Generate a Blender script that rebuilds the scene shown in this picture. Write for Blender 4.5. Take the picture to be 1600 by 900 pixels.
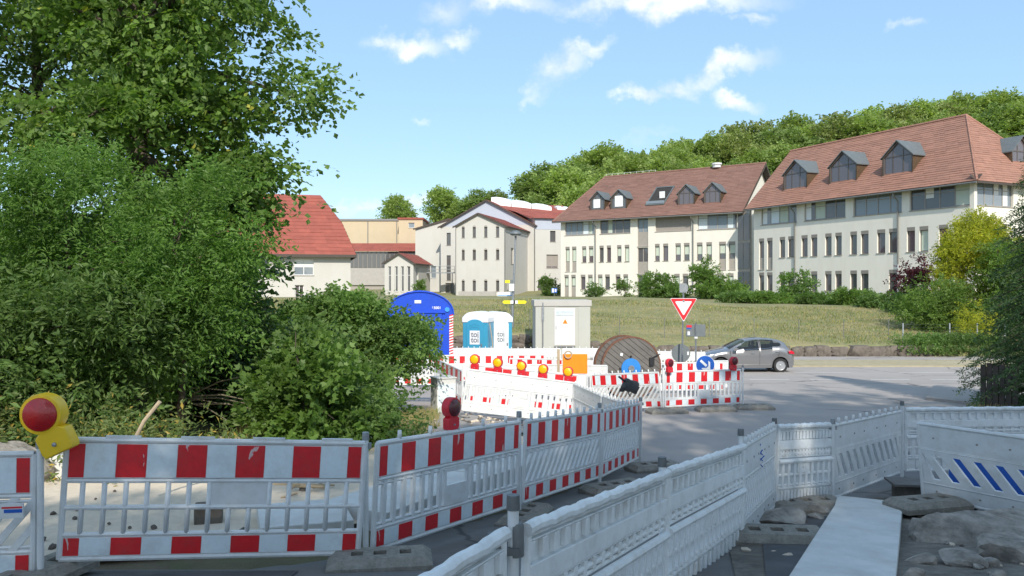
import bpy, math, random
import numpy as np
from mathutils import Vector, Matrix, Quaternion

for o in list(bpy.data.objects):
    bpy.data.objects.remove(o)
scene = bpy.context.scene
C = scene.collection
R = math.radians
random.seed(7)
RNG = np.random.default_rng(11)

# ------------------------------------------------------------------ camera
EYE = 2.1
F = 1250.0            # focal length in photo pixels (1600 wide)
HOR = 447.0           # horizon row in the photo
cam_d = bpy.data.cameras.new('camera')
cam = bpy.data.objects.new('camera', cam_d)
C.objects.link(cam)
cam.location = (0, 0, EYE)
cam.rotation_euler = (R(90) - math.atan(3.0 / F), 0, 0)
cam_d.sensor_width = 36.0
cam_d.lens = 36.0 * F / 1600.0
cam_d.clip_end = 5000
scene.camera = cam

# ------------------------------------------------------------------ light
SUN_EL = R(37)
SUN_AZ = R(-8)      # the sun stands behind the camera, a little to the right
SUN_DIR = Vector((-math.sin(SUN_AZ) * math.cos(SUN_EL), -math.cos(SUN_AZ) * math.cos(SUN_EL), math.sin(SUN_EL))).normalized()
sd = bpy.data.lights.new('sun', 'SUN')
sd.energy = 2.1
sd.angle = R(0.6)
sd.color = (1.0, 0.93, 0.82)
sun = bpy.data.objects.new('sun', sd)
C.objects.link(sun)
sun.rotation_euler = SUN_DIR.to_track_quat('Z', 'Y').to_euler()
sun.location = (0, -30, 40)

scene.view_settings.view_transform = 'Standard'
scene.view_settings.look = 'None'
scene.view_settings.gamma = 1.0
scene.view_settings.exposure = 1.22
scene.view_settings.use_curve_mapping = False
scene.render.engine = 'CYCLES'
scene.cycles.max_bounces = 6
scene.cycles.transparent_max_bounces = 12

world = bpy.data.worlds.new("World")
scene.world = world
world.use_nodes = True
wn, wl = world.node_tree.nodes, world.node_tree.links
wn.clear()


def wnode(t, **kw):
    n = wn.new(t)
    for k, v in kw.items():
        setattr(n, k, v)
    return n


def wmath(op, a, b=None, c=None):
    n = wnode('ShaderNodeMath', operation=op)
    for i, x in enumerate((a, b, c)):
        if x is None:
            continue
        if isinstance(x, (int, float)):
            n.inputs[i].default_value = x
        else:
            wl.new(x, n.inputs[i])
    return n.outputs[0]


sky = wnode('ShaderNodeTexSky', sky_type='NISHITA')
sky.sun_disc = False
sky.sun_elevation = SUN_EL
sky.sun_rotation = R(180) + SUN_AZ
sky.altitude = 300
sky.air_density = 1.0
sky.dust_density = 1.0
sky.ozone_density = 1.0
tc = wnode('ShaderNodeTexCoord')
sep = wnode('ShaderNodeSeparateXYZ')
wl.new(tc.outputs['Generated'], sep.inputs[0])
yy = wmath('MAXIMUM', sep.outputs[1], 0.05)
px = wmath('DIVIDE', sep.outputs[0], yy)
pz = wmath('DIVIDE', sep.outputs[2], yy)
comb = wnode('ShaderNodeCombineXYZ')
wl.new(px, comb.inputs[0])
wl.new(pz, comb.inputs[1])
# clouds: soft puffs at known bearings, broken up by noise, plus unseen ones added elsewhere for fill light
n1 = wnode('ShaderNodeTexNoise')
n1.inputs['Scale'].default_value = 13
n1.inputs['Detail'].default_value = 7
n1.inputs['Roughness'].default_value = 0.62
wl.new(comb.outputs[0], n1.inputs['Vector'])
dv = wnode('ShaderNodeVectorMath', operation='SUBTRACT')
wl.new(n1.outputs['Color'], dv.inputs[0])
dv.inputs[1].default_value = (0.5, 0.5, 0.5)
ds = wnode('ShaderNodeVectorMath', operation='SCALE')
wl.new(dv.outputs[0], ds.inputs[0])
ds.inputs['Scale'].default_value = 0.10
pd = wnode('ShaderNodeVectorMath', operation='ADD')
wl.new(comb.outputs[0], pd.inputs[0])
wl.new(ds.outputs[0], pd.inputs[1])
BLOBS = [(640, 66, 75, 26, 0, 1), (716, 56, 40, 18, -15, .75), (690, 12, 45, 34, 0, .55), (790, 2, 110, 26, 4, .8),
         (1045, -2, 210, 30, 3, 1), (1180, 25, 34, 15, 0, .6), (880, 100, 62, 32, 35, .9), (925, 68, 50, 20, 15, .8),
         (832, 148, 26, 16, 25, .4), (1132, 110, 92, 27, 18, 1), (1050, 134, 46, 18, 0, .9), (1000, 146, 36, 19, 0, 1), (1150, 156, 42, 20, -22, 1),
         (1418, 43, 34, 12, 5, .55), (670, 187, 20, 9, 0, .3), (560, 334, 60, 14, 0, .75), (650, 324, 40, 16, 0, .8),
         (760, 330, 130, 18, 0, .5), (1010, 210, 60, 14, 0, .18)]
acc = None
for (u, v, ru, rv, rot, amp) in BLOBS:
    m = wnode('ShaderNodeMapping', vector_type='TEXTURE')
    wl.new(pd.outputs[0], m.inputs['Vector'])
    m.inputs['Location'].default_value = ((u - 800) / F, (HOR - v) / F, 0)
    m.inputs['Rotation'].default_value = (0, 0, R(rot))
    m.inputs['Scale'].default_value = (ru * .86 / F, rv * .78 / F, 1)
    ln = wnode('ShaderNodeVectorMath', operation='LENGTH')
    wl.new(m.outputs[0], ln.inputs[0])
    mr = wnode('ShaderNodeMapRange', interpolation_type='SMOOTHSTEP')
    wl.new(ln.outputs['Value'], mr.inputs['Value'])
    mr.inputs['From Min'].default_value = 1.35
    mr.inputs['From Max'].default_value = -0.05
    mr.inputs['To Max'].default_value = amp
    acc = mr.outputs[0] if acc is None else wmath('MAXIMUM', acc, mr.outputs[0])
front = wmath('GREATER_THAN', sep.outputs[1], 0.06)
acc = wmath('MULTIPLY', acc, front)
# extra clouds added out of view, thickened to brighten the fill light
n2 = wnode('ShaderNodeTexNoise')
n2.inputs['Scale'].default_value = 3.2
n2.inputs['Detail'].default_value = 7
mp2 = wnode('ShaderNodeMapping')
mp2.inputs['Scale'].default_value = (1, 1, 2.2)
wl.new(tc.outputs['Generated'], mp2.inputs['Vector'])
wl.new(mp2.outputs[0], n2.inputs['Vector'])
mr2 = wnode('ShaderNodeMapRange', interpolation_type='SMOOTHSTEP')
wl.new(n2.outputs['Fac'], mr2.inputs['Value'])
mr2.inputs['From Min'].default_value = 0.47
mr2.inputs['From Max'].default_value = 0.66
def ramp(x, a, b):
    n = wnode('ShaderNodeMapRange', interpolation_type='SMOOTHSTEP')
    wl.new(x, n.inputs['Value'])
    n.inputs['From Min'].default_value = a
    n.inputs['From Max'].default_value = b
    return n.outputs[0]


inframe = wmath('MULTIPLY', ramp(wmath('ABSOLUTE', px), 1.1, 0.66), wmath('MULTIPLY', ramp(pz, 0.75, 0.42), front))
rest = wmath('MULTIPLY', mr2.outputs[0], wmath('SUBTRACT', 1.0, inframe))
acc = wmath('MAXIMUM', acc, wmath('MULTIPLY', rest, 0.8))
nmod = wnode('ShaderNodeMapRange')
wl.new(n1.outputs['Fac'], nmod.inputs['Value'])
nmod.inputs['From Min'].default_value = 0.32
nmod.inputs['From Max'].default_value = 0.58
nmod.inputs['To Min'].default_value = 0.35
acc = wmath('MULTIPLY', acc, nmod.outputs[0])
hz = wnode('ShaderNodeMixRGB', blend_type='MIX')
# lift of the sky colour (thin summer veil) then clouds
hz.inputs['Fac'].default_value = 0.5
wl.new(sky.outputs[0], hz.inputs['Color1'])
hz.inputs['Color2'].default_value = (2.6, 4.5, 6.6, 1)
mixc = wnode('ShaderNodeMixRGB', blend_type='MIX')
wl.new(acc, mixc.inputs['Fac'])
wl.new(hz.outputs[0], mixc.inputs['Color1'])
cshade = wnode('ShaderNodeMixRGB', blend_type='MIX')
cf = wnode('ShaderNodeMapRange')
wl.new(n1.outputs['Fac'], cf.inputs['Value'])
cf.inputs['From Min'].default_value = 0.38
cf.inputs['From Max'].default_value = 0.6
wl.new(cf.outputs[0], cshade.inputs['Fac'])
cshade.inputs['Color1'].default_value = (5.6, 5.85, 6.3, 1)
cshade.inputs['Color2'].default_value = (7.2, 7.2, 7.25, 1)
wl.new(cshade.outputs[0], mixc.inputs['Color2'])
bg = wnode('ShaderNodeBackground')
bg.inputs['Strength'].default_value = 0.076
wl.new(mixc.outputs[0], bg.inputs['Color'])
wo = wnode('ShaderNodeOutputWorld')
wl.new(bg.outputs[0], wo.inputs['Surface'])


# ------------------------------------------------------------------ helpers
def at(u, v, Y):
    """point of the place seen at photo pixel (u, v), Y metres ahead"""
    return Vector(((u - 800) / F * Y, Y, EYE - (v - HOR) / F * Y))


def interp(x, pts):
    xs = [p[0] for p in pts]
    ys = [p[1] for p in pts]
    return float(np.interp(x, xs, ys))


class MB:
    """collects shapes, then links them as one mesh object"""
    def __init__(self):
        self.v, self.f, self.m, self.mats = [], [], [], []

    def mi(self, m):
        if m is None:
            return 0
        if m not in self.mats:
            self.mats.append(m)
        return self.mats.index(m)

    def add(self, vs, fs, m=None, M=None):
        b = len(self.v)
        k = self.mi(m)
        for p in vs:
            p = Vector(p)
            self.v.append(tuple(M @ p if M else p))
        for f in fs:
            self.f.append(tuple(b + i for i in f))
            self.m.append(k)
        return self

    def box(self, x0, x1, y0, y1, z0, z1, m=None, M=None):
        vs = [(x0, y0, z0), (x1, y0, z0), (x1, y1, z0), (x0, y1, z0), (x0, y0, z1), (x1, y0, z1), (x1, y1, z1), (x0, y1, z1)]
        fs = [(0, 3, 2, 1), (4, 5, 6, 7), (0, 1, 5, 4), (1, 2, 6, 5), (2, 3, 7, 6), (3, 0, 4, 7)]
        return self.add(vs, fs, m, M)

    def quad(self, a, b, c, d, m=None):
        return self.add([a, b, c, d], [(0, 1, 2, 3)], m)

    def prism(self, poly, y0, y1, m=None, M=None):
        """polygon in (x,z), counter-clockwise seen from -y, extruded along y"""
        n = len(poly)
        vs = [(p[0], y0, p[1]) for p in poly] + [(p[0], y1, p[1]) for p in poly]
        fs = [tuple(range(n)), tuple(range(2 * n - 1, n - 1, -1))]
        for i in range(n):
            j = (i + 1) % n
            fs.append((j, i, n + i, n + j))
        return self.add(vs, fs, m, M)

    def tube(self, pts, rad, n=8, m=None, cap=True):
        pts = [Vector(p) for p in pts]
        if isinstance(rad, (int, float)):
            rad = [rad] * len(pts)
        vs, fs = [], []
        prev = None
        for i, p in enumerate(pts):
            a = pts[max(i - 1, 0)]
            b = pts[min(i + 1, len(pts) - 1)]
            t = (b - a).normalized()
            if prev is None:
                up = Vector((0, 0, 1)) if abs(t.z) < .9 else Vector((1, 0, 0))
                s = t.cross(up).normalized()
            else:
                s = (prev - t * prev.dot(t)).normalized()
            prev = s
            w = t.cross(s)
            for k in range(n):
                an = 2 * math.pi * k / n
                vs.append(p + (s * math.cos(an) + w * math.sin(an)) * rad[i])
        for i in range(len(pts) - 1):
            for k in range(n):
                k2 = (k + 1) % n
                fs.append((i * n + k, i * n + k2, (i + 1) * n + k2, (i + 1) * n + k))
        if cap:
            fs.append(tuple(range(n - 1, -1, -1)))
            fs.append(tuple(range((len(pts) - 1) * n, len(pts) * n)))
        return self.add(vs, fs, m)

    def lathe(self, prof, n=20, m=None, M=None):
        """profile of (r, h) turned about local z"""
        vs, fs = [], []
        for r, h in prof:
            for k in range(n):
                a = 2 * math.pi * k / n
                vs.append((r * math.cos(a), r * math.sin(a), h))
        for i in range(len(prof) - 1):
            for k in range(n):
                k2 = (k + 1) % n
                fs.append((i * n + k, i * n + k2, (i + 1) * n + k2, (i + 1) * n + k))
        fs.append(tuple(range(n - 1, -1, -1)))
        fs.append(tuple(range((len(prof) - 1) * n, len(prof) * n)))
        return self.add(vs, fs, m, M)

    def plate(self, x0, x1, z0, z1, holes, depth, m=None, M=None):
        """slab facing -y (front at y=0) with rectangular openings and reveals of the given depth"""
        xs = sorted(set([x0, x1] + [h[0] for h in holes] + [h[1] for h in holes]))
        zs = sorted(set([z0, z1] + [h[2] for h in holes] + [h[3] for h in holes]))
        xs = [x for x in xs if x0 - 1e-6 <= x <= x1 + 1e-6]
        zs = [z for z in zs if z0 - 1e-6 <= z <= z1 + 1e-6]
        vs, fs = [], []
        idx = {}

        def vid(x, z):
            if (x, z) not in idx:
                idx[(x, z)] = len(vs)
                vs.append((x, 0, z))
            return idx[(x, z)]
        for i in range(len(xs) - 1):
            for j in range(len(zs) - 1):
                cx, cz = (xs[i] + xs[i + 1]) / 2, (zs[j] + zs[j + 1]) / 2
                if any(h[0] < cx < h[1] and h[2] < cz < h[3] for h in holes):
                    continue
                fs.append((vid(xs[i], zs[j]), vid(xs[i + 1], zs[j]), vid(xs[i + 1], zs[j + 1]), vid(xs[i], zs[j + 1])))
        self.add(vs, fs, m, M)
        for (a, b, c, d) in holes:
            v = [(a, 0, c), (b, 0, c), (b, 0, d), (a, 0, d), (a, depth, c), (b, depth, c), (b, depth, d), (a, depth, d)]
            self.add(v, [(0, 4, 5, 1), (1, 5, 6, 2), (2, 6, 7, 3), (3, 7, 4, 0)], m, M)
        return self

    def mesh(self, name, mat=None, smooth=False):
        me = bpy.data.meshes.new(name)
        me.from_pydata(self.v, [], self.f)
        if self.mats:
            for m in self.mats:
                me.materials.append(m)
            me.polygons.foreach_set('material_index', self.m)
        elif mat:
            me.materials.append(mat)
        if smooth:
            me.polygons.foreach_set('use_smooth', [True] * len(self.f))
        me.update()
        return me


def link(name, me, parent=None, loc=None, M=None):
    o = bpy.data.objects.new(name, me)
    C.objects.link(o)
    if parent is not None:
        o.parent = parent
    if M is not None:
        o.matrix_local = M
    elif loc is not None:
        o.location = loc
    return o


def obj(name, mb, mat=None, parent=None, smooth=False, bevel=0.0, loc=None, M=None, seg=2):
    me = mb.mesh(name, mat, smooth or bevel > 0)
    o = link(name, me, parent, loc, M)
    if bevel > 0:
        b = o.modifiers.new('bevel', 'BEVEL')
        b.width = bevel
        b.segments = seg
        b.limit_method = 'ANGLE'
        b.angle_limit = R(35)
        b.harden_normals = True
    elif smooth:
        sm = o.modifiers.new('edges', 'EDGE_SPLIT')
        sm.split_angle = R(40)
    return o


def tag(o, label=None, cat=None, group=None, kind=None):
    if label:
        o['label'] = label
    if cat:
        o['category'] = cat
    if group:
        o['group'] = group
    if kind:
        o['kind'] = kind
    return o


def thing(name, label, cat, loc=(0, 0, 0), rz=0.0, group=None):
    o = bpy.data.objects.new(name, None)
    o.empty_display_size = 0.2
    C.objects.link(o)
    o.location = loc
    o.rotation_euler = (0, 0, rz)
    return tag(o, label, cat, group)


def copy_tree(o, parent=None):
    c = o.copy()
    C.objects.link(c)
    if parent is not None:
        c.parent = parent
        c.matrix_parent_inverse = o.matrix_parent_inverse
    for ch in o.children:
        copy_tree(ch, c)
    return c


def relabel(o, label, group=None):
    o['label'] = label
    if group:
        o['group'] = group
    return o


# ------------------------------------------------------------------ materials
def mat(name, col, rough=0.6, var=0.12, scale=6.0, bump=0.0, bscale=None, metal=0.0, spec=0.5, dirt=None, dscale=2.0, damt=0.35, coat=0.0, hue=None, chips=None, cracks=0.0, dstretch=1.0, dmin=.48):
    m = bpy.data.materials.new(name)
    m.use_nodes = True
    nt = m.node_tree
    N, L = nt.nodes, nt.links
    b = N['Principled BSDF']
    b.inputs['Roughness'].default_value = rough
    b.inputs['Metallic'].default_value = metal
    b.inputs['Specular IOR Level'].default_value = spec
    b.inputs['Coat Weight'].default_value = coat
    t = N.new('ShaderNodeTexCoord')
    n = N.new('ShaderNodeTexNoise')
    n.inputs['Scale'].default_value = scale
    n.inputs['Detail'].default_value = 6
    n.inputs['Roughness'].default_value = 0.65
    L.new(t.outputs['Object'], n.inputs['Vector'])
    r = N.new('ShaderNodeValToRGB')
    c1 = [max(0, c * (1 - var)) for c in col]
    c2 = [min(1, c * (1 + var)) for c in col]
    if hue:
        c2 = list(hue)
    r.color_ramp.elements[0].position = 0.3
    r.color_ramp.elements[1].position = 0.7
    r.color_ramp.elements[0].color = (*c1, 1)
    r.color_ramp.elements[1].color = (*c2, 1)
    L.new(n.outputs['Fac'], r.inputs['Fac'])
    out = r.outputs['Color']
    if dirt:
        n2 = N.new('ShaderNodeTexNoise')
        n2.inputs['Scale'].default_value = dscale
        n2.inputs['Detail'].default_value = 9
        n2.inputs['Roughness'].default_value = 0.72
        mpd = N.new('ShaderNodeMapping')
        mpd.inputs['Scale'].default_value = (1, 1, dstretch)
        L.new(t.outputs['Object'], mpd.inputs['Vector'])
        L.new(mpd.outputs[0], n2.inputs['Vector'])
        mr = N.new('ShaderNodeMapRange')
        mr.inputs['From Min'].default_value = dmin
        mr.inputs['From Max'].default_value = dmin + 0.3
        mr.inputs['To Max'].default_value = damt
        L.new(n2.outputs['Fac'], mr.inputs['Value'])
        mx = N.new('ShaderNodeMixRGB')
        mx.inputs['Color2'].default_value = (*dirt, 1)
        L.new(mr.outputs[0], mx.inputs['Fac'])
        L.new(out, mx.inputs['Color1'])
        out = mx.outputs[0]
    if chips:
        n3 = N.new('ShaderNodeTexNoise')
        n3.inputs['Scale'].default_value = 16
        n3.inputs['Detail'].default_value = 5
        n3.inputs['Distortion'].default_value = .6
        mp3 = N.new('ShaderNodeMapping')
        mp3.inputs['Scale'].default_value = (1, 1, .35)
        mp3.inputs['Rotation'].default_value = (0, .5, 0)
        L.new(t.outputs['Object'], mp3.inputs['Vector'])
        L.new(mp3.outputs[0], n3.inputs['Vector'])
        m3 = N.new('ShaderNodeMapRange')
        m3.inputs['From Min'].default_value = .685
        m3.inputs['From Max'].default_value = .70
        m3.inputs['To Max'].default_value = .8
        L.new(n3.outputs['Fac'], m3.inputs['Value'])
        x3 = N.new('ShaderNodeMixRGB')
        x3.inputs['Color2'].default_value = (*chips, 1)
        L.new(m3.outputs[0], x3.inputs['Fac'])
        L.new(out, x3.inputs['Color1'])
        out = x3.outputs[0]
    if cracks > 0:
        # wandering cracks and tar seams
        dn = N.new('ShaderNodeTexNoise')
        dn.inputs['Scale'].default_value = 1.6
        dn.inputs['Detail'].default_value = 5
        L.new(t.outputs['Object'], dn.inputs['Vector'])
        ad = N.new('ShaderNodeMixRGB')
        ad.blend_type = 'ADD'
        ad.inputs['Fac'].default_value = .55
        L.new(t.outputs['Object'], ad.inputs['Color1'])
        L.new(dn.outputs['Color'], ad.inputs['Color2'])
        vo = N.new('ShaderNodeTexVoronoi')
        vo.feature = 'DISTANCE_TO_EDGE'
        vo.inputs['Scale'].default_value = cracks
        L.new(ad.outputs[0], vo.inputs['Vector'])
        m4 = N.new('ShaderNodeMapRange')
        m4.inputs['From Min'].default_value = .012
        m4.inputs['From Max'].default_value = .004
        m4.inputs['To Max'].default_value = .75
        L.new(vo.outputs['Distance'], m4.inputs['Value'])
        pn = N.new('ShaderNodeTexNoise')
        pn.inputs['Scale'].default_value = .22
        L.new(t.outputs['Object'], pn.inputs['Vector'])
        m5 = N.new('ShaderNodeMapRange')
        m5.inputs['From Min'].default_value = .46
        m5.inputs['From Max'].default_value = .56
        L.new(pn.outputs['Fac'], m5.inputs['Value'])
        mu = N.new('ShaderNodeMath')
        mu.operation = 'MULTIPLY'
        L.new(m4.outputs[0], mu.inputs[0])
        L.new(m5.outputs[0], mu.inputs[1])
        x4 = N.new('ShaderNodeMixRGB')
        x4.inputs['Color2'].default_value = (.05, .05, .05, 1)
        L.new(mu.outputs[0], x4.inputs['Fac'])
        L.new(out, x4.inputs['Color1'])
        out = x4.outputs[0]
    L.new(out, b.inputs['Base Color'])
    if bump > 0:
        bn = N.new('ShaderNodeTexNoise')
        bn.inputs['Scale'].default_value = bscale or scale * 4
        bn.inputs['Detail'].default_value = 8
        L.new(t.outputs['Object'], bn.inputs['Vector'])
        bp = N.new('ShaderNodeBump')
        bp.inputs['Strength'].default_value = bump
        bp.inputs['Distance'].default_value = 0.02
        L.new(bn.outputs['Fac'], bp.inputs['Height'])
        L.new(bp.outputs[0], b.inputs['Normal'])
    return m


def leaf_mat(name, c_dark, c_light, trans=0.35, rough=0.5, yellow=0.0):
    m = bpy.data.materials.new(name)
    m.use_nodes = True
    N, L = m.node_tree.nodes, m.node_tree.links
    b = N['Principled BSDF']
    b.inputs['Roughness'].default_value = rough
    b.inputs['Specular IOR Level'].default_value = 0.35
    g = N.new('ShaderNodeNewGeometry')
    r = N.new('ShaderNodeValToRGB')
    r.color_ramp.elements[0].color = (*c_dark, 1)
    r.color_ramp.elements[1].color = (*c_light, 1)
    if yellow > 0:
        e = r.color_ramp.elements.new(1 - yellow)
        e.color = (*c_light, 1)
        r.color_ramp.elements[2].color = (c_light[0] * 2.6, c_light[1] * 1.5, c_light[2], 1)
    L.new(g.outputs['Random Per Island'], r.inputs['Fac'])
    t = N.new('ShaderNodeTexCoord')
    n = N.new('ShaderNodeTexNoise')
    n.inputs['Scale'].default_value = 0.8
    n.inputs['Detail'].default_value = 3
    L.new(t.outputs['Object'], n.inputs['Vector'])
    mr = N.new('ShaderNodeMapRange')
    mr.inputs['From Min'].default_value = 0.3
    mr.inputs['From Max'].default_value = 0.7
    mr.inputs['To Min'].default_value = 0.75
    mr.inputs['To Max'].default_value = 1.25
    L.new(n.outputs['Fac'], mr.inputs['Value'])
    oi = N.new('ShaderNodeObjectInfo')
    mr3 = N.new('ShaderNodeMapRange')
    mr3.inputs['To Min'].default_value = 0.8
    mr3.inputs['To Max'].default_value = 1.2
    L.new(oi.outputs['Random'], mr3.inputs['Value'])
    mm = N.new('ShaderNodeMath')
    mm.operation = 'MULTIPLY'
    L.new(mr.outputs[0], mm.inputs[0])
    L.new(mr3.outputs[0], mm.inputs[1])
    sc = N.new('ShaderNodeVectorMath')
    sc.operation = 'SCALE'
    L.new(r.outputs['Color'], sc.inputs[0])
    L.new(mm.outputs[0], sc.inputs['Scale'])
    L.new(sc.outputs[0], b.inputs['Base Color'])
    tr = N.new('ShaderNodeBsdfTranslucent')
    s2 = N.new('ShaderNodeVectorMath')
    s2.operation = 'MULTIPLY'
    L.new(sc.outputs[0], s2.inputs[0])
    s2.inputs[1].default_value = (1.5, 1.6, 0.7)
    L.new(s2.outputs[0], tr.inputs['Color'])
    mx = N.new('ShaderNodeMixShader')
    mx.inputs[0].default_value = trans
    L.new(b.outputs[0], mx.inputs[1])
    L.new(tr.outputs[0], mx.inputs[2])
    L.new(mx.outputs[0], N['Material Output'].inputs['Surface'])
    return m


def glass_mat(name, tint=(0.02, 0.025, 0.03), clear=0.0, rough=0.03):
    m = bpy.data.materials.new(name)
    m.use_nodes = True
    N, L = m.node_tree.nodes, m.node_tree.links
    b = N['Principled BSDF']
    b.inputs['Base Color'].default_value = (*tint, 1)
    b.inputs['Roughness'].default_value = rough
    b.inputs['Specular IOR Level'].default_value = 0.9
    t = N.new('ShaderNodeTexCoord')
    n = N.new('ShaderNodeTexNoise')
    n.inputs['Scale'].default_value = 1.3
    L.new(t.outputs['Object'], n.inputs['Vector'])
    bp = N.new('ShaderNodeBump')
    bp.inputs['Strength'].default_value = 0.05
    L.new(n.outputs['Fac'], bp.inputs['Height'])
    L.new(bp.outputs[0], b.inputs['Normal'])
    if clear > 0:
        tr = N.new('ShaderNodeBsdfTransparent')
        tr.inputs['Color'].default_value = (0.75, 0.82, 0.84, 1)
        mx = N.new('ShaderNodeMixShader')
        mx.inputs[0].default_value = clear
        L.new(b.outputs[0], mx.inputs[1])
        L.new(tr.outputs[0], mx.inputs[2])
        L.new(mx.outputs[0], N['Material Output'].inputs['Surface'])
    return m


M = {}
M['plastic'] = mat('white_plastic', (.69, .71, .72), .42, .06, 5, .04, 60, dirt=(.42, .38, .30), dscale=6, damt=.5, dmin=.47)
M['plastic_back'] = mat('grey_white_plastic', (.78, .805, .815), .45, .07, 4, .06, 40, dirt=(.36, .31, .22), dscale=6, damt=.5, dmin=.47)
M['sheet'] = mat('reflective_sheet', (.68, .76, .80), .5, .05, 30, .05, 300, dirt=(.36, .36, .34), dscale=5, damt=.5)
M['red'] = mat('red_sheet', (.62, .012, .02), .45, .10, 20, .04, 200, dirt=(.35, .06, .05), dscale=7, damt=.5, chips=(.62, .55, .54))
M['steel'] = mat('galvanised_steel', (.32, .34, .36), .45, .2, 14, .05, metal=.7)
M['darksteel'] = mat('dark_steel', (.17, .18, .185), .55, .2, 14, .05, metal=.5)
M['rubber'] = mat('recycled_rubber', (.25, .235, .205), .85, .3, 20, .5, 90, dirt=(.32, .29, .24), dscale=6, damt=.6)
M['hole'] = mat('painted_hole_shade', (.03, .028, .026), .9, .2)  # near-black colour painted as the shade inside openings
M['yellow_lamp'] = mat('yellow_lamp_plastic', (.85, .55, .01), .4, .06, 9, .02, dirt=(.35, .25, .05), dscale=9, damt=.4)
M['red_lamp'] = mat('red_lamp_plastic', (.62, .02, .035), .4, .08, 9, .02)
M['red_lens'] = mat('red_lens', (.40, .005, .008), .18, .15, 60, .25, 120, coat=.5)
M['dark_lens'] = mat('dark_red_lens', (.10, .004, .010), .2, .15, 60, .25, 120, coat=.5)
M['amber_lens'] = mat('amber_lens', (.90, .50, .005), .18, .08, 60, .25, 120, coat=.5)
M['orange'] = mat('orange_sign', (.95, .25, .005), .45, .04, 5)
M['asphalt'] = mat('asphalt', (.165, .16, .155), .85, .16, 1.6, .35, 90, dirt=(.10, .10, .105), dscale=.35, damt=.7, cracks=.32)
M['asphalt_dark'] = mat('patched_asphalt', (.085, .085, .09), .85, .22, 3, .4, 80, dirt=(.16, .15, .135), dscale=1.2, damt=.6)
M['road'] = mat('pale_road_asphalt', (.34, .31, .288), .85, .1, .8, .25, 60, dirt=(.25, .235, .225), dscale=.25, damt=.75, cracks=.22)  # paler, warmer asphalt than that of the near street
M['gravel'] = mat('pale_gravel', (.62, .53, .42), .95, .10, 12, .4, 60, dirt=(.50, .43, .35), dscale=1.0, damt=.5)
M['soil'] = mat('trench_soil', (.15, .135, .115), .95, .4, 5, .8, 30, dirt=(.26, .235, .20), dscale=2.5, damt=.8)
M['concrete'] = mat('pale_concrete', (.64, .64, .62), .8, .08, 5, .2, 70, dirt=(.34, .32, .29), dscale=2, damt=.5)
M['slab'] = mat('grey_slab', (.62, .625, .61), .7, .05, 3, .1, 60, dirt=(.36, .35, .32), dscale=2.2, damt=.6, dmin=.43)
M['stone'] = mat('weathered_stone', (.125, .105, .088), .9, .4, 4, .9, 14, dirt=(.20, .175, .145), dscale=2.2, damt=.8)
M['boulder'] = mat('broken_concrete_stone', (.27, .245, .215), .95, .55, 6, 1.0, 18, dirt=(.42, .40, .37), dscale=1.7, damt=.9)
M['paint'] = mat('road_marking', (.70, .70, .68), .7, .08, 6, .1, dirt=(.35, .33, .31), dscale=3, damt=.5)
M['wall_cream'] = mat('cream_render', (.75, .72, .645), .85, .03, .6, .08, 30, dirt=(.60, .565, .49), dscale=1.1, damt=.45, dstretch=.16, dmin=.46)
M['wall_white'] = mat('white_render', (.52, .507, .472), .85, .03, .5, .08, 30, dirt=(.46, .44, .39), dscale=1.0, damt=.45, dstretch=.16, dmin=.46)
M['wall_ochre'] = mat('ochre_render', (.52, .425, .29), .85, .05, .4, .08, 30, dirt=(.58, .49, .36), dscale=.3, damt=.5)
M['wall_blue'] = mat('grey_blue_cladding', (.42, .46, .54), .7, .04, 1, .05)
M['plinth'] = mat('grey_plinth', (.38, .36, .33), .85, .1, 2, .1)


def tile_mat(name, col, col2, rows, dirt):
    m = mat(name, col, .8, .12, 1.4, .2, 18, dirt=dirt, dscale=.6, damt=.55)
    N, L = m.node_tree.nodes, m.node_tree.links
    b = N['Principled BSDF']
    src = b.inputs['Base Color'].links[0].from_socket
    g = N.new('ShaderNodeNewGeometry')
    r = N.new('ShaderNodeMapRange')
    r.inputs['To Min'].default_value = .90
    r.inputs['To Max'].default_value = 1.09
    L.new(g.outputs['Random Per Island'], r.inputs['Value'])
    s = N.new('ShaderNodeVectorMath')
    s.operation = 'SCALE'
    L.new(src, s.inputs[0])
    L.new(r.outputs[0], s.inputs['Scale'])
    L.new(s.outputs[0], b.inputs['Base Color'])
    return m


M['tile_brown'] = tile_mat('brown_roof_tiles', (.215, .115, .088), None, .35, (.18, .105, .084))
M['tile_orange'] = tile_mat('orange_roof_tiles', (.31, .158, .112), None, .35, (.26, .14, .104))
M['tile_red'] = tile_mat('red_roof_tiles', (.29, .078, .055), None, .35, (.24, .07, .052))
M['lead'] = mat('lead_sheet', (.14, .16, .165), .55, .12, 3, .05, metal=.2)
M['copper'] = mat('brown_copper_cheek', (.10, .068, .04), .5, .2, 3, .05, metal=.2)
M['frame_dark'] = mat('dark_window_frame', (.10, .085, .075), .55, .1)
M['frame_grey'] = mat('taupe_window_frame', (.33, .30, .265), .55, .1)
M['frame_white'] = mat('white_window_frame', (.7, .7, .68), .5, .04)
M['shutter'] = mat('taupe_shutter_box', (.30, .27, .24), .6, .08, 8)
M['blind'] = mat('pale_green_blind', (.50, .56, .47), .7, .04, 4)
M['blind_white'] = mat('white_blind', (.78, .79, .78), .7, .04, 4)
M['glass'] = glass_mat('window_glass', (.10, .105, .11))
M['glass_blue'] = glass_mat('sky_window_glass', (.20, .235, .265))
M['glass_brown'] = glass_mat('brown_window_glass', (.12, .105, .115))
M['car_glass'] = glass_mat('car_glass', (.03, .035, .04), .55)
M['gutter'] = mat('gutter_metal', (.20, .20, .19), .5, .15, 6, metal=.4)
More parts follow.
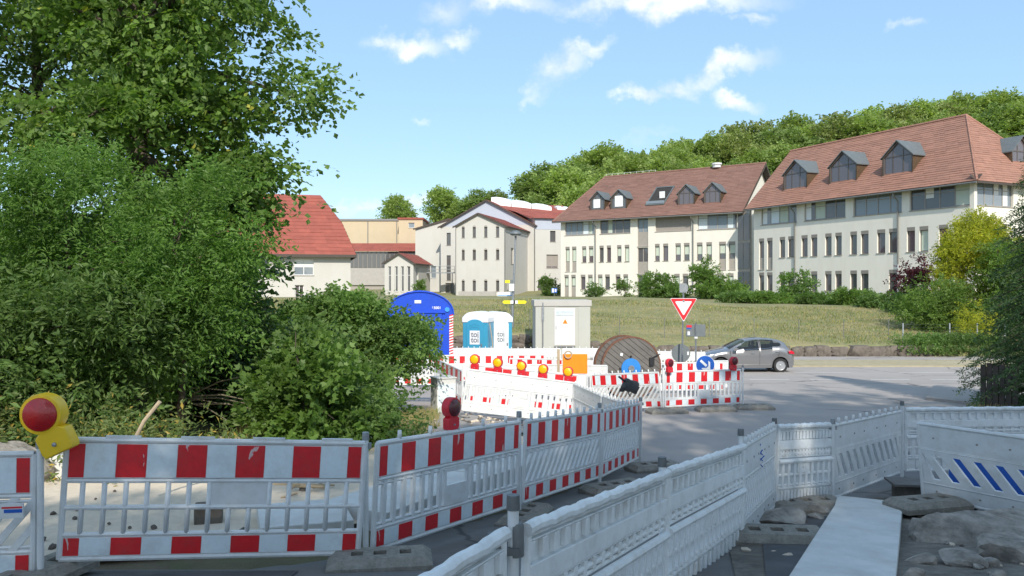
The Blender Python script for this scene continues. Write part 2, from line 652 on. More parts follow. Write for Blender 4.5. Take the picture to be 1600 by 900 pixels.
M['pipe_light'] = mat('grey_downpipe', (.42, .44, .47), .45, .1, 6, metal=.3)
M['fascia'] = mat('dark_fascia', (.07, .055, .045), .7, .2)
M['corrugated'] = mat('white_corrugated_sheet', (.80, .80, .80), .5, .04, 3)
M['grey_roof'] = mat('grey_bitumen_roof', (.22, .22, .22), .8, .1)
M['blue_steel'] = mat('blue_painted_steel', (.012, .075, .58), .38, .08, 1.5, .03, 10, dirt=(.02, .06, .40), dscale=2, damt=.5)
M['blue_light'] = mat('light_blue_plastic', (.05, .30, .75), .4, .08)
M['potty_blue'] = mat('blue_toilet_plastic', (.045, .30, .46), .45, .06, 3, .04, dirt=(.05, .24, .36), dscale=2, damt=.4)
M['potty_white'] = mat('white_toilet_plastic', (.76, .77, .78), .45, .03, 3, .03)
M['ink'] = mat('grey_print', (.16, .17, .18), .6, .05)
M['kiosk'] = mat('pale_kiosk_concrete', (.44, .445, .41), .75, .04, 2, .06, 40, dirt=(.38, .385, .33), dscale=1, damt=.5)
M['kiosk_trim'] = mat('grey_kiosk_roof', (.44, .43, .40), .7, .06, 2)
M['white_paint'] = mat('white_paint', (.66, .67, .68), .45, .03, 3)
M['sign_white'] = mat('sign_white', (.74, .76, .78), .4, .03)
M['sign_red'] = mat('sign_red', (.66, .02, .03), .4, .05)
M['sign_blue'] = mat('sign_blue', (.01, .10, .45), .4, .05)
M['sign_back'] = mat('grey_sign_back', (.16, .18, .19), .55, .1, metal=.3)
M['sign_yellow'] = mat('sign_yellow', (.85, .72, .02), .45, .05)
M['wood_reel'] = mat('weathered_reel_wood', (.15, .140, .130), .85, .3, 3, .4, 20, dirt=(.09, .083, .078), dscale=1.5, damt=.7)
M['wood_pale'] = mat('pale_wood', (.42, .33, .22), .8, .2, 6, .2)
M['rust'] = mat('rusty_band', (.16, .075, .045), .8, .3, 9, .2)
M['hub_blue'] = mat('blue_hub_plate', (.03, .22, .60), .45, .1, 5)
M['black'] = mat('black_plastic', (.02, .02, .022), .5, .2, 8, .05)
M['bag'] = mat('black_bag_fabric', (.055, .055, .058), .7, .3, 12, .3)
M['car_paint'] = mat('dark_grey_car_paint', (.27, .27, .28), .30, .04, 40, 0, metal=.65, coat=.8)
M['tyre'] = mat('tyre_rubber', (.02, .02, .021), .8, .15)
M['alloy'] = mat('alloy_wheel', (.62, .63, .65), .3, .05, metal=.8)
M['tail'] = mat('red_tail_light', (.55, .01, .03), .2, .1, coat=.6)
M['head'] = mat('clear_headlight', (.6, .62, .65), .1, .05, metal=.3, coat=.8)
M['chrome'] = mat('chrome_strip', (.6, .6, .6), .15, .02, metal=1)
M['bark'] = mat('tree_bark', (.085, .068, .05), .9, .35, 5, 1.0, 18)
M['bark_pale'] = mat('pale_tree_bark', (.16, .14, .10), .9, .3, 5, .8, 18)
M['leaf_maple'] = leaf_mat('maple_leaf', (.075, .132, .030), (.160, .255, .060), .44, yellow=.012)
M['leaf_fine'] = leaf_mat('feathery_leaf', (.092, .172, .036), (.155, .275, .062), .46)
M['leaf_shrub'] = leaf_mat('shrub_leaf', (.082, .148, .040), (.160, .255, .072), .42)
M['leaf_ivy'] = leaf_mat('broad_green_leaf', (.095, .172, .036), (.170, .275, .062), .42)
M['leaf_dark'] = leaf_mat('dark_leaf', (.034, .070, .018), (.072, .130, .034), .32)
M['leaf_hill'] = leaf_mat('wood_leaf', (.20, .275, .078), (.30, .375, .115), .45)
M['leaf_hill_dark'] = leaf_mat('dark_wood_leaf', (.155, .225, .066), (.235, .315, .10), .42)
M['leaf_olive'] = leaf_mat('olive_wood_leaf', (.185, .225, .075), (.26, .305, .105), .40)
M['leaf_street'] = leaf_mat('street_tree_leaf', (.055, .108, .026), (.125, .215, .052), .5)
M['leaf_fresh'] = leaf_mat('fresh_green_leaf', (.125, .215, .045), (.215, .325, .075), .42)
M['leaf_gold'] = leaf_mat('golden_leaf', (.22, .27, .03), (.52, .50, .045), .4)
M['leaf_plum'] = leaf_mat('plum_leaf', (.055, .012, .020), (.12, .030, .040), .3)
M['needle'] = leaf_mat('spruce_needle', (.035, .078, .028), (.080, .145, .050), .24)
M['weed'] = leaf_mat('weed_leaf', (.105, .155, .045), (.185, .23, .080), .38, yellow=.2)
M['grass_dry'] = leaf_mat('dry_grass_blade', (.27, .235, .115), (.40, .345, .175), .35)
# ------------------------------------------------------------------ terrain
ROADP = [(-100, 2.0), (-8, .55), (0, .3), (3.4, .15), (5.7, 0), (7.35, -.26), (9, -.45), (11, -.66), (13.5, -.90), (19, -.98),
         (21, -1.1), (28, -1.4), (35, -1.63), (43, -1.72)]
LEFTP = [(-100, 1.5), (0, .1), (6, 0), (9, -.10), (12, -.28), (17, -.62), (24, -1.2), (28, -1.4), (35, -1.63), (43, -1.72)]
EDGEP = [(-100, -5), (5.9, -5), (6.25, -1.75), (6.5, -1.5), (8.7, -.30), (10.6, .72), (12.8, 1.5), (17, .6), (24, -2), (43, -3)]
HILLP = [(-120, 3), (-40, 3), (-10, 3.5), (0, 8), (8, 16.5), (45, 23.5), (106, 32.5), (250, 45), (600, 50)]


def sm(t):
    t = min(1, max(0, t))
    return t * t * (3 - 2 * t)


def wall_h(X):
    return interp(X, [(1, 1.15), (5, .72), (9, .55)])


def h(X, Y):
    if Y <= 43.0:
        r = interp(Y, ROADP)
        l = interp(Y, LEFTP)
        e = interp(Y, EDGEP)
        w = .25 + max(0, Y - 12.8) * .35
        k = sm((X - e + w) / w)
        return l * (1 - k) + r * k
    crest = 1.25 - .55 * sm((X - 9) / 9)
    far = .75 + .5 * sm((X - 8) / 14)
    base = -1.72 + wall_h(X)
    if Y <= 58:
        t = (Y - 43.05) / 14.95
        z = base + (crest - base) * (t ** .85 if t > 0 else 0)
        return z + .05 * math.sin(X * .7) * math.sin(Y * .9) * min(1, (Y - 43) / 3)
    z = crest + (far - crest) * sm((Y - 58) / 40)
    if Y > 112:
        hz_ = interp(X, HILLP)
        z += (hz_ - z) * sm((Y - 112) / 83)
    return z


def patch_mat(name, a, b, c, scale, bump=.6):
    """ground cover of three colours in patches"""
    m = mat(name, a, .95, .2, scale, bump, 40)
    N, L = m.node_tree.nodes, m.node_tree.links
    bs = N['Principled BSDF']
    src = bs.inputs['Base Color'].links[0].from_socket
    t = N.new('ShaderNodeTexCoord')
    prev = src
    for col, sc, lo, hi, st in ((b, .22, .46, .60, (1, 2.6, 1)), (c, .5, .55, .7, (1, 2, 1)), (b, 2.4, .52, .68, (1, 1, 1)), (a, 6.0, .5, .7, (1, 1, 1))):
        mp = N.new('ShaderNodeMapping')
        mp.inputs['Scale'].default_value = st
        n = N.new('ShaderNodeTexNoise')
        n.inputs['Scale'].default_value = sc
        n.inputs['Detail'].default_value = 8
        n.inputs['Roughness'].default_value = .7
        L.new(t.outputs['Object'], mp.inputs['Vector'])
        L.new(mp.outputs[0], n.inputs['Vector'])
        r = N.new('ShaderNodeMapRange')
        r.inputs['From Min'].default_value = lo
        r.inputs['From Max'].default_value = hi
        r.inputs['To Max'].default_value = .75
        L.new(n.outputs['Fac'], r.inputs['Value'])
        x = N.new('ShaderNodeMixRGB')
        x.inputs['Color2'].default_value = (*col, 1)
        L.new(r.outputs[0], x.inputs['Fac'])
        L.new(prev, x.inputs['Color1'])
        prev = x.outputs[0]
    L.new(prev, bs.inputs['Base Color'])
    return m


M['verge'] = patch_mat('verge_soil', (.15, .12, .08), (.10, .12, .045), (.24, .20, .13), 4)
M['meadow'] = patch_mat('dry_meadow', (.180, .188, .080), (.30, .252, .132), (.225, .20, .098), 3)
M['dry_verge'] = patch_mat('straw_verge', (.34, .295, .19), (.40, .355, .25), (.25, .235, .13), 3)


def frange(a, b, s):
    n = int(round((b - a) / s))
    return [a + (b - a) * i / n for i in range(n)]


gx = [-900, -500, -300, -200, -140, -100, -80] + frange(-60, -12, 2) + frange(-12, 16, .25) + frange(16, 60, 2) + frange(60, 160, 8) + [160, 200, 260, 350, 500, 900]
gy = [-120, -60, -30, -15, -8] + frange(-4, 22, .25) + frange(22, 43, .75) + [43.0, 43.05] + frange(43.5, 62, .75) + frange(62, 112, 4) + frange(112, 220, 6) + [220, 260, 350, 600, 1500]
vs = [(x, y, h(x, y) - (.02 if y < 43 else 0)) for y in gy for x in gx]
fs, fm = [], []
nx = len(gx)
for j in range(len(gy) - 1):
    for i in range(nx - 1):
        fs.append((j * nx + i, j * nx + i + 1, (j + 1) * nx + i + 1, (j + 1) * nx + i))
        fm.append(0 if gy[j] < 43 else 1)
me = bpy.data.meshes.new('ground')
me.from_pydata(vs, [], fs)
me.materials.append(M['verge'])
me.materials.append(M['meadow'])
me.polygons.foreach_set('material_index', fm)
me.polygons.foreach_set('use_smooth', [True] * len(fs))
tag(link('ground', me), kind='structure')


def sheet(name, rows, m, off, nxs=24, kind='structure', thick=0.0):
    """sheet lying on the terrain; rows of (Y, left x, right x)"""
    vs, fs = [], []
    for (Y, a, b) in rows:
        for i in range(nxs + 1):
            x = a + (b - a) * i / nxs
            vs.append((x, Y, h(x, Y) + off))
    n = nxs + 1
    for j in range(len(rows) - 1):
        for i in range(nxs):
            fs.append((j * n + i, j * n + i + 1, (j + 1) * n + i + 1, (j + 1) * n + i))
    if thick > 0:
        b0 = len(vs)
        vs += [(x, y, z - thick) for (x, y, z) in vs]
        R_ = len(rows)
        rim = [(i) for i in range(n)] + [j * n + n - 1 for j in range(1, R_)] + [(R_ - 1) * n + i for i in range(n - 2, -1, -1)] + [j * n for j in range(R_ - 2, 0, -1)]
        for a, b in zip(rim, rim[1:] + rim[:1]):
            fs.append((b, a, a + b0, b + b0))
    me = bpy.data.meshes.new(name)
    me.from_pydata(vs, [], fs)
    me.materials.append(m)
    me.polygons.foreach_set('use_smooth', [thick == 0] * len(fs))
    o = link(name, me)
    if kind:
        o['kind'] = kind
    return o


rows = [(y, -7, 17.0) for y in (-70, -50, -30, -20, -14, -10)] + [(y, interp(y, EDGEP) + .02, 17.0) for y in frange(-7, 13.5, .25) + [13.5]]
sheet('street', rows, M['asphalt'], .004, 90)
rows = [(y, interp(y, [(13, -1.5), (15, -2.2), (19, -3.3), (21.5, -4.2), (23, -14)]), interp(y, [(13, 17), (22, 12.8), (25, 14.5), (29, 17)])) for y in frange(13.5, 29, .5) + [29]]
sheet('forecourt_road', rows, M['road'], .008, 60)
rows = [(y, -70, 100) for y in frange(29, 37, .75) + [37]]
sheet('cross_road', rows, M['road'], .012, 90)
rows = [(y, -9.5, interp(y, EDGEP) - .28) for y in frange(6.1, 13, .25) + [13]]
sheet('gravel_path', rows, M['gravel'], .006, 40)
rows = [(y, -70, 100) for y in (37.0, 37.3, 39, 40.4)]
sheet('dry_grass_verge', rows, M['dry_verge'], .07, 60, thick=.12)
rows = [(y, -70, 100) for y in (40.4, 41, 42, 42.9)]
sheet('footpath', rows, M['road'], .05, 60, thick=.1)
rows = [(y, interp(y, [(21, 12.6), (23, 11.9), (27, 14.2), (29, 16.8)]), 24) for y in frange(21, 29, .5) + [29]]
sheet('side_pavement', rows, M['road'], .09, 16, thick=.12)
rows = [(y, interp(y, [(4, 1.2), (7, 1.9), (9.2, 3.2), (10, 4.6)]), 12) for y in frange(4, 10, .25) + [10]]
sheet('excavated_soil', rows, M['soil'], .016, 40)
rows = [(y, interp(y, [(5.5, 1.75), (7.5, 2.35), (8.6, 2.9)]), interp(y, [(5.5, 2.3), (7.5, 3.1), (8.6, 3.7)])) for y in frange(5.5, 8.6, .25) + [8.6]]
sheet('asphalt_strip', rows, M['asphalt_dark'], .03, 8)
rows = [(y, -6, -1.6) for y in frange(4.4, 6.0, .25) + [6.0]]
sheet('patched_pavement', rows, M['asphalt_dark'], .012, 24)
for k in range(9):
    x0 = -8 + k * 4.5 + 2
    sheet('road_marking', [(34.0, x0, x0 + 2.4), (34.13, x0, x0 + 2.4)], M['paint'], .018, 4)
for k in range(5):
    x0 = 6.8 + k * 2.3
    sheet('road_marking', [(30.5, x0, x0 + 1.5), (30.65, x0, x0 + 1.5)], M['paint'], .018, 4)
# cobbles and paving setts by the foot of the front barrier
pv = thing('paving_patch', 'patch of small grey paving setts in the asphalt under the front barrier', 'paving', (-2.75, 5.35, 0))
rs = random.Random(3)
sets = []
for k in range(4):
    b_ = MB()
    b_.box(-.095, .095, -.06, .06, 0, .035)
    sets.append(b_.mesh('sett', M['concrete'] if k % 2 else M['stone']))
for i in range(7):
    for j in range(4):
        x, y = i * .2 + (j % 2) * .1 - .6, j * .128 - .2
        s = link('sett', sets[rs.randrange(4)], pv, (x, y, h(x - 2.75, y + 5.35) - .005 + rs.uniform(0, .012)))
        s.rotation_euler = (rs.uniform(-.04, .04), rs.uniform(-.04, .04), rs.uniform(-.06, .06))


# ------------------------------------------------------------------ low stone wall at the foot of the bank
def rock_mesh(name, sx, sy, sz, rs, sub=3, rough=.16, m=None, cuts=16, boxy=.6, dlo=.62, dhi=.9):
    import bmesh
    from mathutils import noise
    bm = bmesh.new()
    bmesh.ops.create_icosphere(bm, subdivisions=sub, radius=1)
    sd_ = Vector((rs.uniform(0, 50), rs.uniform(0, 50), rs.uniform(0, 50)))
    planes = []
    for _ in range(cuts):
        n = Vector((rs.gauss(0, 1), rs.gauss(0, 1), rs.gauss(0, 1))).normalized()
        planes.append((n, rs.uniform(dlo, dhi)))
    for v in bm.verts:
        c = v.co.copy()
        k = max(abs(c.x), abs(c.y), abs(c.z))
        c = c.lerp(c / k * .9, boxy)
        for n, d in planes:
            e = c.dot(n) - d
            if e > 0:
                c -= n * e * .93
        f = noise.noise(c * 1.5 + sd_) * rough * .5 + noise.noise(c * 5 + sd_) * rough * .35 + noise.noise(c * 13 + sd_) * rough * .22
        c *= 1.12 + f
        v.co = Vector((c.x * sx, c.y * sy, c.z * sz))
    me = bpy.data.meshes.new(name)
    bm.to_mesh(me)
    bm.free()
    me.materials.append(m or M['stone'])
    return me


rs = random.Random(5)
wall = thing('stone_wall', 'low rough stone retaining wall at the foot of the dry grass bank', 'wall', (0, 43.15, -1.72))
stones = [rock_mesh('stone', .5, .3, .25, rs, 3, .08, None, 3, .97) for _ in range(9)]
for row in range(3):
    x = -16.0 - row * .4
    while x < 22:
        w = rs.uniform(.6, 1.15)
        wh = wall_h(x + w / 2)
        n_ = max(1, round(wh / .42))
        if row < n_:
            hh_ = wh / n_
            s = link('stone', stones[rs.randrange(9)], wall, (x + w / 2, rs.uniform(-.06, .04) + row * .05, (row + .5) * hh_ + rs.uniform(-.02, .03)))
            s.scale = (w * 1.04, 1.1, hh_ / .5 * 1.12 * rs.uniform(.95, 1.15))
            s.rotation_euler = (0, rs.uniform(-.04, .04), rs.choice((0, math.pi)) + rs.uniform(-.08, .08))
        x += w
# ------------------------------------------------------------------ buildings
WCACHE = {}


def window(parent, x, z, w, hh, nm=0, depth=.16, frame='frame_dark', glass='glass', blind=0.0, sill=True, box=0.0, panel=0.0, transom=0.0, blindm='blind'):
    """window set in an opening of a wall facing -y; (x, z) lower left corner"""
    key = (round(w, 2), round(hh, 2), nm, frame, round(box, 2), round(panel, 2), round(transom, 2), sill)
    if key not in WCACHE:
        f = MB()
        t = .06 if hh < 2.4 else .07
        f.box(0, w, 0, .07, 0, t).box(0, w, 0, .07, hh - t, hh).box(0, t, 0, .07, t, hh - t).box(w - t, w, 0, .07, t, hh - t)
        for k in range(nm):
            xm = w * (k + 1) / (nm + 1)
            f.box(xm - t * .6, xm + t * .6, .005, .065, t, hh - t)
        if transom > 0:
            f.box(t, w - t, .007, .06, transom - .025, transom + .025)
        g = MB()
        g.quad((t * .8, .04, t * .8), (w - t * .8, .04, t * .8), (w - t * .8, .04, hh - t * .8), (t * .8, .04, hh - t * .8))
        s = MB()
        if sill:
            s.box(-.05, w + .05, -depth - .06, .0, -.06, -.005)
        b = MB()
        if box > 0:
            b.box(.003, w - .003, -depth + .02, .0, hh - box, hh - .003)
            for q in range(3):
                b.box(.01, w - .01, -depth + .005, -depth + .02, hh - box + box * (q + .2) / 3, hh - box + box * (q + .85) / 3)
        p = MB()
        if panel > 0:
            p.box(.004, w - .004, -.04, .0, .004, panel)
        WCACHE[key] = (f.mesh('window', M[frame]), g, s.mesh('sill', M['shutter']), b.mesh('shutter_box', M['shutter']) if box else None,
                       p.mesh('spandrel', M['frame_grey']) if panel else None, {})
    fme, g, sme, bme, pme, gm = WCACHE[key]
    if glass not in gm:
        gm[glass] = g.mesh('pane', M[glass])
    wobj = link('window', fme, parent, (x, depth, z))
    link('pane', gm[glass], wobj)
    if sill:
        link('sill', sme, wobj)
    if bme:
        link('shutter_box', bme, wobj)
    if pme:
        link('spandrel', pme, wobj)
    if nm >= 3 and blind == 0:
        # pale curtains and blinds behind some of the panes
        rr = random.Random(int(x * 97 + z * 13))
        pw_ = w / (nm + 1)
        for k in range(nm + 1):
            if rr.random() < .45:
                cb = MB()
                fr = rr.choice((.35, .6, 1.0))
                cb.box(k * pw_ + .05, k * pw_ + pw_ * fr - .03, .034, .0385, hh * rr.choice((.06, .06, .5)), hh - .07)
                obj('curtain', cb, M[rr.choice(('blind', 'blind_white', 'sheet'))], wobj)
    if blind > 0:
        bb = MB()
        top = hh - box - .05
        bot = max(.06, panel) + (top - max(.06, panel)) * (1 - blind)
        bb.box(.06, w - .06, .026, .036, bot, top)
        obj('blind', bb, M[blindm], wobj)
    return wobj


def lerp(a, b, t):
    return Vector(a) * (1 - t) + Vector(b) * t


def courses(mb, A, B, Cc, D, n, lift=.035, jit=0.0):
    """roof plane A-B (eave) to D-C (ridge) laid as n overlapping tile courses broken into runs"""
    A, B, Cc, D = map(Vector, (A, B, Cc, D))
    nr = (B - A).cross(D - A).normalized()
    rs = random.Random(int(abs(A.x * 13 + B.y * 7)) + n)
    for i in range(n):
        t0, t1 = i / n, (i + 1.12) / n if i < n - 1 else 1
        a0, b0 = lerp(A, D, t0), lerp(B, Cc, t0)
        a1, b1 = lerp(A, D, t1), lerp(B, Cc, t1)
        ln = (b0 - a0).length
        k = max(1, int(ln / 1.1))
        for q in range(k):
            p, r = q / k, (q + 1) / k
            lf = lift * (1 + rs.uniform(-.35, .35))
            v = [lerp(a0, b0, p) + nr * lf, lerp(a0, b0, r) + nr * lf, lerp(a1, b1, r) + nr * .004, lerp(a1, b1, p) + nr * .004,
                 lerp(a0, b0, p) + nr * -.01, lerp(a0, b0, r) + nr * -.01]
            mb.add(v, [(0, 1, 2, 3), (4, 5, 1, 0)])


def ridge_tiles(parent, a, b, m, r=.16):
    mb = MB()
    a, b = Vector(a), Vector(b)
    n = max(2, int((b - a).length / .45))
    for i in range(n):
        mb.tube([lerp(a, b, i / n), lerp(a, b, (i + 1.08) / n)], [r, r * .85], 6)
    return obj('ridge_tiles', mb, m, parent)


def dormer(parent, xc, w, b, zb, zw, za, ze, slope, pane='glass_brown', rs=None):
    """gabled dormer standing on a roof plane z = ze + slope*y"""
    x0, x1 = xc - w / 2, xc + w / 2
    t = .15

    def yb(z):
        return (z - ze) / slope + .05
    f = MB()
    outer = [(x0, zb), (x1, zb), (x1, zw), (xc, za), (x0, zw)]
    inner = [(x0 + t, zb + t * 1.3), (x1 - t, zb + t * 1.3), (x1 - t, zw - .04), (xc, za - t * 1.5), (x0 + t, zw - .04)]
    n = 5
    vs = [(p[0], b, p[1]) for p in outer] + [(p[0], b, p[1]) for p in inner] + [(p[0], b + .14, p[1]) for p in inner]
    fs = []
    for i in range(n):
        j = (i + 1) % n
        fs += [(i, j, n + j, n + i), (n + i, n + j, 2 * n + j, 2 * n + i)]
    f.add(vs, fs, M['frame_dark'])
    for xx in (-.17, .17):
        f.box(xc + xx * w - .035, xc + xx * w + .035, b + .09, b + .15, zb + t, zw + (za - zw) * .42, M['frame_dark'])
    f.box(x0 + t, x1 - t, b + .085, b + .15, zw - .06, zw + .03, M['frame_dark'])
    for s, x in ((-1, x0), (1, x1)):
        f.add([(x, b, zb), (x, b, zw), (x, yb(zw), zw), (x, yb(zb), zb)], [(0, 1, 2, 3)], M['copper'])
    d = obj('dormer', f, None, parent)
    p = MB()
    p.add([(q[0], b + .12, q[1]) for q in inner], [(0, 1, 2, 3, 4)])
    obj('pane', p, M[pane], d)
    r = MB()
    o = .14
    ez = zw - o * (za - zw) / (w / 2)
    for s in (-1, 1):
        xe = xc + s * (w / 2 + o)
        a0, a1 = Vector((xc, b - .14, za + .06)), Vector((xc, yb(za) + .1, za + .06))
        e0, e1 = Vector((xe, b - .14, ez + .06)), Vector((xe, yb(ez) + .1, ez + .06))
        r.add([a0, a1, e1, e0, a0 - Vector((0, 0, .1)), e0 - Vector((0, 0, .1)), e1 - Vector((0, 0, .1))],
              [(0, 3, 2, 1) if s < 0 else (0, 1, 2, 3), (0, 4, 5, 3), (3, 5, 6, 2)])
    obj('dormer_roof', r, M['lead'], d)
    return d


def downpipe(parent, x, z0, z1, o, m2=None):
    p = MB()
    p.tube([(x, -o, z1), (x, -o, z1 - .25), (x, -.12, z1 - .75), (x, -.1, z0 + 3.4)], .07, 7, M['gutter'])
    p.tube([(x, -.1, z0 + 3.4), (x, -.1, z0)], .075, 7, m2 or M['gutter'])
    return obj('downpipe', p, None, parent, smooth=True)


def solve_t(u, P, d):
    r = (u - 800) / F
    return (r * P[1] - P[0]) / (d[0] - r * d[1])


def office(label, P, d, L, D, zb, ze, zr, hipL, hipR, ov, tile, rows, pipes, dorms, endrows=(), name='office_building'):
    """three-storey office house; P left front corner, d unit vector along the front"""
    ang = math.atan2(d[1], d[0])
    B = thing(name, label, 'office building', (P[0], P[1], 0), ang)
    hd = D / 2
    slope = (zr - ze) / hd
    w = MB()
    holes = [(a, b, c, dd) for (a, b, c, dd, *_r) in rows]
    w.plate(0, L, zb, ze, holes, .16, M['wall_cream'])
    # right end wall (faces along +x) with its own openings
    Mr = Matrix.Translation((L, 0, 0)) @ Matrix.Rotation(R(90), 4, 'Z')
    w.plate(0, D, zb, ze, [(a, b, c, dd) for (a, b, c, dd, *_r) in endrows], .16, M['wall_cream'], Mr)
    w.add([(0, 0, zb), (0, D, zb), (0, D, ze), (0, 0, ze)], [(0, 3, 2, 1)], M['wall_cream'])
    w.add([(0, D, zb), (L, D, zb), (L, D, ze), (0, D, ze)], [(0, 3, 2, 1)], M['wall_cream'])
    if hipR == 0:
        w.add([(L, 0, ze), (L, D, ze), (L, hd, zr)], [(0, 1, 2)], M['wall_cream'])
    if hipL == 0:
        w.add([(0, 0, ze), (0, hd, zr), (0, D, ze)], [(0, 1, 2)], M['wall_cream'])
    obj('wall', w, None, B)
    ez = ze - ov * slope
    xl, xr = -ov, L + ov
    rl, rr = (hipL if hipL else -ov), (L - hipR if hipR else L + ov)
    zt = zr + .12
    e = .12
    r = MB()
    n = int(math.hypot(hd + ov, zr - ez) / .30)
    courses(r, (xl, -ov, ez + e), (xr, -ov, ez + e), (rr, hd, zt), (rl, hd, zt), n)
    courses(r, (xr, D + ov, ez + e), (xl, D + ov, ez + e), (rl, hd, zt), (rr, hd, zt), n)
    if hipR:
        courses(r, (xr, -ov, ez + e), (xr, D + ov, ez + e), (rr, hd, zt), (rr, hd, zt), n)
    if hipL:
        courses(r, (xl, D + ov, ez + e), (xl, -ov, ez + e), (rl, hd, zt), (rl, hd, zt), n)
    ro = obj('roof', r, tile, B)
    ridge_tiles(ro, (rl, hd, zt), (rr, hd, zt), tile)
    if hipR:
        ridge_tiles(ro, (xr, -ov, ez + e), (rr, hd, zt), tile, .12)
        ridge_tiles(ro, (xr, D + ov, ez + e), (rr, hd, zt), tile, .12)
    if hipL:
        ridge_tiles(ro, (xl, -ov, ez + e), (rl, hd, zt), tile, .12)
    s = MB()
    # soffit, fascia and verge boards under the tiles
    s.add([(xl, -ov, ez), (xr, -ov, ez), (xr, .02, ze - .02), (xl, .02, ze - .02)], [(0, 3, 2, 1)])
    s.box(xl, xr, -ov - .02, -ov + .02, ez - .06, ez + .1)
    if hipR:
        s.box(xr - .02, xr + .02, -ov + .03, D + ov, ez - .06, ez + .1)
        s.add([(L - .02, -ov + .03, ze - .02), (xr, -ov + .03, ez), (xr, D + ov, ez), (L - .02, D + ov, ze - .02)], [(0, 3, 2, 1)])
    else:
        for (y0, y1) in ((-ov, hd), (D + ov, hd)):
            s.add([(xr - .01, y0, ez), (xr - .01, y1, zr), (xr - .01, y1, zr - .22), (xr - .01, y0, ez - .2), (xr + .03, y0, ez + .1), (xr + .03, y1, zr + .1), (xr + .03, y1, zr - .22), (xr + .03, y0, ez - .2)],
                  [(4, 5, 6, 7), (0, 3, 2, 1), (7, 6, 2, 3)])
            s.add([(L - .02, y0, ez - .01), (xr, y0, ez - .01), (xr, y1, zr - .01), (L - .02, y1, zr - .01)], [(0, 1, 2, 3)])
    if not hipL:
        for (y0, y1) in ((-ov, hd), (D + ov, hd)):
            s.add([(xl + .01, y0, ez + .1), (xl + .01, y1, zr + .1), (xl + .01, y1, zr - .22), (xl + .01, y0, ez - .2)], [(0, 3, 2, 1)])
    obj('eaves_board', s, M['fascia'], ro)
    g = MB()
    g.tube([(xl, -ov - .07, ez - .02), (xr, -ov - .07, ez - .02)], .075, 7)
    obj('gutter', g, M['gutter'], ro, smooth=True)
    for i, (a, b, c, dd, kw) in enumerate(rows):
        window(B, a, c, b - a, dd - c, **kw)
    for (a, b, c, dd, kw) in endrows:
        wd = window(B, 0, 0, b - a, dd - c, **kw)
        wd.matrix_local = Mr @ Matrix.Translation((a, .16, c))
    for (x, m2) in pipes:
        downpipe(B, x, zb, ez, ov, m2)
    for (xc, w_, b, zb_, zw, za, pane) in dorms:
        dormer(B, xc, w_, b, zb_, zw, za, ze + .12, slope, pane)
    return B, slope


rs = random.Random(21)


def pick_kw(kind):
    if kind == 'ribbon':
        return dict(nm=3, frame='frame_grey', glass=rs.choice(('glass_blue', 'glass', 'glass_blue')), depth=.16, transom=1.3)
    g = rs.choice(('glass', 'glass', 'glass_brown'))
    return dict(nm=0, frame='frame_dark', glass=g, box=.32, blind=rs.choice((0, 0, .5, .65, 1.0)) if kind == 'slit' else 0, panel=0)


# --- right office house
PR = (26.0, 86.0)
dR = Vector((10.7, -22.5)).normalized()
LR = 24.9
rowsR = []
for (ua, ub) in ((1189, 1244.5), (1256.5, 1320.8), (1333, 1408.8), (1421, 1515)):
    rowsR.append((solve_t(ua, PR, dR), solve_t(ub, PR, dR), 8.55, 10.42, pick_kw('ribbon')))
U2 = [(95, 116), (128, 151), (180, 203), (215, 241), (270, 296), (310, 336), (368, 395), (410, 437), (472, 500), (516, 548), (583, 617), (632, 666), (706, 740), (758, 795), (838, 877), (900, 942)]
for i, (a, b) in enumerate(U2):
    ta, tb = solve_t(1150 + a * .3778, PR, dR), solve_t(1150 + b * .3778, PR, dR)
    kw = pick_kw('slit')
    if kw['blind'] and rs.random() < .6:
        kw['blind'] = 0
    if i < 2:
        kw['panel'] = 1.25
        kw['blind'] = 0
        rowsR.append((ta, tb, 3.85, 7.16, kw))
    else:
        rowsR.append((ta, tb, 5.05, 7.16, kw))
    kw = pick_kw('slit')
    kw['blind'] = 0
    if i not in (10,):
        rowsR.append((ta, tb, 1.62, 3.55, kw))
dR2 = Vector((22.5, 10.7)).normalized()
endR = [(.35, 4.9, 8.55, 10.42, dict(nm=3, frame='frame_grey', glass='glass_blue', transom=1.3)),
        (6.9, 10.6, 8.55, 10.42, dict(nm=2, frame='frame_grey', glass='glass', transom=1.3)),
        (1.2, 2.1, 5.05, 7.16, dict(nm=0, box=.32)), (3.2, 4.1, 5.05, 7.16, dict(nm=0, box=.32)), (7.0, 7.9, 5.05, 7.16, dict(nm=0, box=.32))]
PRb = (PR[0] - dR[1] * .9, PR[1] + dR[0] * .9)
DOR = []
for (ua, ub) in ((1224, 1261), (1295.5, 1338.5), (1378.5, 1426)):
    ta, tb = solve_t(ua, PRb, dR), solve_t(ub, PRb, dR)
    DOR.append(((ta + tb) / 2, tb - ta, .9, 11.85, 13.65, 15.0, 'glass_brown'))
bR, slR = office('large cream office house at right with hipped orange-red tile roof and three big dormers', PR, dR, LR, 11.8, .6, 10.97, 17.0, 0, 4.8, .7,
                 M['tile_orange'], rowsR, [(solve_t(1242.5, PR, dR), None), (solve_t(1404, PR, dR), M['pipe_light'])], DOR, endR)
# the dormer on the hipped end
Mh = Matrix.Translation((LR, 0, 0)) @ Matrix.Rotation(R(90), 4, 'Z')
dh = dormer(bR, 7.6, 2.7, 1.0, 12.2, 13.5, 14.8, 11.09, (17 - 10.97) / 4.8, 'glass_brown')
dh.matrix_local = Mh

# --- middle office house
PM = (6.3, 103.3)
dM = Vector((-.82, .57)).normalized() * -1
LM = 23.3
rowsM = []


def tM(x):
    return solve_t(860 + x * .26667, PM, dM)


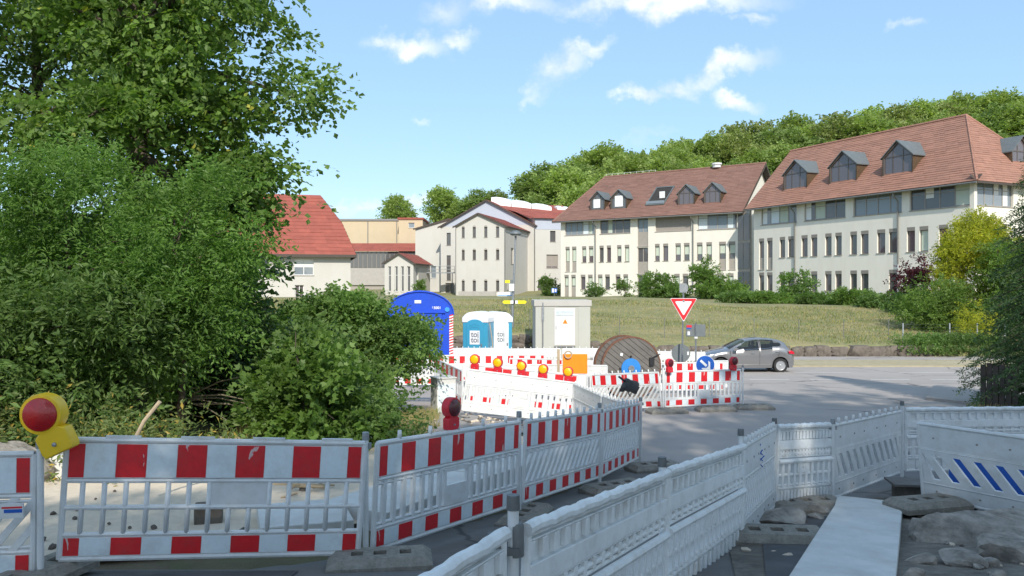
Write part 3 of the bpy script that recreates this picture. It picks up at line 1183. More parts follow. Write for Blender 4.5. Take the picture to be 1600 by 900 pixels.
for k, (a, b) in enumerate(((85, 256), (290, 468), (615, 825), (862, 1093))):
    kw = dict(nm=3 if k else 4, frame='frame_grey', glass=('glass_blue', 'glass', 'glass', 'glass_blue')[k], transom=1.3)
    if k == 2:
        kw.update(blind=1.0, blindm='shutter')
    rowsM.append((tM(a), tM(b), 8.6, 10.45, kw))
sx0, sx1 = tM(510), tM(572)
rowsM.append((sx0, sx1, 6.9, 10.45, dict(nm=1, frame='frame_grey', glass='glass_blue', panel=1.75)))
rowsM.append((sx0, sx1, 3.6, 6.75, dict(nm=1, frame='frame_grey', glass='glass', panel=1.45)))
rowsM.append((sx0, sx1, .9, 3.45, dict(nm=1, frame='frame_grey', glass='glass', panel=.2)))
M2 = [(88, 113), (126, 152), (185, 210), (225, 252), (287, 312), (330, 355), (390, 416), (435, 462), (612, 640), (660, 690), (732, 764), (782, 815), (858, 891), (913, 946), (988, 1028), (1045, 1083)]
M1 = [(82, 107), (122, 148), (178, 205), (220, 247), (278, 305), (320, 348), (382, 410), (427, 455), (612, 640), (655, 685), (725, 757), (775, 808), (850, 882), (905, 938), (978, 1015), (1037, 1073)]
for i, (a, b) in enumerate(M2):
    kw = dict(nm=0, frame='frame_dark', glass=rs.choice(('glass', 'glass_brown')), box=.3, blind=rs.choice((.55, .6, .65, 0, 0, 1.0)))
    if i in (0, 1, 14, 15):
        kw['panel'] = 1.25
        kw['blind'] = .95 if i < 2 else .6
        rowsM.append((tM(a), tM(b), 3.95, 7.15, kw))
    else:
        rowsM.append((tM(a), tM(b), 5.1, 7.15, kw))
for i, (a, b) in enumerate(M1):
    kw = dict(nm=0, frame='frame_dark', glass=rs.choice(('glass', 'glass_brown')), box=.3, blind=rs.choice((1.0, .95, .6, 0)))
    if i in (0, 1):
        kw['panel'] = 1.3
        kw['blind'] = .9
        rowsM.append((tM(a), tM(b), .75, 3.55, kw))
    else:
        rowsM.append((tM(a), tM(b), 1.7, 3.55, kw))
slM = (16.7 - 10.9) / 7.5


def dM_(ua, ub, pane):
    y0 = .9
    Pb = (PM[0] - dM[1] * y0, PM[1] + dM[0] * y0)
    t0, t1 = solve_t(ua, Pb, dM), solve_t(ub, Pb, dM)
    return ((t0 + t1) / 2, t1 - t0 + .35, y0, 11.6, 13.1, 14.1, pane)


DM = [dM_(924, 943, 'glass'), dM_(956, 977, 'glass'), dM_(1061, 1083, 'glass_brown'), dM_(1102, 1124, 'glass_brown')]
bM, _s = office('long cream office house in the middle with brown tile roof and small dormers', PM, dM, LM, 15.0, .2, 10.9, 16.7, 2.4, 0, .8,
                M['tile_brown'], rowsM, [(tM(265), None), (tM(837), None)], DM)
# white blind in the second dormer
wb = MB()
c = DM[1]
wb.box(c[0] - .55, c[0] + .55, .96, 1.0, 12.0, 13.35)
obj('blind', wb, M['blind_white'], bM)
wb = MB()
c = DM[0]
wb.box(c[0] - .6, c[0] + .35, .96, 1.0, 12.0, 13.1)
obj('blind', wb, M['blind_white'], bM)
# roof terrace between the dormers: frame on the tiles, dark recess painted flat
rw = MB()
t0, t1 = solve_t(1004, PM, dM), solve_t(1030, PM, dM)


def rp(x, y, lift):
    n = Vector((0, -slM, 1)).normalized()
    return Vector((x, y, 10.9 + .12 + slM * y)) + n * lift


y0, y1 = 1.2, 4.2
for (a, b, c_, d_, lf) in ((t0 - .12, t0, y0, y1, .16), (t1, t1 + .12, y0, y1, .16), (t0 - .12, t1 + .12, y1, y1 + .14, .17), (t0 - .12, t1 + .12, y0 - .14, y0, .17)):
    p = [rp(a, c_, lf), rp(b, c_, lf), rp(b, d_, lf), rp(a, d_, lf), rp(a, c_, -.1), rp(b, c_, -.1), rp(b, d_, -.1), rp(a, d_, -.1)]
    rw.add(p, [(0, 1, 2, 3), (0, 4, 5, 1), (1, 5, 6, 2), (2, 6, 7, 3), (3, 7, 4, 0)])
ter = obj('roof_terrace', rw, M['lead'], bM)
q = MB()
q.quad(rp(t0, y0, .075), rp(t1, y0, .075), rp(t1, y1, .075), rp(t0, y1, .075), M['hole'])  # flat dark sheet painted as the shade inside the terrace
obj('opening', q, None, ter)
q = MB()
q.box(t0 + 1.2, t0 + 1.9, y0 + 1.0, y0 + 1.05, 10.9 + slM * (y0 + 1.0) + .25, 10.9 + slM * (y0 + 1.0) + 1.05)
obj('pane', q, M['blind_white'], ter)
q = MB()
q.box(t0 - .1, t1 + .1, y0 - .05, y0, 10.9 + slM * y0 + .3, 10.9 + slM * y0 + .62)
obj('parapet', q, M['glass_blue'], ter)
# roof vents near the ridge
q = MB()
q.lathe([(.5, 0), (.5, .35), (.62, .36), (.62, .55), (.1, .62)], 12, M['white_paint'], Matrix.Translation((LM - 5.2, 7.3, 16.75)))
obj('vent', q, None, bM)
q = MB()
for k in range(9):
    xx = 2.6 + k * .9
    q.tube([(xx, 7.5, 16.7), (xx, 7.5, 17.2)], .025, 5)
q.tube([(2.6, 7.5, 17.15), (9.8, 7.5, 17.15)], .02, 5)
obj('snow_rail', q, M['white_paint'], bM)
# recessed glazed link between the two office houses
lk = thing('stair_link', 'dark glazed stair link between the two cream office houses', 'building', (25.15, 90.6, 0), math.atan2(dR[1], dR[0]))
q = MB()
q.box(-1.4, 2.6, 0, .2, .5, 10.6, M['frame_grey'])
obj('wall', q, None, lk)
for j in range(3):
    for i in range(4):
        q = MB()
        q.box(-1.3 + i * .98, -1.3 + i * .98 + .86, -.04, -.005, .8 + j * 3.2, .8 + j * 3.2 + 2.9)
        obj('pane', q, M['glass'], lk)


# ------------------------------------------------------------------ old works buildings, centre left
def block(name, label, cat, P, d, L, D, zb, ze, zg, wall, tile, wins=(), side=(), ov=.35, gable=None, apex=.5, ncourse=None):
    """plain house with its gable to the front; zg apex height (zg==ze gives a flat roof)"""
    d = Vector(d).normalized()
    B = thing(name, label, cat, (P[0], P[1], 0), math.atan2(d[1], d[0]))
    w = MB()
    w.plate(0, L, zb, ze, [q[:4] for q in wins], .18, M[wall])
    Mr = Matrix.Translation((L, 0, 0)) @ Matrix.Rotation(R(90), 4, 'Z')
    w.plate(0, D, zb, ze, [q[:4] for q in side], .18, M[wall], Mr)
    w.add([(0, 0, zb), (0, D, zb), (0, D, ze), (0, 0, ze)], [(0, 3, 2, 1)], M[wall])
    w.add([(0, D, zb), (L, D, zb), (L, D, ze), (0, D, ze)], [(0, 3, 2, 1)], M[wall])
    xa = L * apex
    if zg > ze + .01:
        w.add([(0, 0, ze), (L, 0, ze), (xa, 0, zg)], [(0, 1, 2)], M[gable or wall])
        w.add([(0, D, ze), (L, D, ze), (xa, D, zg)], [(0, 2, 1)], M[gable or wall])
    obj('wall', w, None, B)
    r = MB()
    if zg > ze + .01:
        sl, sr = (zg - ze) / xa, (zg - ze) / (L - xa)
        nn = ncourse or 10
        courses(r, (L + ov, -ov, ze - ov * sr + .1), (L + ov, D + ov, ze - ov * sr + .1), (xa, D + ov, zg + .1), (xa, -ov, zg + .1), nn)
        courses(r, (-ov, D + ov, ze - ov * sl + .1), (-ov, -ov, ze - ov * sl + .1), (xa, -ov, zg + .1), (xa, D + ov, zg + .1), nn)
        ro = obj('roof', r, M[tile], B)
        s = MB()
        for (xe, zz) in ((-ov, ze - ov * sl), (L + ov, ze - ov * sr)):
            s.add([(xe, -ov - .01, zz + .1), (xa, -ov - .01, zg + .1), (xa, -ov - .01, zg - .12), (xe, -ov - .01, zz - .12)], [(0, 1, 2, 3) if xe > 0 else (0, 3, 2, 1)])
            s.add([(xe, -ov, zz), (xa, -ov, zg), (xa, .02, zg), (xe, .02, zz)], [(0, 1, 2, 3)])
        s.tube([(L + ov + .05, -ov, ze - ov * sr), (L + ov + .05, D + ov, ze - ov * sr)], .08, 6)
        obj('verge_board', s, M['fascia'], ro)
    else:
        r.box(-ov, L + ov, -ov, D + ov, ze, ze + .35)
        obj('roof', r, M[tile], B)
    for (a, b, c, e, kw) in wins:
        window(B, a, c, b - a, e - c, depth=.18, **kw)
    for (a, b, c, e, kw) in side:
        wd = window(B, 0, 0, b - a, e - c, depth=.18, **kw)
        wd.matrix_local = Mr @ Matrix.Translation((a, .18, c))
    return B, Mr


def uz(v, Y):
    return EYE - (v - HOR) / F * Y


small = dict(nm=1, frame='frame_dark', glass='glass', sill=True)
# projecting gabled block
PW = (-8.03, 114.0)
dW = Vector((.962, -.274))
winW = []
for (u0, u1) in ((721.5, 726), (738.5, 743.5), (756.5, 761.5), (775, 780)):
    a, b = solve_t(u0, PW, dW), solve_t(u1, PW, dW)
    winW += [(a, b, uz(371, 113), uz(354.5, 113), dict(small)), (a, b, uz(406, 113), uz(390.5, 113), dict(small)), (a, b, uz(455, 113), uz(438.5, 113), dict(small))]
sideW = [(3.2, 4.6, 5.3, 7.6, dict(nm=0, frame='frame_grey', glass='glass', blind=.9, blindm='shutter')), (.9, 1.7, 1.6, 3.0, dict(small))]
bW, MrW = block('works_building', 'white gabled works block with three rows of four arched windows behind the street lamp', 'building', PW, dW, 7.3, 14.5, .2, 10.6, 12.35, 'wall_white', 'tile_red', winW, sideW, .35, apex=.47)
for (a, b, c, e, kw) in winW:
    ar = MB()
    xm, rr = (a + b) / 2, (b - a) / 2
    pts = [(xm + rr * math.cos(math.pi * k / 8), e + .22 * math.sin(math.pi * k / 8)) for k in range(9)]
    ar.prism([(a - .003, e - .02), (b + .003, e - .02)] + pts[:], -.02, .03, M['frame_grey'])
    obj('window_arch', ar, None, bW)
q = MB()
q.tube([(7.35, -.1, 10.3), (7.35, -.1, .3)], .07, 6)
obj('downpipe', q, M['gutter'], bW)
q = MB()
q.tube([(.05, -.1, 10.3), (.05, -.1, .3)], .05, 6)
obj('downpipe', q, M['gutter'], bW)
q = MB()
q.box(1.2, 6.6, -2.2, -2.0, .1, 1.35)
pw_ = thing('plinth_wall', 'low grey wall in front of the white works block', 'wall', (PW[0], PW[1], 0), math.atan2(dW[1], dW[0]))
obj('wall', q, M['plinth'], pw_)

# taller hall behind with blue-grey gable
PH = (-11.4, 128.0)
winH = [(1.0, 1.7, 8.6, 10.6, dict(small)), (1.0, 1.7, 3.0, 7.0, dict(small)), (.8, 2.2, .9, 2.6, dict(nm=1, frame='frame_grey', glass='glass'))]
bH, _ = block('factory_hall', 'tall white hall with blue-grey clad gable and red roof behind the works block', 'building', PH, dW, 15.4, 26, .2, 11.6, 15.6, 'wall_white', 'tile_red', winH, (), .4, gable='wall_blue')
# annex wall running to the middle office house
PA = (3.45, 123.7)
dA = Vector((.95, .3)).normalized()
winA = [(2.6, 3.5, 9.0, 10.7, dict(small)), (2.0, 3.9, 4.9, 7.0, dict(nm=1, frame='frame_grey', glass='glass_brown', blind=.9, blindm='shutter')), (.6, 2.9, 1.0, 2.9, dict(nm=2, frame='frame_dark', glass='glass_brown'))]
bA = thing('annex_building', 'white annex with red lean-to roof between the hall and the brown-roofed office house', 'building', (PA[0], PA[1], 0), math.atan2(dA[1], dA[0]))
q = MB()
q.plate(0, 7.5, .2, 10.9, [w[:4] for w in winA], .18, M['wall_white'])
q.box(0.01, 7.5, -.03, .18, 10.9, 12.7, M['wall_blue'])
q.add([(0, 0, .2), (0, 8, .2), (0, 8, 12.7), (0, 0, 12.7)], [(0, 1, 2, 3)], M['wall_white'])
q.add([(7.5, 0, .2), (7.5, 8, .2), (7.5, 8, 12.7), (7.5, 0, 12.7)], [(0, 1, 2, 3)], M['wall_white'])
q.add([(0, 8, .2), (7.5, 8, .2), (7.5, 8, 12.7), (0, 8, 12.7)], [(0, 3, 2, 1)], M['wall_white'])
obj('wall', q, None, bA)
for (a, b, c, e, kw) in winA:
    window(bA, a, c, b - a, e - c, depth=.18, **kw)
q = MB()
courses(q, (-.2, -.5, 12.6), (8, -.5, 12.6), (8, 8.5, 15.6), (-5.2, 8.5, 15.6), 10)
obj('roof', q, M['tile_red'], bA)
q = MB()
q.tube([(.02, -.1, 12.5), (.02, -.1, .3)], .07, 6)
obj('downpipe', q, M['gutter'], bA)
def skylight(pa, pb, w, hh):
    """long white barrel rooflight along a roof slope"""
    pa, pb = Vector(pa), Vector(pb)
    ex = (pb - pa).normalized()
    n_ = 3
    T = thing('roof_light', 'long white corrugated rooflight on the red roof, ' + ('upper' if hh > .7 else 'lower') + ' one', 'rooflight', pa)
    side = Vector((0, 0, 1)).cross(ex).normalized()
    up = Vector((0, 0, 1))
    for k in range(n_):
        q = MB()
        a_, b_ = (pb - pa) * (k / n_), (pb - pa) * ((k + .97) / n_)
        ring = [(-w, 0), (-w * .8, hh * .6), (-w * .35, hh * .95), (w * .35, hh * .95), (w * .8, hh * .6), (w, 0), (w, -1), (-w, -1)]
        vs, fs = [], [tuple(range(8)), tuple(range(39, 31, -1))]
        for j, sc in enumerate((.72, .95, 1, .95, .72)):
            o_ = a_ + (b_ - a_) * j / 4
            vs += [o_ + side * x + up * (z * sc if z > 0 else z) for x, z in ring]
            if j:
                fs += [((j - 1) * 8 + i, (j - 1) * 8 + (i + 1) % 8, j * 8 + (i + 1) % 8, j * 8 + i) for i in range(8)]
        q.add(vs, fs)
        obj('panel', q, M['corrugated'], T)


skylight(at(768, 314, 131), at(862, 329, 131), 1.6, .8)
skylight(at(866, 327, 132), at(897, 330, 133), 1.6, .6)

# lower white wing to the left of the hall, with outside stair
P2 = (at(649, 447, 133).x, 133.0)
b2, _ = block('stair_house', 'narrow white house with red verge left of the blue-grey gable', 'building', P2, (.97, -.1), 7.6, 14, .2, 11.6, 13.2, 'wall_white', 'tile_red',
              [(2.6, 3.5, 3.4, 5.4, dict(nm=0, frame='frame_white', glass='glass_blue')), (1.0, 1.8, .7, 2.5, dict(nm=0, frame='frame_grey', glass='glass_brown'))], (), .3, apex=.75)
ss = thing('outside_stair', 'grey steel outside stair on the white wing', 'stair', (at(686, 447, 124).x, 124.0, 0), .0)
q = MB()
q.box(-2.4, 2.4, 0, 1.2, 4.1, 4.25)
obj('landing', q, M['steel'], ss)
for k in range(10):
    q = MB()
    q.box(-2.4 - k * .32 - .3, -2.4 - k * .32, 0, 1.1, 4.0 - k * .36, 4.06 - k * .36)
    obj('step', q, M['steel'], ss)
q = MB()
q.tube([(2.4, 0, 5.2), (-2.4, 0, 5.2), (-5.7, 0, 1.6)], .05, 6)
q.tube([(2.4, 0, 4.7), (-2.4, 0, 4.7), (-5.7, 0, 1.1)], .04, 6)
for x in (-2.4, -1.2, 0, 1.2, 2.4):
    q.tube([(x, 0, 4.2), (x, 0, 5.2)], .04, 6)
for x in (-2, 2):
    q.tube([(x, .6, 0.5), (x, .6, 4.2)], .07, 6)
obj('railing', q, M['steel'], ss)

# pavilion with four tall windows
P3 = (at(601, 447, 118).x, 118.0)
d3 = Vector((.985, -.17)).normalized()
w3 = []
for (u0, u1) in ((606.5, 611), (617, 621.5), (626.5, 631), (636, 641)):
    w3.append((solve_t(u0, P3, d3), solve_t(u1, P3, d3), 1.3, 5.0, dict(nm=0, frame='frame_white', glass='glass', transom=2.4)))
b3, Mr3 = block('pavilion', 'small white pavilion with four tall windows and red roof behind the blue site trailer', 'building', P3, d3, 4.4, 9.0, .2, 5.55, 6.9, 'wall_white', 'tile_red', w3,
                [(1.5, 2.6, 2.6, 4.9, dict(nm=0, frame='frame_white', glass='glass_blue')), (4.4, 5.4, .5, 3.2, dict(nm=0, frame='frame_grey', glass='glass_brown'))], .35)

# ochre hall far behind, red lean-to strip and grey glazing below it
Po = (at(526, 447, 150).x, 150.0)
bo, _ = block('ochre_hall', 'long ochre flat-roofed hall behind the red-roofed house', 'building', Po, (1, 0), 16.2, 12, 2, uz(345, 150), uz(345, 150), 'wall_ochre', 'grey_roof', (), (), .2)
q = MB()
q.box(-.02 + 5.8, 5.95, -.06, -.005, 4, 14.2)
obj('downpipe', q, M['gutter'], bo)
q = MB()
q.box(11.2, 11.35, -.06, -.005, 4, 14.2)
obj('downpipe', q, M['gutter'], bo)
Pq = (at(623, 447, 147).x, 147.0)
bq, _ = block('ochre_annex', 'smaller ochre box with a small window on the hall roof', 'building', Pq, (1, 0), 4.4, 9, 2, uz(343, 147), uz(343, 147), 'wall_ochre', 'tile_red',
              [(1.8, 2.9, uz(356, 147), uz(348, 147), dict(nm=0, frame='frame_white', glass='glass_blue'))], (), .2)
Pg = (at(545, 447, 142).x, 142.0)
bg_ = thing('glazed_hall', 'grey glazed hall with faded red lean-to roof below the ochre hall', 'building', (Pg[0], Pg[1], 0), 0)
q = MB()
q.box(0, 13, .3, 4, 1, uz(393, 142), M['frame_grey'])
q.box(-.0, 13, .0, .28, uz(419, 142) - 3, uz(419, 142), M['plinth'])
obj('wall', q, None, bg_)
zt, zb_ = uz(393, 142), uz(418, 142)
for k in range(16):
    q = MB()
    q.box(.1 + k * .8, .1 + k * .8 + .72, .2, .29, zb_, zt)
    obj('pane', q, M['glass'], bg_)
q = MB()
courses(q, (-.6, -.3, zt + .05), (13.3, -.3, zt + .05), (13.3, 4.2, uz(380, 146)), (-.6, 4.2, uz(380, 146)), 6)
obj('roof', q, M['tile_red'], bg_)

# red-roofed house at left, half hidden by the maple
hx = at(551, 447, 74)
hx = at(549, 447, 76)
Pr = (hx.x - 14.9, 72.2)
dr = Vector((14.9, 3.8)).normalized()
br = thing('red_roofed_house', 'white house with steep plain red roof half hidden behind the big maple', 'house', (Pr[0], Pr[1], 0), math.atan2(dr[1], dr[0]))
zE = uz(397, 75.5)
wr = [(7.2, 8.3, .5 + 2.2, 3.9 + .6, dict(nm=1, frame='frame_white', glass='glass_blue')), (10.1, 11.9, zE - 2.0, zE - .5, dict(nm=1, frame='frame_white', glass='glass_blue', blind=.5, blindm='blind_white')),
      (7.0, 7.9, zE - 1.9, zE - .55, dict(nm=1, frame='frame_white', glass='glass_blue')), (10.2, 11.0, 0.9, 2.2, dict(nm=1, frame='frame_white', glass='glass_brown'))]
wr = wr[1:]
q = MB()
q.plate(0, 15.3, .2, zE, [w[:4] for w in wr], .18, M['wall_white'])
q.add([(15.3, 0, .2), (15.3, 11, .2), (15.3, 11, zE), (15.3, 0, zE)], [(0, 1, 2, 3)], M['wall_white'])
q.add([(0, 0, .2), (0, 11, .2), (0, 11, zE), (0, 5.5, zE + 6), (0, 0, zE)], [(4, 3, 2, 1, 0)], M['wall_white'])
q.add([(0, 11, .2), (15.3, 11, .2), (15.3, 11, zE), (0, 11, zE)], [(0, 3, 2, 1)], M['wall_white'])
obj('wall', q, None, br)
for (a, b, c, e, kw) in wr:
    window(br, a, c, b - a, e - c, depth=.18, **kw)
q = MB()
zR = uz(304, 80)
xr, xh = 15.8, 12.6
courses(q, (-.5, -.6, zE - .1), (xr, -.6, zE - .1), (14.6, 2.6, zE + (zR - zE) * .52), (-.5, 2.6, zE + (zR - zE) * .52), 9)
courses(q, (-.5, 2.6, zE + (zR - zE) * .52), (14.6, 2.6, zE + (zR - zE) * .52), (xh, 5.5, zR), (-.5, 5.5, zR), 8)
courses(q, (xr, -.6, zE - .1), (xr, 11.6, zE - .1), (14.6, 8.4, zE + (zR - zE) * .52), (14.6, 2.6, zE + (zR - zE) * .52), 9)
courses(q, (14.6, 2.6, zE + (zR - zE) * .52), (14.6, 8.4, zE + (zR - zE) * .52), (xh, 5.5, zR), (xh, 5.5, zR), 8)
courses(q, (xr, 11.6, zE - .1), (-.5, 11.6, zE - .1), (-.5, 5.5, zR), (xh, 5.5, zR), 16)
ro = obj('roof', q, M['tile_red'], br)
q = MB()
q.box(-.5, xr, -.66, -.56, zE - .32, zE - .06)
q.box(xr - .05, xr + .04, -.55, 11.6, zE - .32, zE - .06)
q.add([(-.5, -.55, zE - .12), (xr, -.55, zE - .12), (xr, .02, zE - .05), (-.5, .02, zE - .05)], [(0, 3, 2, 1)])
obj('eaves_board', q, M['fascia'], ro)
# ------------------------------------------------------------------ vegetation
def quads_mesh(name, V, m, nper=4, faces=None):
    """V: (n, nper, 3) array of small separate faces"""
    n = V.shape[0]
    me = bpy.data.meshes.new(name)
    me.vertices.add(n * nper)
    me.vertices.foreach_set('co', V.reshape(-1).astype(np.float32))
    me.loops.add(n * nper)
    me.loops.foreach_set('vertex_index', np.arange(n * nper, dtype=np.int32))
    me.polygons.add(n)
    me.polygons.foreach_set('loop_start', np.arange(n, dtype=np.int32) * nper)
    me.polygons.foreach_set('loop_total', np.full(n, nper, dtype=np.int32))
    me.polygons.foreach_set('use_smooth', np.zeros(n, dtype=bool))
    me.materials.append(m)
    me.update(calc_edges=True)
    return me


def unit(a):
    return a / np.maximum(np.linalg.norm(a, axis=-1, keepdims=True), 1e-6)


def spray_leaves(O, D, length, K, size, rng, width=.62, droop=.25, flat=.6, lobed=False):
    """leaves set alternately along twigs starting at O (S,3) in directions D (S,3)"""
    S = O.shape[0]
    D = unit(D)
    up = np.tile(np.array([0, 0, 1.0]), (S, 1)) * flat + rng.normal(0, .45, (S, 3))
    side = unit(np.cross(D, up))
    nrm = unit(np.cross(side, D))
    t = (np.arange(K) + .6) / K
    ts = t[None, :] * length[:, None] if np.ndim(length) else np.tile(t * length, (S, 1))
    P = O[:, None, :] + D[:, None, :] * ts[..., None]
    P[..., 2] -= droop * ts ** 2 / np.max(ts)
    sgn = np.where(np.arange(K) % 2 == 0, 1.0, -1.0)[None, :, None]
    ax = unit(D[:, None, :] * .65 + side[:, None, :] * sgn * .85 + rng.normal(0, .28, (S, K, 3)) + np.array([0, 0, -.25]))
    nn = unit(nrm[:, None, :] + rng.normal(0, .42, (S, K, 3)))
    wv = unit(np.cross(ax, nn))
    sz = size * rng.uniform(.65, 1.25, (S, K, 1))
    P = P + rng.normal(0, size * .25, (S, K, 3))
    tip = P + ax * sz
    mid = P + ax * sz * .45
    nn2 = unit(np.cross(wv, ax))
    l = mid + wv * sz * width * .5 + nn2 * sz * .10
    r = mid - wv * sz * width * .5 + nn2 * sz * .10
    if lobed:
        lo = P + ax * sz * .52 + wv * sz * width * .62 + nn2 * sz * .06
        ro = P + ax * sz * .52 - wv * sz * width * .62 + nn2 * sz * .06
        ln = P + ax * sz * .58 + wv * sz * width * .22 + nn2 * sz * .02
        rn = P + ax * sz * .58 - wv * sz * width * .22 + nn2 * sz * .02
        lb = P + ax * sz * .10 + wv * sz * width * .36 + nn2 * sz * .06
        rb = P + ax * sz * .10 - wv * sz * width * .36 + nn2 * sz * .06
        V = np.stack([P, rb, ro, rn, tip, ln, lo, lb], axis=2)
        return V.reshape(-1, 8, 3)
    V = np.stack([P, r, tip, l], axis=2)
    return V.reshape(-1, 4, 3)


def ell_points(ells, n, rng, shell=.55):
    """points in the outer shells of ellipsoids, shared out by surface"""
    wts = np.array([e[3] * e[5] + e[3] * e[4] + e[4] * e[5] for e in ells])
    wts = wts / wts.sum()
    k = rng.choice(len(ells), n, p=wts)
    E = np.array(ells)[k]
    d = unit(rng.normal(0, 1, (n, 3)))
    r = rng.uniform(shell ** 3, 1, n) ** (1 / 3)
    return E[:, :3] + d * r[:, None] * E[:, 3:6], d


def foliage(ells, nclump, ns, L, K, size, rng, crad=.35, shell=.55, droop=.25, width=.62, zmin=None, tier=.55, up=.15, out=.9, lobed=False):
    Cn, Dn = ell_points(ells, nclump, rng, shell)
    O = np.repeat(Cn, ns, axis=0)
    D = np.repeat(Dn, ns, axis=0)
    off = rng.normal(0, 1, O.shape) * np.array([crad, crad, crad * tier])
    O = O + off
    D = unit(D * out + unit(off) * .6 + rng.normal(0, .35, O.shape) + np.array([0, 0, up]))
    ln = L * rng.uniform(.6, 1.3, O.shape[0])
    V = spray_leaves(O, D, ln, K, size, rng, width, droop, .6, lobed)
    if zmin is not None:
        V = V[V[:, :, 2].min(axis=1) > zmin]
    return V, Cn


def limbs(mb, base, top, r0, targets, rng, n=7, wig=.12, m=None, start=.25):
    """tapered trunk with limbs reaching into the crown"""
    base, top = Vector(base), Vector(top)
    pts, rad = [], []
    for i in range(9):
        t = i / 8
        p = base.lerp(top, t)
        p.x += math.sin(t * 5 + base.x) * wig * t
        p.y += math.cos(t * 4 + base.y) * wig * t
        pts.append(p)
        rad.append(r0 * (1 - .82 * t) * (1.35 if i == 0 else 1))
    mb.tube(pts, rad, 10, m)
    for tg in targets:
        tg = Vector(tg)
        t = start + (1 - start) * min(.95, max(.0, (tg.z - base.z) / max(.1, top.z - base.z) * .75))
        k = t * 8
        i = min(7, int(k))
        p0 = pts[i].lerp(pts[i + 1], k - i)
        mid = p0.lerp(tg, .5) + Vector((0, 0, .12 * (tg - p0).length))
        rr = r0 * (1 - .82 * t) * .55
        mb.tube([p0, p0.lerp(mid, .5) + Vector((0, 0, .03)), mid, mid.lerp(tg, .55), tg], [rr, rr * .8, rr * .6, rr * .4, rr * .15], 6, m)


def plant(name, label, cat, loc, ells, nclump, ns, L, K, size, leaf, seed, trunk=None, r0=.1, nl=14, group=None, part='crown', bark='bark', **kw):
    """loc: base; ells and trunk top relative to base"""
    rng = np.random.default_rng(seed)
    T = thing(name, label, cat, loc, 0, group)
    V, Cn = foliage(ells, nclump, ns, L, K, size, rng, **kw)
    link(part, quads_mesh(part, V, M[leaf], V.shape[1]), T)
    if trunk is not None:
        mb = MB()
        idx = rng.choice(len(Cn), min(nl, len(Cn)), replace=False)
        limbs(mb, (0, 0, -.15), trunk, r0, [Cn[i] for i in idx], rng)
        obj('trunk', mb, M[bark], T, smooth=True)
    return T


# big maple at left
zb = h(-7.1, 15)
maple = plant('maple_tree', 'big dark green maple filling the left of the picture with its trunk showing high up', 'tree', (-7.1, 15, zb),
              [(.5, 0, 8.2, 1.9, 2.0, 2.4), (.9, -.2, 5.0, 1.6, 1.7, 1.5), (2.1, -.3, 7.0, .85, .9, .9), (1.6, 0, 8.8, .8, .9, .9), (1.75, -.2, 5.2, .75, .8, .6),
               (1.0, -.3, 3.5, .7, .9, .8), (-1.4, .3, 7.4, 1.7, 1.8, 2.4), (-.2, .2, 11.6, 2.5, 2.4, 2.0), (2.6, 0, 6.3, .5, .6, .42), (1.4, -.1, 4.1, .5, .6, .5), (.7, -.4, 3.1, .9, .9, .9)],
              135, 62, .48, 9, .118, 'leaf_maple', 31, trunk=(.1, 0, 11.5), r0=.30, nl=44, crad=.40, shell=.45, droop=.4, tier=.36, up=-.02, width=.85, out=.5)
# second large tree whose crown reaches over the left edge
ash = plant('ash_tree', 'tall tree at the far left edge with sky showing between its thin leaves', 'tree', (-10.6, 17.5, h(-10.6, 17.5)),
            [(0, 0, 9.5, 2.6, 2.4, 2.6), (1.5, -.4, 7.0, 1.9, 1.6, 1.4), (-.8, 0, 6.8, 2.2, 2.0, 2.0), (0.6, 0, 12, 2.4, 2, 1.6)], 56, 50, .55, 9, .12, 'leaf_maple', 32,
            trunk=(.4, 0, 11), r0=.22, nl=24, crad=.5, shell=.4, droop=.4, tier=.4, out=.5)
# feathery hedge trees in the left middle
plant('locust_shrub', 'bright feathery green shrub in front of the maple at far left', 'shrub', (-6.3, 11.4, h(-6.3, 11.4)),
      [(0, 0, 2.9, 1.25, .9, 1.4), (-1.0, .2, 2.4, 1.1, .9, 1.6), (.85, .1, 1.9, .75, .7, 1.0), (.1, -.2, 3.7, .7, .6, .6), (-.4, -.6, 1.9, .8, .5, .8)], 72, 50, .48, 13, .09, 'leaf_fine', 33,
      trunk=(.1, 0, 3.6), r0=.08, nl=26, crad=.24, shell=.6, droop=.22, width=.36, tier=.55, up=.25, out=.7)
plant('elder_shrub', 'dark leafy elder shrub behind the red and yellow lamp at far left', 'shrub', (-6.6, 10.3, h(-6.6, 10.3)),
      [(0, 0, 1.1, 1.2, .8, 1.15), (1.0, .2, 1.2, .9, .7, 1.2), (-.9, .1, 1.5, .9, .8, 1.2)], 60, 36, .42, 10, .115, 'leaf_shrub', 34,
      trunk=(.1, 0, 1.8), r0=.06, nl=16, crad=.26, shell=.5, droop=.3, width=.42, out=.6)
plant('hornbeam_shrub', 'leafy shrub with upright twigs between the feathery shrub and the dark hollow', 'shrub', (-5.1, 12.2, h(-5.1, 12.2)),
      [(0, 0, 2.5, .75, .7, 1.2), (.35, .2, 3.3, .6, .6, .8), (-.5, -.1, 1.6, .5, .5, .8), (.5, .1, 2.0, .4, .4, .4)], 40, 42, .45, 12, .09, 'leaf_fine', 35,
      trunk=(.1, 0, 3.4), r0=.07, nl=22, crad=.22, shell=.5, droop=.2, width=.42, up=.3, out=.7, tier=.6)
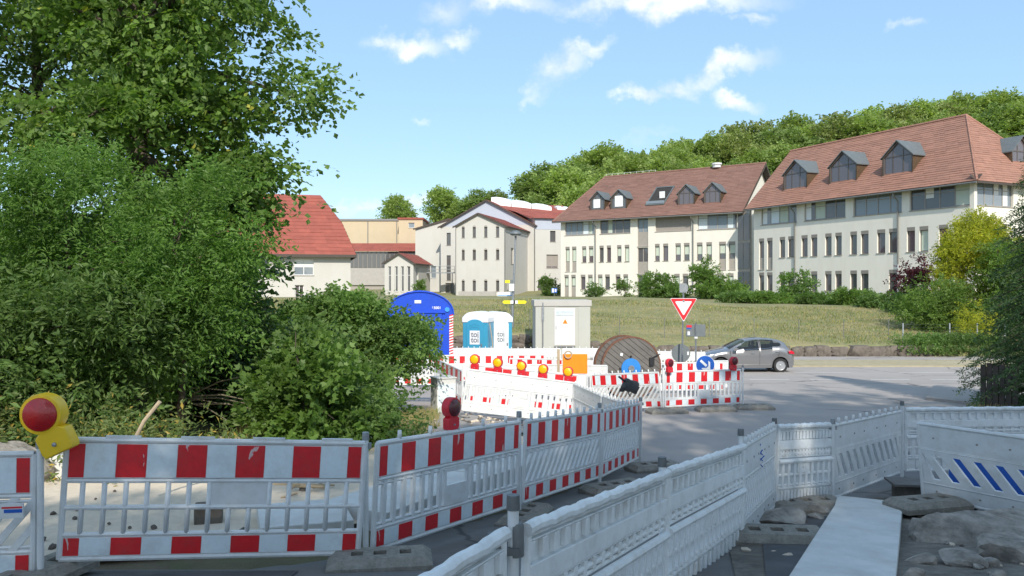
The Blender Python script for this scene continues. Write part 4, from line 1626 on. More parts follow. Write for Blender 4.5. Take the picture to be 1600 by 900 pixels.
# broad-leaved seedlings, ivy and weeds right behind the front barrier
plant('maple_sapling', 'bright broad-leaved maple saplings behind the right half of the front barrier', 'shrub', (-3.1, 11.6, h(-3.1, 11.6)),
      [(.05, 0, .55, .55, .5, .6), (.2, .1, 1.1, .38, .4, .4), (.5, .2, .4, .45, .45, .45)], 50, 22, .30, 8, .095, 'leaf_ivy', 36,
      trunk=(.1, 0, 1.7), r0=.03, nl=16, crad=.18, shell=.4, droop=.35, width=.95, zmin=-.1, lobed=True)
plant('bramble_bush', 'grey-green bramble bush at the right end of the front barrier', 'shrub', (-2.35, 12.2, h(-2.35, 12.2)),
      [(0, 0, .3, .65, .5, .45), (.5, .4, .25, .5, .5, .4), (-.5, .2, .5, .5, .4, .5)], 60, 10, .35, 9, .08, 'leaf_shrub', 37, crad=.2, shell=.25, droop=.3, zmin=-.15, part='foliage')
plant('bramble_bush', 'low weedy bramble growing behind the left half of the front barrier', 'shrub', (-5.0, 9.6, h(-5.0, 9.6)),
      [(-.6, 0, .28, .9, .45, .38), (.55, .1, .22, .7, .4, .32), (-1.4, .2, .35, .6, .5, .45), (1.1, .3, .15, .5, .35, .28)], 85, 10, .42, 9, .085, 'weed', 38, crad=.2, shell=.25, droop=.45, zmin=-.1, width=.38, part='foliage')
# the bushy tree in the centre with its leaning trunk
zb = h(-2.5, 17)
plant('bushy_tree', 'bushy low tree with short leaning trunk in front of the blue trailer', 'tree', (-2.5, 17, zb),
      [(-.35, 0, 1.5, .95, .9, .75), (-1.2, .1, 1.6, 1.0, .9, .85), (-1.8, -.2, 1.2, .8, .8, .9), (.12, 0, 1.25, .55, .6, .5), (-.8, .1, 2.1, .6, .6, .35), (-1.0, -.2, .9, .8, .7, .6)],
      95, 38, .32, 10, .095, 'leaf_shrub', 39, trunk=(-.9, 0, 2.0), r0=.17, nl=34, crad=.23, shell=.55, droop=.35, width=.62, bark='bark_pale', zmin=.05, tier=.4, out=.6)
plant('bushy_tree', 'taller bush with loose top shoots between the maple and the low tree', 'tree', (-4.9, 17.4, h(-4.9, 17.4)),
      [(0, 0, .95, .9, .8, .75), (.6, 0, 1.5, .45, .5, .4), (-.8, .2, 1.1, .7, .8, .7), (.5, 0, 2.2, .12, .2, .35)], 60, 26, .34, 9, .12, 'leaf_shrub', 40,
      trunk=(0, 0, 2.2), r0=.1, nl=20, crad=.22, shell=.4, droop=.3, zmin=-.1)
plant('bushy_tree', 'shrub in half shade left of the low trunk below the loose-topped bush', 'shrub', (-3.9, 14.2, h(-3.9, 14.2)),
      [(0, 0, .7, .7, .7, .7), (.8, .3, .5, .7, .6, .55), (.3, .1, 1.2, .5, .5, .4)], 46, 25, .36, 9, .12, 'leaf_shrub', 41, trunk=(0, 0, 1.2), r0=.05, nl=12, crad=.22, shell=.35, droop=.3, zmin=-.1)
# dark undergrowth at the back of the hollow
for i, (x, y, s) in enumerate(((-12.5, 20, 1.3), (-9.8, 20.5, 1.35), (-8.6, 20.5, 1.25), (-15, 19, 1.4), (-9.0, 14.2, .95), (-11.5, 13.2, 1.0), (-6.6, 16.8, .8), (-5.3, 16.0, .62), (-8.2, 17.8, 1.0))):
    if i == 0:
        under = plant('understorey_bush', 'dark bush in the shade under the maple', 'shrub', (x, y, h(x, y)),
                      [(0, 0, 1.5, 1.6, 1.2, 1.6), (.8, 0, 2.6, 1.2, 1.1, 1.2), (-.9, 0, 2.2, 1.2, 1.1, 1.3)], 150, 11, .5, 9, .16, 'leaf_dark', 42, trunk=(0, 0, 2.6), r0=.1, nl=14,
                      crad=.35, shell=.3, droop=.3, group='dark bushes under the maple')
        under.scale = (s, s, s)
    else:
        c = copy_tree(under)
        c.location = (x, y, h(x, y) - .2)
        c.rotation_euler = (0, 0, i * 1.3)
        c.scale = (s, s, s * .95)
# dead sticks in the hollow
ds_ = thing('dead_branch', 'bare dead branches sticking out of the dark hollow under the maple', 'branch', (-5.2, 12.6, h(-5.2, 12.6)))
q = MB()
rs = random.Random(4)
for k in range(9):
    a = rs.uniform(-.5, .6)
    p0 = Vector((rs.uniform(-.3, .2), 0, rs.uniform(.25, .8)))
    p1 = p0 + Vector((rs.uniform(.5, 1.2), rs.uniform(-.4, .1), a * .7))
    q.tube([p0, p0.lerp(p1, .5) + Vector((0, 0, .06)), p1], [.016, .012, .005], 5)
obj('twig', q, M['bark_pale'], ds_)


# grass and weeds of the verge round the low tree
def blades(name, label, pts, hgt, wid, m, seed, cat='grass', lean=.4):
    rng = np.random.default_rng(seed)
    P = np.array(pts)
    n = len(P)
    a = rng.uniform(0, 2 * np.pi, n)
    hh = hgt * rng.uniform(.4, 1.2, n)
    w = wid * rng.uniform(.6, 1.3, n)
    dx = np.stack([np.cos(a), np.sin(a), np.zeros(n)], 1)
    ld = np.stack([np.cos(a + 1.3), np.sin(a + 1.3), np.zeros(n)], 1) * (hh * lean * rng.uniform(0, 1.6, n))[:, None]
    up = np.array([0, 0, 1.0]) * hh[:, None]
    V = np.stack([P - dx * w[:, None], P + dx * w[:, None], P + ld + up * .95 + dx * w[:, None] * .25, P + ld + up - dx * w[:, None] * .2], 1)
    o = link(name, quads_mesh(name, V, M[m]))
    return tag(o, label, cat, kind='stuff')


rng = np.random.default_rng(5)


def scatter(n, x0, x1, y0, y1, keep=None):
    out = []
    k = 0
    while len(out) < n and k < n * 8:
        k += 1
        x, y = rng.uniform(x0, x1), rng.uniform(y0, y1)
        if keep is None or keep(x, y):
            out.append((x, y, h(x, y) - .01))
    return out


def patchy(x, y):
    from mathutils import noise
    return noise.noise(Vector((x * .9, y * .9, 3))) > -.12


blades('dry_grass', 'straw-coloured dry grass round the foot of the low tree', scatter(5200, -4.6, -1.3, 13.2, 17.6, lambda x, y: patchy(x, y) and x < -1.1 - (y - 13) * .12), .16, .006, 'grass_dry', 51)
blades('green_grass', 'green weeds among the dry grass by the low tree', scatter(3600, -5.0, -1.5, 12.6, 17.2, lambda x, y: not patchy(x, y) or rng.random() < .35), .17, .008, 'weed', 52)
blades('bank_grass', 'thin grass on the sunny bank', scatter(26000, -22, 30, 43.6, 57), .13, .018, 'grass_dry', 53)
blades('bank_grass', 'green grass on the sunny bank', scatter(22000, -22, 30, 43.6, 57, lambda x, y: math.sin(x * .35 + 1) + math.sin(y * .9 + x * .2) > -.3), .13, .018, 'weed', 54)
blades('verge_grass', 'straw grass strip along the far kerb', scatter(9000, -14, 30, 37.2, 40.2), .10, .012, 'grass_dry', 55)
blades('corner_grass', 'straw grass and litter under the spruce at right', scatter(3500, 11.6, 16, 16.5, 20.6), .18, .008, 'grass_dry', 56)

# ------------------------------------------------------------------ shrubs and trees by the office houses
def shrub(x, y, rx, hz_, leaf, label, seed, cat='shrub', name='garden_shrub', size=.20, dens=1.0, trunk=False, group=None, width=.6):
    z = h(x, y)
    hz_ = max(.6, hz_ - .45)
    rx = max(.4, rx - .3)
    n = int(34 * dens * max(.7, rx * hz_ / 2))
    return plant(name, label, cat, (x, y, z), [(0, 0, hz_ * .52, rx, rx * .85, hz_ * .5), (rx * .35, 0, hz_ * .38, rx * .75, rx * .7, hz_ * .38), (-rx * .3, 0, hz_ * .42, rx * .7, rx * .7, hz_ * .42)],
                 n, 11, .38, 8, size, leaf, seed, trunk=(0, 0, hz_ * .75) if trunk else None, r0=.07, nl=8, crad=.26, shell=.35, droop=.2, group=group, zmin=-.1,
                 part='crown' if trunk else 'foliage', width=width)


def sx(u, Y):
    return (u - 800) / F * Y


shrub(sx(930, 92), 92, .95, 1.9, 'leaf_shrub', 'small round clipped bush at the left part of the brown-roofed office house', 61)
shrub(sx(976, 88), 88, 1.0, 2.5, 'leaf_ivy', 'thin light green young birch in front of the brown-roofed office house', 62, 'tree', 'young_birch', dens=.5, trunk=True)
shrub(sx(858, 108), 108, 1.5, 3.0, 'leaf_ivy', 'green bush at the corner between the works block and the office house', 63)
shrub(sx(655, 114), 114, .75, 3.0, 'leaf_ivy', 'slim young tree beside the white pavilion', 64, 'tree', 'young_tree', trunk=True)
shrub(sx(1024, 80), 80, 2.1, 2.8, 'leaf_ivy', 'dense round green bush behind the yield sign to the left', 65)
shrub(sx(1052, 79), 79, 1.6, 1.9, 'leaf_shrub', 'low bush directly behind the yield sign', 66)
shrub(sx(1103, 77), 77, 1.5, 4.1, 'leaf_ivy', 'tall loose bush right of the yield sign', 67, trunk=True)
shrub(sx(1125, 75), 75, 2.2, 2.5, 'leaf_ivy', 'broad green bush right of the tall loose bush', 68)
def hedge(u, Y, rx, hh, leaf, label, seed):
    return plant('hedge_bush', label, 'hedge bush', (sx(u, Y), Y, h(sx(u, Y), Y)), [(0, 0, hh * .5, rx, .7, hh * .5), (rx * .4, .1, hh * .45, rx * .6, .6, hh * .5), (-rx * .5, .1, hh * .55, rx * .6, .6, hh * .5)],
                 int(46 * rx), 10, .28, 8, .15, leaf, seed, crad=.18, shell=.3, droop=.15, zmin=-.1, part='foliage')


hedge(1165, 64, 1.9, .75, 'leaf_shrub', 'low hedge bush at the gap between the two office houses', 69)
hedge(1208, 63, 1.7, .70, 'leaf_ivy', 'low hedge bush left of the small tree at the right office house', 70)
shrub(sx(1246, 64), 64, 1.5, 2.9, 'leaf_shrub', 'small rounded tree under the first dormer of the right office house', 71, 'tree', 'small_tree', trunk=True)
hedge(1285, 61, 1.8, .75, 'leaf_shrub', 'low hedge bush right of the small rounded tree', 72)
hedge(1335, 59, 1.7, .95, 'leaf_ivy', 'brighter low bush in the middle of the hedge at the right office house', 73)
hedge(1380, 57, 1.5, .8, 'leaf_shrub', 'low hedge bush left of the dark red plum', 74)
shrub(sx(1425, 54), 54, 1.9, 1.9, 'leaf_shrub', 'dark green bush below the dark red plum', 75, size=.16)
shrub(sx(1428, 57), 57, 1.5, 4.0, 'leaf_plum', 'dark red leaved plum tree in front of the right office house', 76, 'tree', 'plum_tree', trunk=True, size=.17, dens=.8)
plant('golden_conifer', 'tall golden-yellow conifer at the corner of the right office house', 'tree', (sx(1502, 52), 52, h(sx(1502, 52), 52)),
      [(-.3, -2.8, 2.9, 2.7, 1.6, 2.6), (-.3, -2.2, 4.3, 1.9, 1.4, 1.5), (0, -1.6, 5.5, 1.05, .8, 1.0), (.2, -1, 6.4, .35, .3, .6)], 400, 12, .4, 9, .17, 'leaf_gold', 77, trunk=(.1, 0, 6), r0=.12, nl=10, crad=.3, shell=.6, droop=.1, up=.5, width=.4, zmin=-.1)
plant('green_conifer', 'broad green shrub in front of the golden conifer', 'tree', (sx(1478, 47.5), 47.5, h(sx(1478, 47.5), 47.5)),
      [(-.7, 0, 1.5, 1.4, 1.1, 1.6), (.5, 0, 1.1, 1.4, 1.0, 1.1), (-1.4, 0, 1.0, 1.1, .9, 1.0)], 170, 12, .4, 9, .15, 'leaf_fresh', 78, trunk=(0, 0, 2.6), r0=.09, nl=10, crad=.32, shell=.5, droop=.2, width=.45, zmin=-.1)
plant('green_conifer', 'tall fresh green tree right of the golden conifer', 'tree', (sx(1560, 47), 47, h(sx(1560, 47), 47)),
      [(.6, 0, 2.2, 1.6, 1.6, 2.2), (.5, 0, 4.1, 1.1, 1.1, 1.3), (1.2, 0, 3.4, 1.2, 1.1, 1.6), (.2, -.3, 1.2, 1.0, 1.0, 1.0)], 240, 12, .4, 9, .16, 'leaf_fresh', 79, trunk=(0, 0, 5), r0=.11, nl=12, crad=.34, shell=.5, droop=.25, width=.42, zmin=-.1)
plant('golden_shrub', 'small golden-yellow shrub at the foot of the fresh green tree', 'shrub', (sx(1518, 44.6), 44.6, h(sx(1518, 44.6), 44.6)),
      [(0, 0, .95, .65, .6, 1.1), (.3, 0, .6, .7, .6, .7)], 46, 12, .4, 9, .11, 'leaf_gold', 80, crad=.25, shell=.45, droop=.15, width=.42, zmin=-.1, part='foliage')
for k in range(5):
    u = 1422 + k * 32
    if k == 0:
        gc = plant('groundcover_bush', 'low green cover bush on the wall top at right', 'shrub', (sx(u, 43.3), 43.3, h(sx(u, 43.3), 43.2) - .35), [(0, 0, .35, .9, .5, .42), (.4, 0, .3, .7, .5, .36)], 36, 11, .35, 8, .11, 'leaf_shrub', 81,
                   crad=.22, shell=.3, zmin=-.1, part='foliage', group='low cover bushes at the right end of the stone wall')
    else:
        c = copy_tree(gc)
        c.location = (sx(u, 43.3), 43.3, h(sx(u, 43.3), 43.2) - .35)
        c.rotation_euler = (0, 0, k * .6)


# spruce at the right edge
def spruce(loc, H, Rb, label, seed, tiers=46, leaf='needle'):
    rng = np.random.default_rng(seed)
    T = thing('spruce_tree', label, 'tree', loc)
    Os, Ds, Ls = [], [], []
    mb = MB()
    mb.tube([(0, 0, -.1), (0, 0, H * .5), (.03, 0, H * .98)], [.16, .09, .015], 9)
    for i in range(tiers):
        t = i / tiers
        z = .25 + (H - .35) * t
        r = Rb * (1 - t) ** .8 * rng.uniform(.85, 1.1)
        nb = int(13 - 5 * t)
        for k in range(nb):
            a = 2 * math.pi * (k + rng.uniform(-.3, .3)) / nb + i * .7
            d = np.array([math.cos(a), math.sin(a), 0])
            rr = r * rng.uniform(.75, 1.15)
            tip = d * rr + np.array([0, 0, z - .28 * rr])
            b0 = np.array([0, 0, z])
            mb.tube([b0, b0 * .5 + tip * .5 + np.array([0, 0, .1 * rr]), tip], [.022, .014, .005], 4)
            m = max(4, int(rr / .11))
            for q in range(m):
                f = (q + .8) / m
                p = b0 * (1 - f) + tip * f + np.array([0, 0, .10 * rr * 4 * f * (1 - f)])
                for s in (-1, 1):
                    sd = np.array([-d[1], d[0], 0]) * s
                    Os.append(p)
                    Ds.append(d * .55 + sd * .8 + np.array([0, 0, -.35 + rng.normal(0, .15)]))
                    Ls.append(.34 * (1 - .35 * f) * rng.uniform(.7, 1.2))
    V = spray_leaves(np.array(Os), np.array(Ds), np.array(Ls), 9, .10, rng, .28, .35)
    link('crown', quads_mesh('crown', V, M[leaf]), T)
    obj('trunk', mb, M['bark'], T, smooth=True)
    return T


spruce((14.15, 20.6, h(14.15, 20.6) - .1), 8.8, 2.35, 'tall dark spruce cut off by the right edge behind the dark post', 91)

# ------------------------------------------------------------------ wood on the hill
rs = random.Random(77)
HP = []
for i, (leaf, ells, n) in enumerate((('leaf_hill', [(0, 0, 8.5, 3.6, 3.6, 4.2), (1.4, 0, 6.5, 3.0, 3.0, 3.2), (-1.6, 0, 7.2, 2.8, 2.8, 3.4), (0, 0, 11, 2.2, 2.2, 2.2)], 150),
                                     ('leaf_hill', [(0, 0, 9, 3.2, 3.2, 4.8), (1.2, .5, 11.2, 2.2, 2.2, 2.6), (-1.3, 0, 6.2, 2.9, 2.9, 3.0)], 140),
                                     ('leaf_hill_dark', [(0, 0, 8, 3.4, 3.4, 4.4), (1.8, 0, 6.2, 2.4, 2.4, 3.0), (-1.2, 0, 10.4, 2.2, 2.2, 2.4)], 140),
                                     ('leaf_olive', [(0, 0, 9, 2.8, 2.8, 4.2), (.8, 0, 11.6, 1.7, 1.7, 2.0), (-.9, 0, 7.5, 2.4, 2.4, 3.0)], 75))):
    T = plant('wood_tree', ('broad-leaved tree of the green wood on the hill', 'taller green tree of the wood on the hill', 'darker green tree of the wood on the hill', 'pale olive tree with bare stems in the wood on the hill')[i],
              'tree', (0, 0, 0), ells, n, 10, 1.0, 8, .46, leaf, 100 + i, trunk=(0, 0, 10), r0=.2, nl=14, crad=.7, shell=.6, droop=.2, width=.8,
              group=('trees of the wood on the hill', 'taller trees of the wood on the hill', 'dark trees of the wood on the hill', 'olive trees of the wood on the hill')[i], bark='bark_pale' if i == 3 else 'bark')
    HP.append([T, False])


def hill_tree(k, x, y, s, dz=0):
    T, used = HP[k]
    if used:
        T = copy_tree(T)
    else:
        HP[k][1] = True
    T.location = (x, y, h(x, y) + dz)
    T.rotation_euler = (0, 0, rs.uniform(0, 6.28))
    T.scale = (s * rs.uniform(1.0, 1.35), s * rs.uniform(1.0, 1.35), s)
    return T


cnt = 0
for row, Y in enumerate((146, 156, 166, 176, 186, 195, 204)):
    X = 6 + row * .6
    while X < Y * .70:
        # only where the wood can show above the roofs
        u = 800 + X / Y * F
        if u > 812 + (row == 6) * 4:
            k = rs.choice((0, 0, 0, 1, 1, 1, 2, 2))
            if 1135 < u < 1215 and row > 2 and rs.random() < .6:
                k = 3
            if rs.random() < .06:
                k = 3
            if u < 862:
                k = 2
            s = rs.uniform(.74, 1.16) * (1.0 if row < 5 else 1.05)
            hill_tree(k, X, Y + rs.uniform(-3, 3), s, -.3)
            cnt += 1
        X += rs.uniform(4.6, 7.0)
# loose trees on the skyline left of the wood
for (u, v, Y, k, s, lab) in ((620, 312, 175, 0, .72, 'round green tree on the skyline above the ochre hall'), (690, 302, 178, 1, .72, 'slim tree on the skyline above the stair house'), (742, 300, 170, 2, .62, 'dark tree on the skyline left of the blue-grey gable'),
                             (775, 303, 172, 0, .6, 'green tree rising behind the apex of the blue-grey gable'), (845, 262, 165, 2, .95, 'tall dark tree at the left end of the wood'), (716, 318, 174, 0, .45, 'low bush on the skyline between the slim and the dark tree')):
    T = hill_tree(k, sx(u, Y), Y, s)
    T.location.z = uz(v, Y) - 12.6 * s
    T['label'] = lab
    del T['group']
for (u, v, Y) in ((1556, 160, 215), (1594, 158, 215), (1578, 168, 218)):
    T = hill_tree(3 if u == 1556 else 2, sx(u, Y), Y, .7)
    T.location.z = uz(v, Y) - 12.6 * .7
    T['label'] = {1556: 'thin tree on the hilltop left of the roof ridge end', 1594: 'dark tree on the hilltop at the right edge', 1578: 'small dark tree between the two hilltop trees'}[u]
    del T['group']

# street trees behind and beside the photographer, whose shade falls on the fences
st = plant('street_tree', 'leafy street tree standing behind the photographer', 'tree', (2.6, -6.0, h(2.6, -6)),
           [(0, 0, 9.4, 3.3, 3.0, 2.4), (1.2, 0, 10.6, 2.3, 2.2, 1.6), (-1.5, 0, 8.9, 2.4, 2.4, 1.7), (1.7, .4, 8.6, 2.2, 2.2, 1.6)], 190, 8, .8, 8, .28, 'leaf_street', 120,
           trunk=(0, 0, 10), r0=.22, nl=16, crad=.55, shell=.35, droop=.3, group='street trees behind the photographer')
st.location = (7.5, -14, h(7.5, -14))
st.scale = (1.63, 1.63, 1.63)
for (x, y, s) in ((15.0, -13.0, 1.95), (24.0, -8, 1.7), (21.5, 3.0, 1.05), (-.9, -10.25, .98), (1.2, -10.4, .98)):
    c = copy_tree(st)
    c.location = (x, y, h(x, y))
    c.scale = (s, s, s)
    c.rotation_euler = (0, 0, x)
# ------------------------------------------------------------------ site barriers
BL = 2.2   # panel length
BH = .90   # panel height


def flat_z(n, lo, hi):
    return [lo + (hi - lo) * i / n for i in range(n + 1)]


def stripes(mb, x0, x1, z0, z1, y, n=11):
    """alternating red and grey sheeting, half-width red at both ends"""
    w = (x1 - x0) / (n - 1)
    xs = [x0] + [x0 + w * (i + .5) for i in range(n - 1)] + [x1]
    for i in range(len(xs) - 1):
        m = M['red'] if i % 2 == 0 else M['sheet']
        mb.box(xs[i] + (.0015 if i else 0), xs[i + 1] - .0015, y - .003, y, z0, z1, m)


BPROTO = {}


def make_barrier(face, slat, L=BL, pegs=9, pl='plastic'):
    T = thing('site_barrier', 'barrier', 'barrier')
    P = M[pl]
    # frame: rails and end stiles
    f = MB()
    r = .022
    zt = BH - r
    f.tube([(r, 0, zt), (L - r, 0, zt)], r, 8)
    f.tube([(r, 0, r), (L - r, 0, r)], r, 8)
    f.tube([(r, 0, r), (r, 0, zt)], r, 8)
    f.tube([(L - r, 0, r), (L - r, 0, zt)], r, 8)
    f.tube([(r, 0, .585), (L - r, 0, .585)], r * .85, 8)
    f.tube([(r, 0, .195), (L - r, 0, .195)], r * .85, 8)
    if slat == 'grid':
        f.tube([(r, 0, .39), (L - r, 0, .39)], .020, 8)
        for k in range(4):
            x = .28 + k * .52
            f.box(x, x + .24, -.016, .016, BH - .006, BH + .012)
    else:
        f.tube([(r, 0, .548), (L - r, 0, .548)], r * .6, 6)
        f.tube([(r, 0, .228), (L - r, 0, .228)], r * .6, 6)
    if face == 'ribbed':
        # wavy moulded top rail seen from the back
        n = 44
        f.tube([(L * i / n, .006, BH - .006 + .004 * math.sin(i * 1.1) + .003 * math.sin(i * 2.7)) for i in range(n + 1)], .031, 9)
        f.tube([(.02, .02, .50), (L - .02, .02, .50)], .028, 8)
    obj('frame', f, P, T, smooth=True)
    if pegs:
        p = MB()
        p.tube([(0, 0, BH - .01), (0, 0, BH + .062)], [.019, .016], 7)
        pme = p.mesh('peg', P, True)
        for k in range(pegs):
            link('peg', pme, T, (L * (k + .7) / (pegs + .4), 0, 0))
    # boards
    if face in ('striped', 'plain', 'backplain'):
        for (z0, z1, nm) in ((.605, .858, 'upper'), (.042, .180, 'lower')):
            b = MB()
            b.box(.03, L - .03, -.012, .012, z0, z1)
            if face != 'striped':
                for k in range(6):
                    xx = .2 + k * (L - .4) / 5 + (.03 if k % 2 else -.03)
                    for zz in ((z0 + z1) / 2,):
                        b.lathe([(.012, 0), (.010, .006), (.003, .007)], 8, M['shutter'], Matrix.Translation((xx, -.012, zz)) @ Matrix.Rotation(R(90), 4, 'X'))
                        b.lathe([(.012, 0), (.010, .006), (.003, .007)], 8, M['shutter'], Matrix.Translation((xx, .012, zz)) @ Matrix.Rotation(R(-90), 4, 'X'))
                b.mats = [P] + [m for m in b.mats]
                b.m = [0 if i < 6 else 1 for i in range(len(b.f))]
            bo = obj(nm + '_board', b, P if face == 'striped' else None, T)
            if face == 'striped':
                s = MB()
                n = 11 if slat == 'grid' else 13
                stripes(s, .045, L - .045, z0 + .006, z1 - .006, -.0125, n)
                obj('striped_sheeting', s, None, bo)
    elif face == 'ribbed':
        b = MB()
        b.box(.03, L - .03, -.02, -.008, .545, .86)
        b.box(.03, L - .03, -.015, .022, .635, .735)
        for z0, z1 in ((.735, .845), (.545, .635)):
            n = 17
            for k in range(n):
                x = .05 + (L - .1) * k / (n - 1)
                b.box(x - .022, x + .022, -.009, .019, z0 + .012, z1 - .012)
            b.box(.03, L - .03, -.009, .018, z1 - .011, z1 - .001)
        obj('upper_board', b, P, T, bevel=.006)
        b = MB()
        b.box(.03, L - .03, -.02, -.005, .035, .18)
        for k in range(17):
            x = .05 + (L - .1) * k / 16
            b.box(x - .02, x + .02, -.006, .016, .05, .165)
        obj('lower_board', b, P, T, bevel=.006)
        b = MB()
        b.tube([(.03, 0.0, .345), (L - .03, 0.0, .345)], .018, 7)
        obj('mid_rail', b, P, T, smooth=True)
    # slats
    if slat == 'grid':
        n = 15
        ss = MB()
        ss.tube([(0, 0, .20), (0, 0, .58)], .019, 8)
        sme = ss.mesh('bar', P, True)
        s1 = MB()
        s1.tube([(0, 0, .20), (0, 0, .39)], .019, 8)
        sme1 = s1.mesh('bar', P, True)
        for k in range(1, n):
            x = L * k / n
            link('bar', sme1 if k in (8, 9) else sme, T, (x, 0, 0))
        b = MB()
        b.box(L * 7 / n, L * 10 / n, -.010, .010, .392, .585)
        obj('label_plate', b, P, T)
    elif slat == 'vert':
        n = 18 if L > 1.5 else 10
        ss = MB()
        if face == 'ribbed':
            ss.box(-.022, .022, -.022, .024, .21, .485)
        else:
            ss.box(-.021, .021, -.014, .014, .21, .57)
        sme = ss.mesh('slat', P)
        skip = (8, 9, 10) if L > 1.5 else (5, 6)
        for k in range(1, n):
            if k in skip and face != 'ribbed':
                continue
            s = link('slat', sme, T, (L * k / n, 0, 0))
        if L > 1.5 or face == 'ribbed':
            b = MB()
            a, c = L * (skip[0] - .5) / n, L * (skip[-1] + .5) / n
            if face == 'ribbed':
                b.box(a, c, -.018, .020, .365, .48)
                b.lathe([(.02, 0), (.018, .008)], 10, None, Matrix.Translation(((a + c) / 2, .020, .43)) @ Matrix.Rotation(R(-90), 4, 'X'))
            else:
                b.box(a, c, -.014, .014, .215, .40)
                b.box(a, c, -.013, .013, .52, .56)
                b.box(a, a + .03, -.013, .013, .40, .52)
                b.box(c - .03, c, -.013, .013, .40, .52)
            obj('label_plate', b, P, T)
    elif slat == 'diag':
        n = 15
        w = .062
        z0, z1 = .205, .572
        sh = .30
        ss = MB()
        ss.prism([(0, z0), (w, z0), (w + sh, z1), (sh, z1)], -.014, .014)
        sme = ss.mesh('slat', P)
        pitch = (L - .1) / n
        for k in range(-2, n + 1):
            x0 = .05 + k * pitch
            if x0 < .03 or x0 + sh + w > L - .03:
                # clip slats that would run past the stiles
                poly = [(x0, z0), (x0 + w, z0), (x0 + w + sh, z1), (x0 + sh, z1)]

                def clip(pl_, xc, keep_gt):
                    out = []
                    for i in range(len(pl_)):
                        a, b = pl_[i], pl_[(i + 1) % len(pl_)]
                        ia, ib = ((a[0] >= xc) == keep_gt), ((b[0] >= xc) == keep_gt)
                        if ia:
                            out.append(a)
                        if ia != ib:
                            t = (xc - a[0]) / (b[0] - a[0])
                            out.append((xc, a[1] + t * (b[1] - a[1])))
                    return out
                poly = clip(poly, .03, True)
                if len(poly) > 2:
                    poly = clip(poly, L - .03, False)
                if len(poly) < 3:
                    continue
                q = MB()
                q.prism(poly, -.014, .014)
                obj('slat', q, P, T)
            else:
                link('slat', sme, T, (x0, 0, 0))
    elif slat == 'slot':
        # solid moulded sheet pierced by slanting slots: wide slats between narrow openings
        z0, z1 = .20, .575
        pitch = .20
        w = .118
        sh = -.26
        n = int(L / pitch) + 3
        for k in range(-1, n):
            x0 = .05 + k * pitch
            xs = [x0, x0 + w, x0 + w + sh, x0 + sh]
            xs = [min(max(x, .03), L - .03) for x in xs]
            if xs[1] - xs[0] < .005 and xs[2] - xs[3] < .005:
                continue
            q = MB()
            q.prism([(xs[0], z0), (xs[1], z0), (xs[2], z1), (xs[3], z1)], -.016, .016)
            obj('slat', q, P, T, bevel=.004)
        q = MB()
        q.box(.03, L - .03, -.0155, .0155, z0 - .01, z0 + .05)
        q.box(.03, L - .03, -.0155, .0155, z1 - .04, z1 + .03)
        obj('slot_margins', q, P, T)
    return T


def barrier(P1, P2, face, slat, label, group=None, pegs=9, L=BL, flip=False, pl=None, lean=0.0):
    """panel whose bottom edge runs from P1 to P2 (world); front faces right-hand normal"""
    key = (face, slat, pegs, L, pl)
    if pl is None:
        pl = 'plastic_back' if face == 'ribbed' else 'plastic'
    if key not in BPROTO:
        o = BPROTO[key] = make_barrier(face, slat, L, pegs, pl)
    else:
        o = copy_tree(BPROTO[key])
    P1, P2 = Vector(P1), Vector(P2)
    if flip:
        P1, P2 = P2, P1
    ex = P2 - P1
    ln = ex.length
    ex.normalize()
    ey = Vector((0, 0, 1)).cross(ex).normalized()
    ez = ex.cross(ey)
    ey2 = ey * math.cos(lean) + ez * math.sin(lean)
    ez2 = ex.cross(ey2)
    m = Matrix.Identity(4)
    s = ln / L
    for i, v in enumerate((ex * s, ey2, ez2)):
        m[0][i], m[1][i], m[2][i] = v
    m[0][3], m[1][3], m[2][3] = P1
    o.matrix_world = m
    o['label'] = label
    if group:
        o['group'] = group
    elif 'group' in o:
        del o['group']
    return o


POSTP = {}


def post(p, label, H=1.03, cap=True, group=None, dark=False, rad=.024):
    """upright coupling post between two panels"""
    key = (dark, H)
    if key not in POSTP:
        T = thing('barrier_post', label, 'post', p)
        q = MB()
        q.tube([(0, 0, -.10), (0, 0, H - .06)], rad, 9)
        obj('shaft', q, M['plastic'], T, smooth=True)
        q = MB()
        q.tube([(0, 0, H - .062), (0, 0, H)], [rad * 1.25, rad * 1.15], 9)
        if not dark:
            q.box(-rad * 1.9, rad * 1.9, -.012, .012, H - .13, H - .085)
        obj('clamp', q, M['darksteel' if dark else 'steel'], T, smooth=True)
        POSTP[key] = T
    else:
        T = copy_tree(POSTP[key])
        T.location = p
    T['label'] = label
    if group:
        T['group'] = group
    return T


FOOTP = []


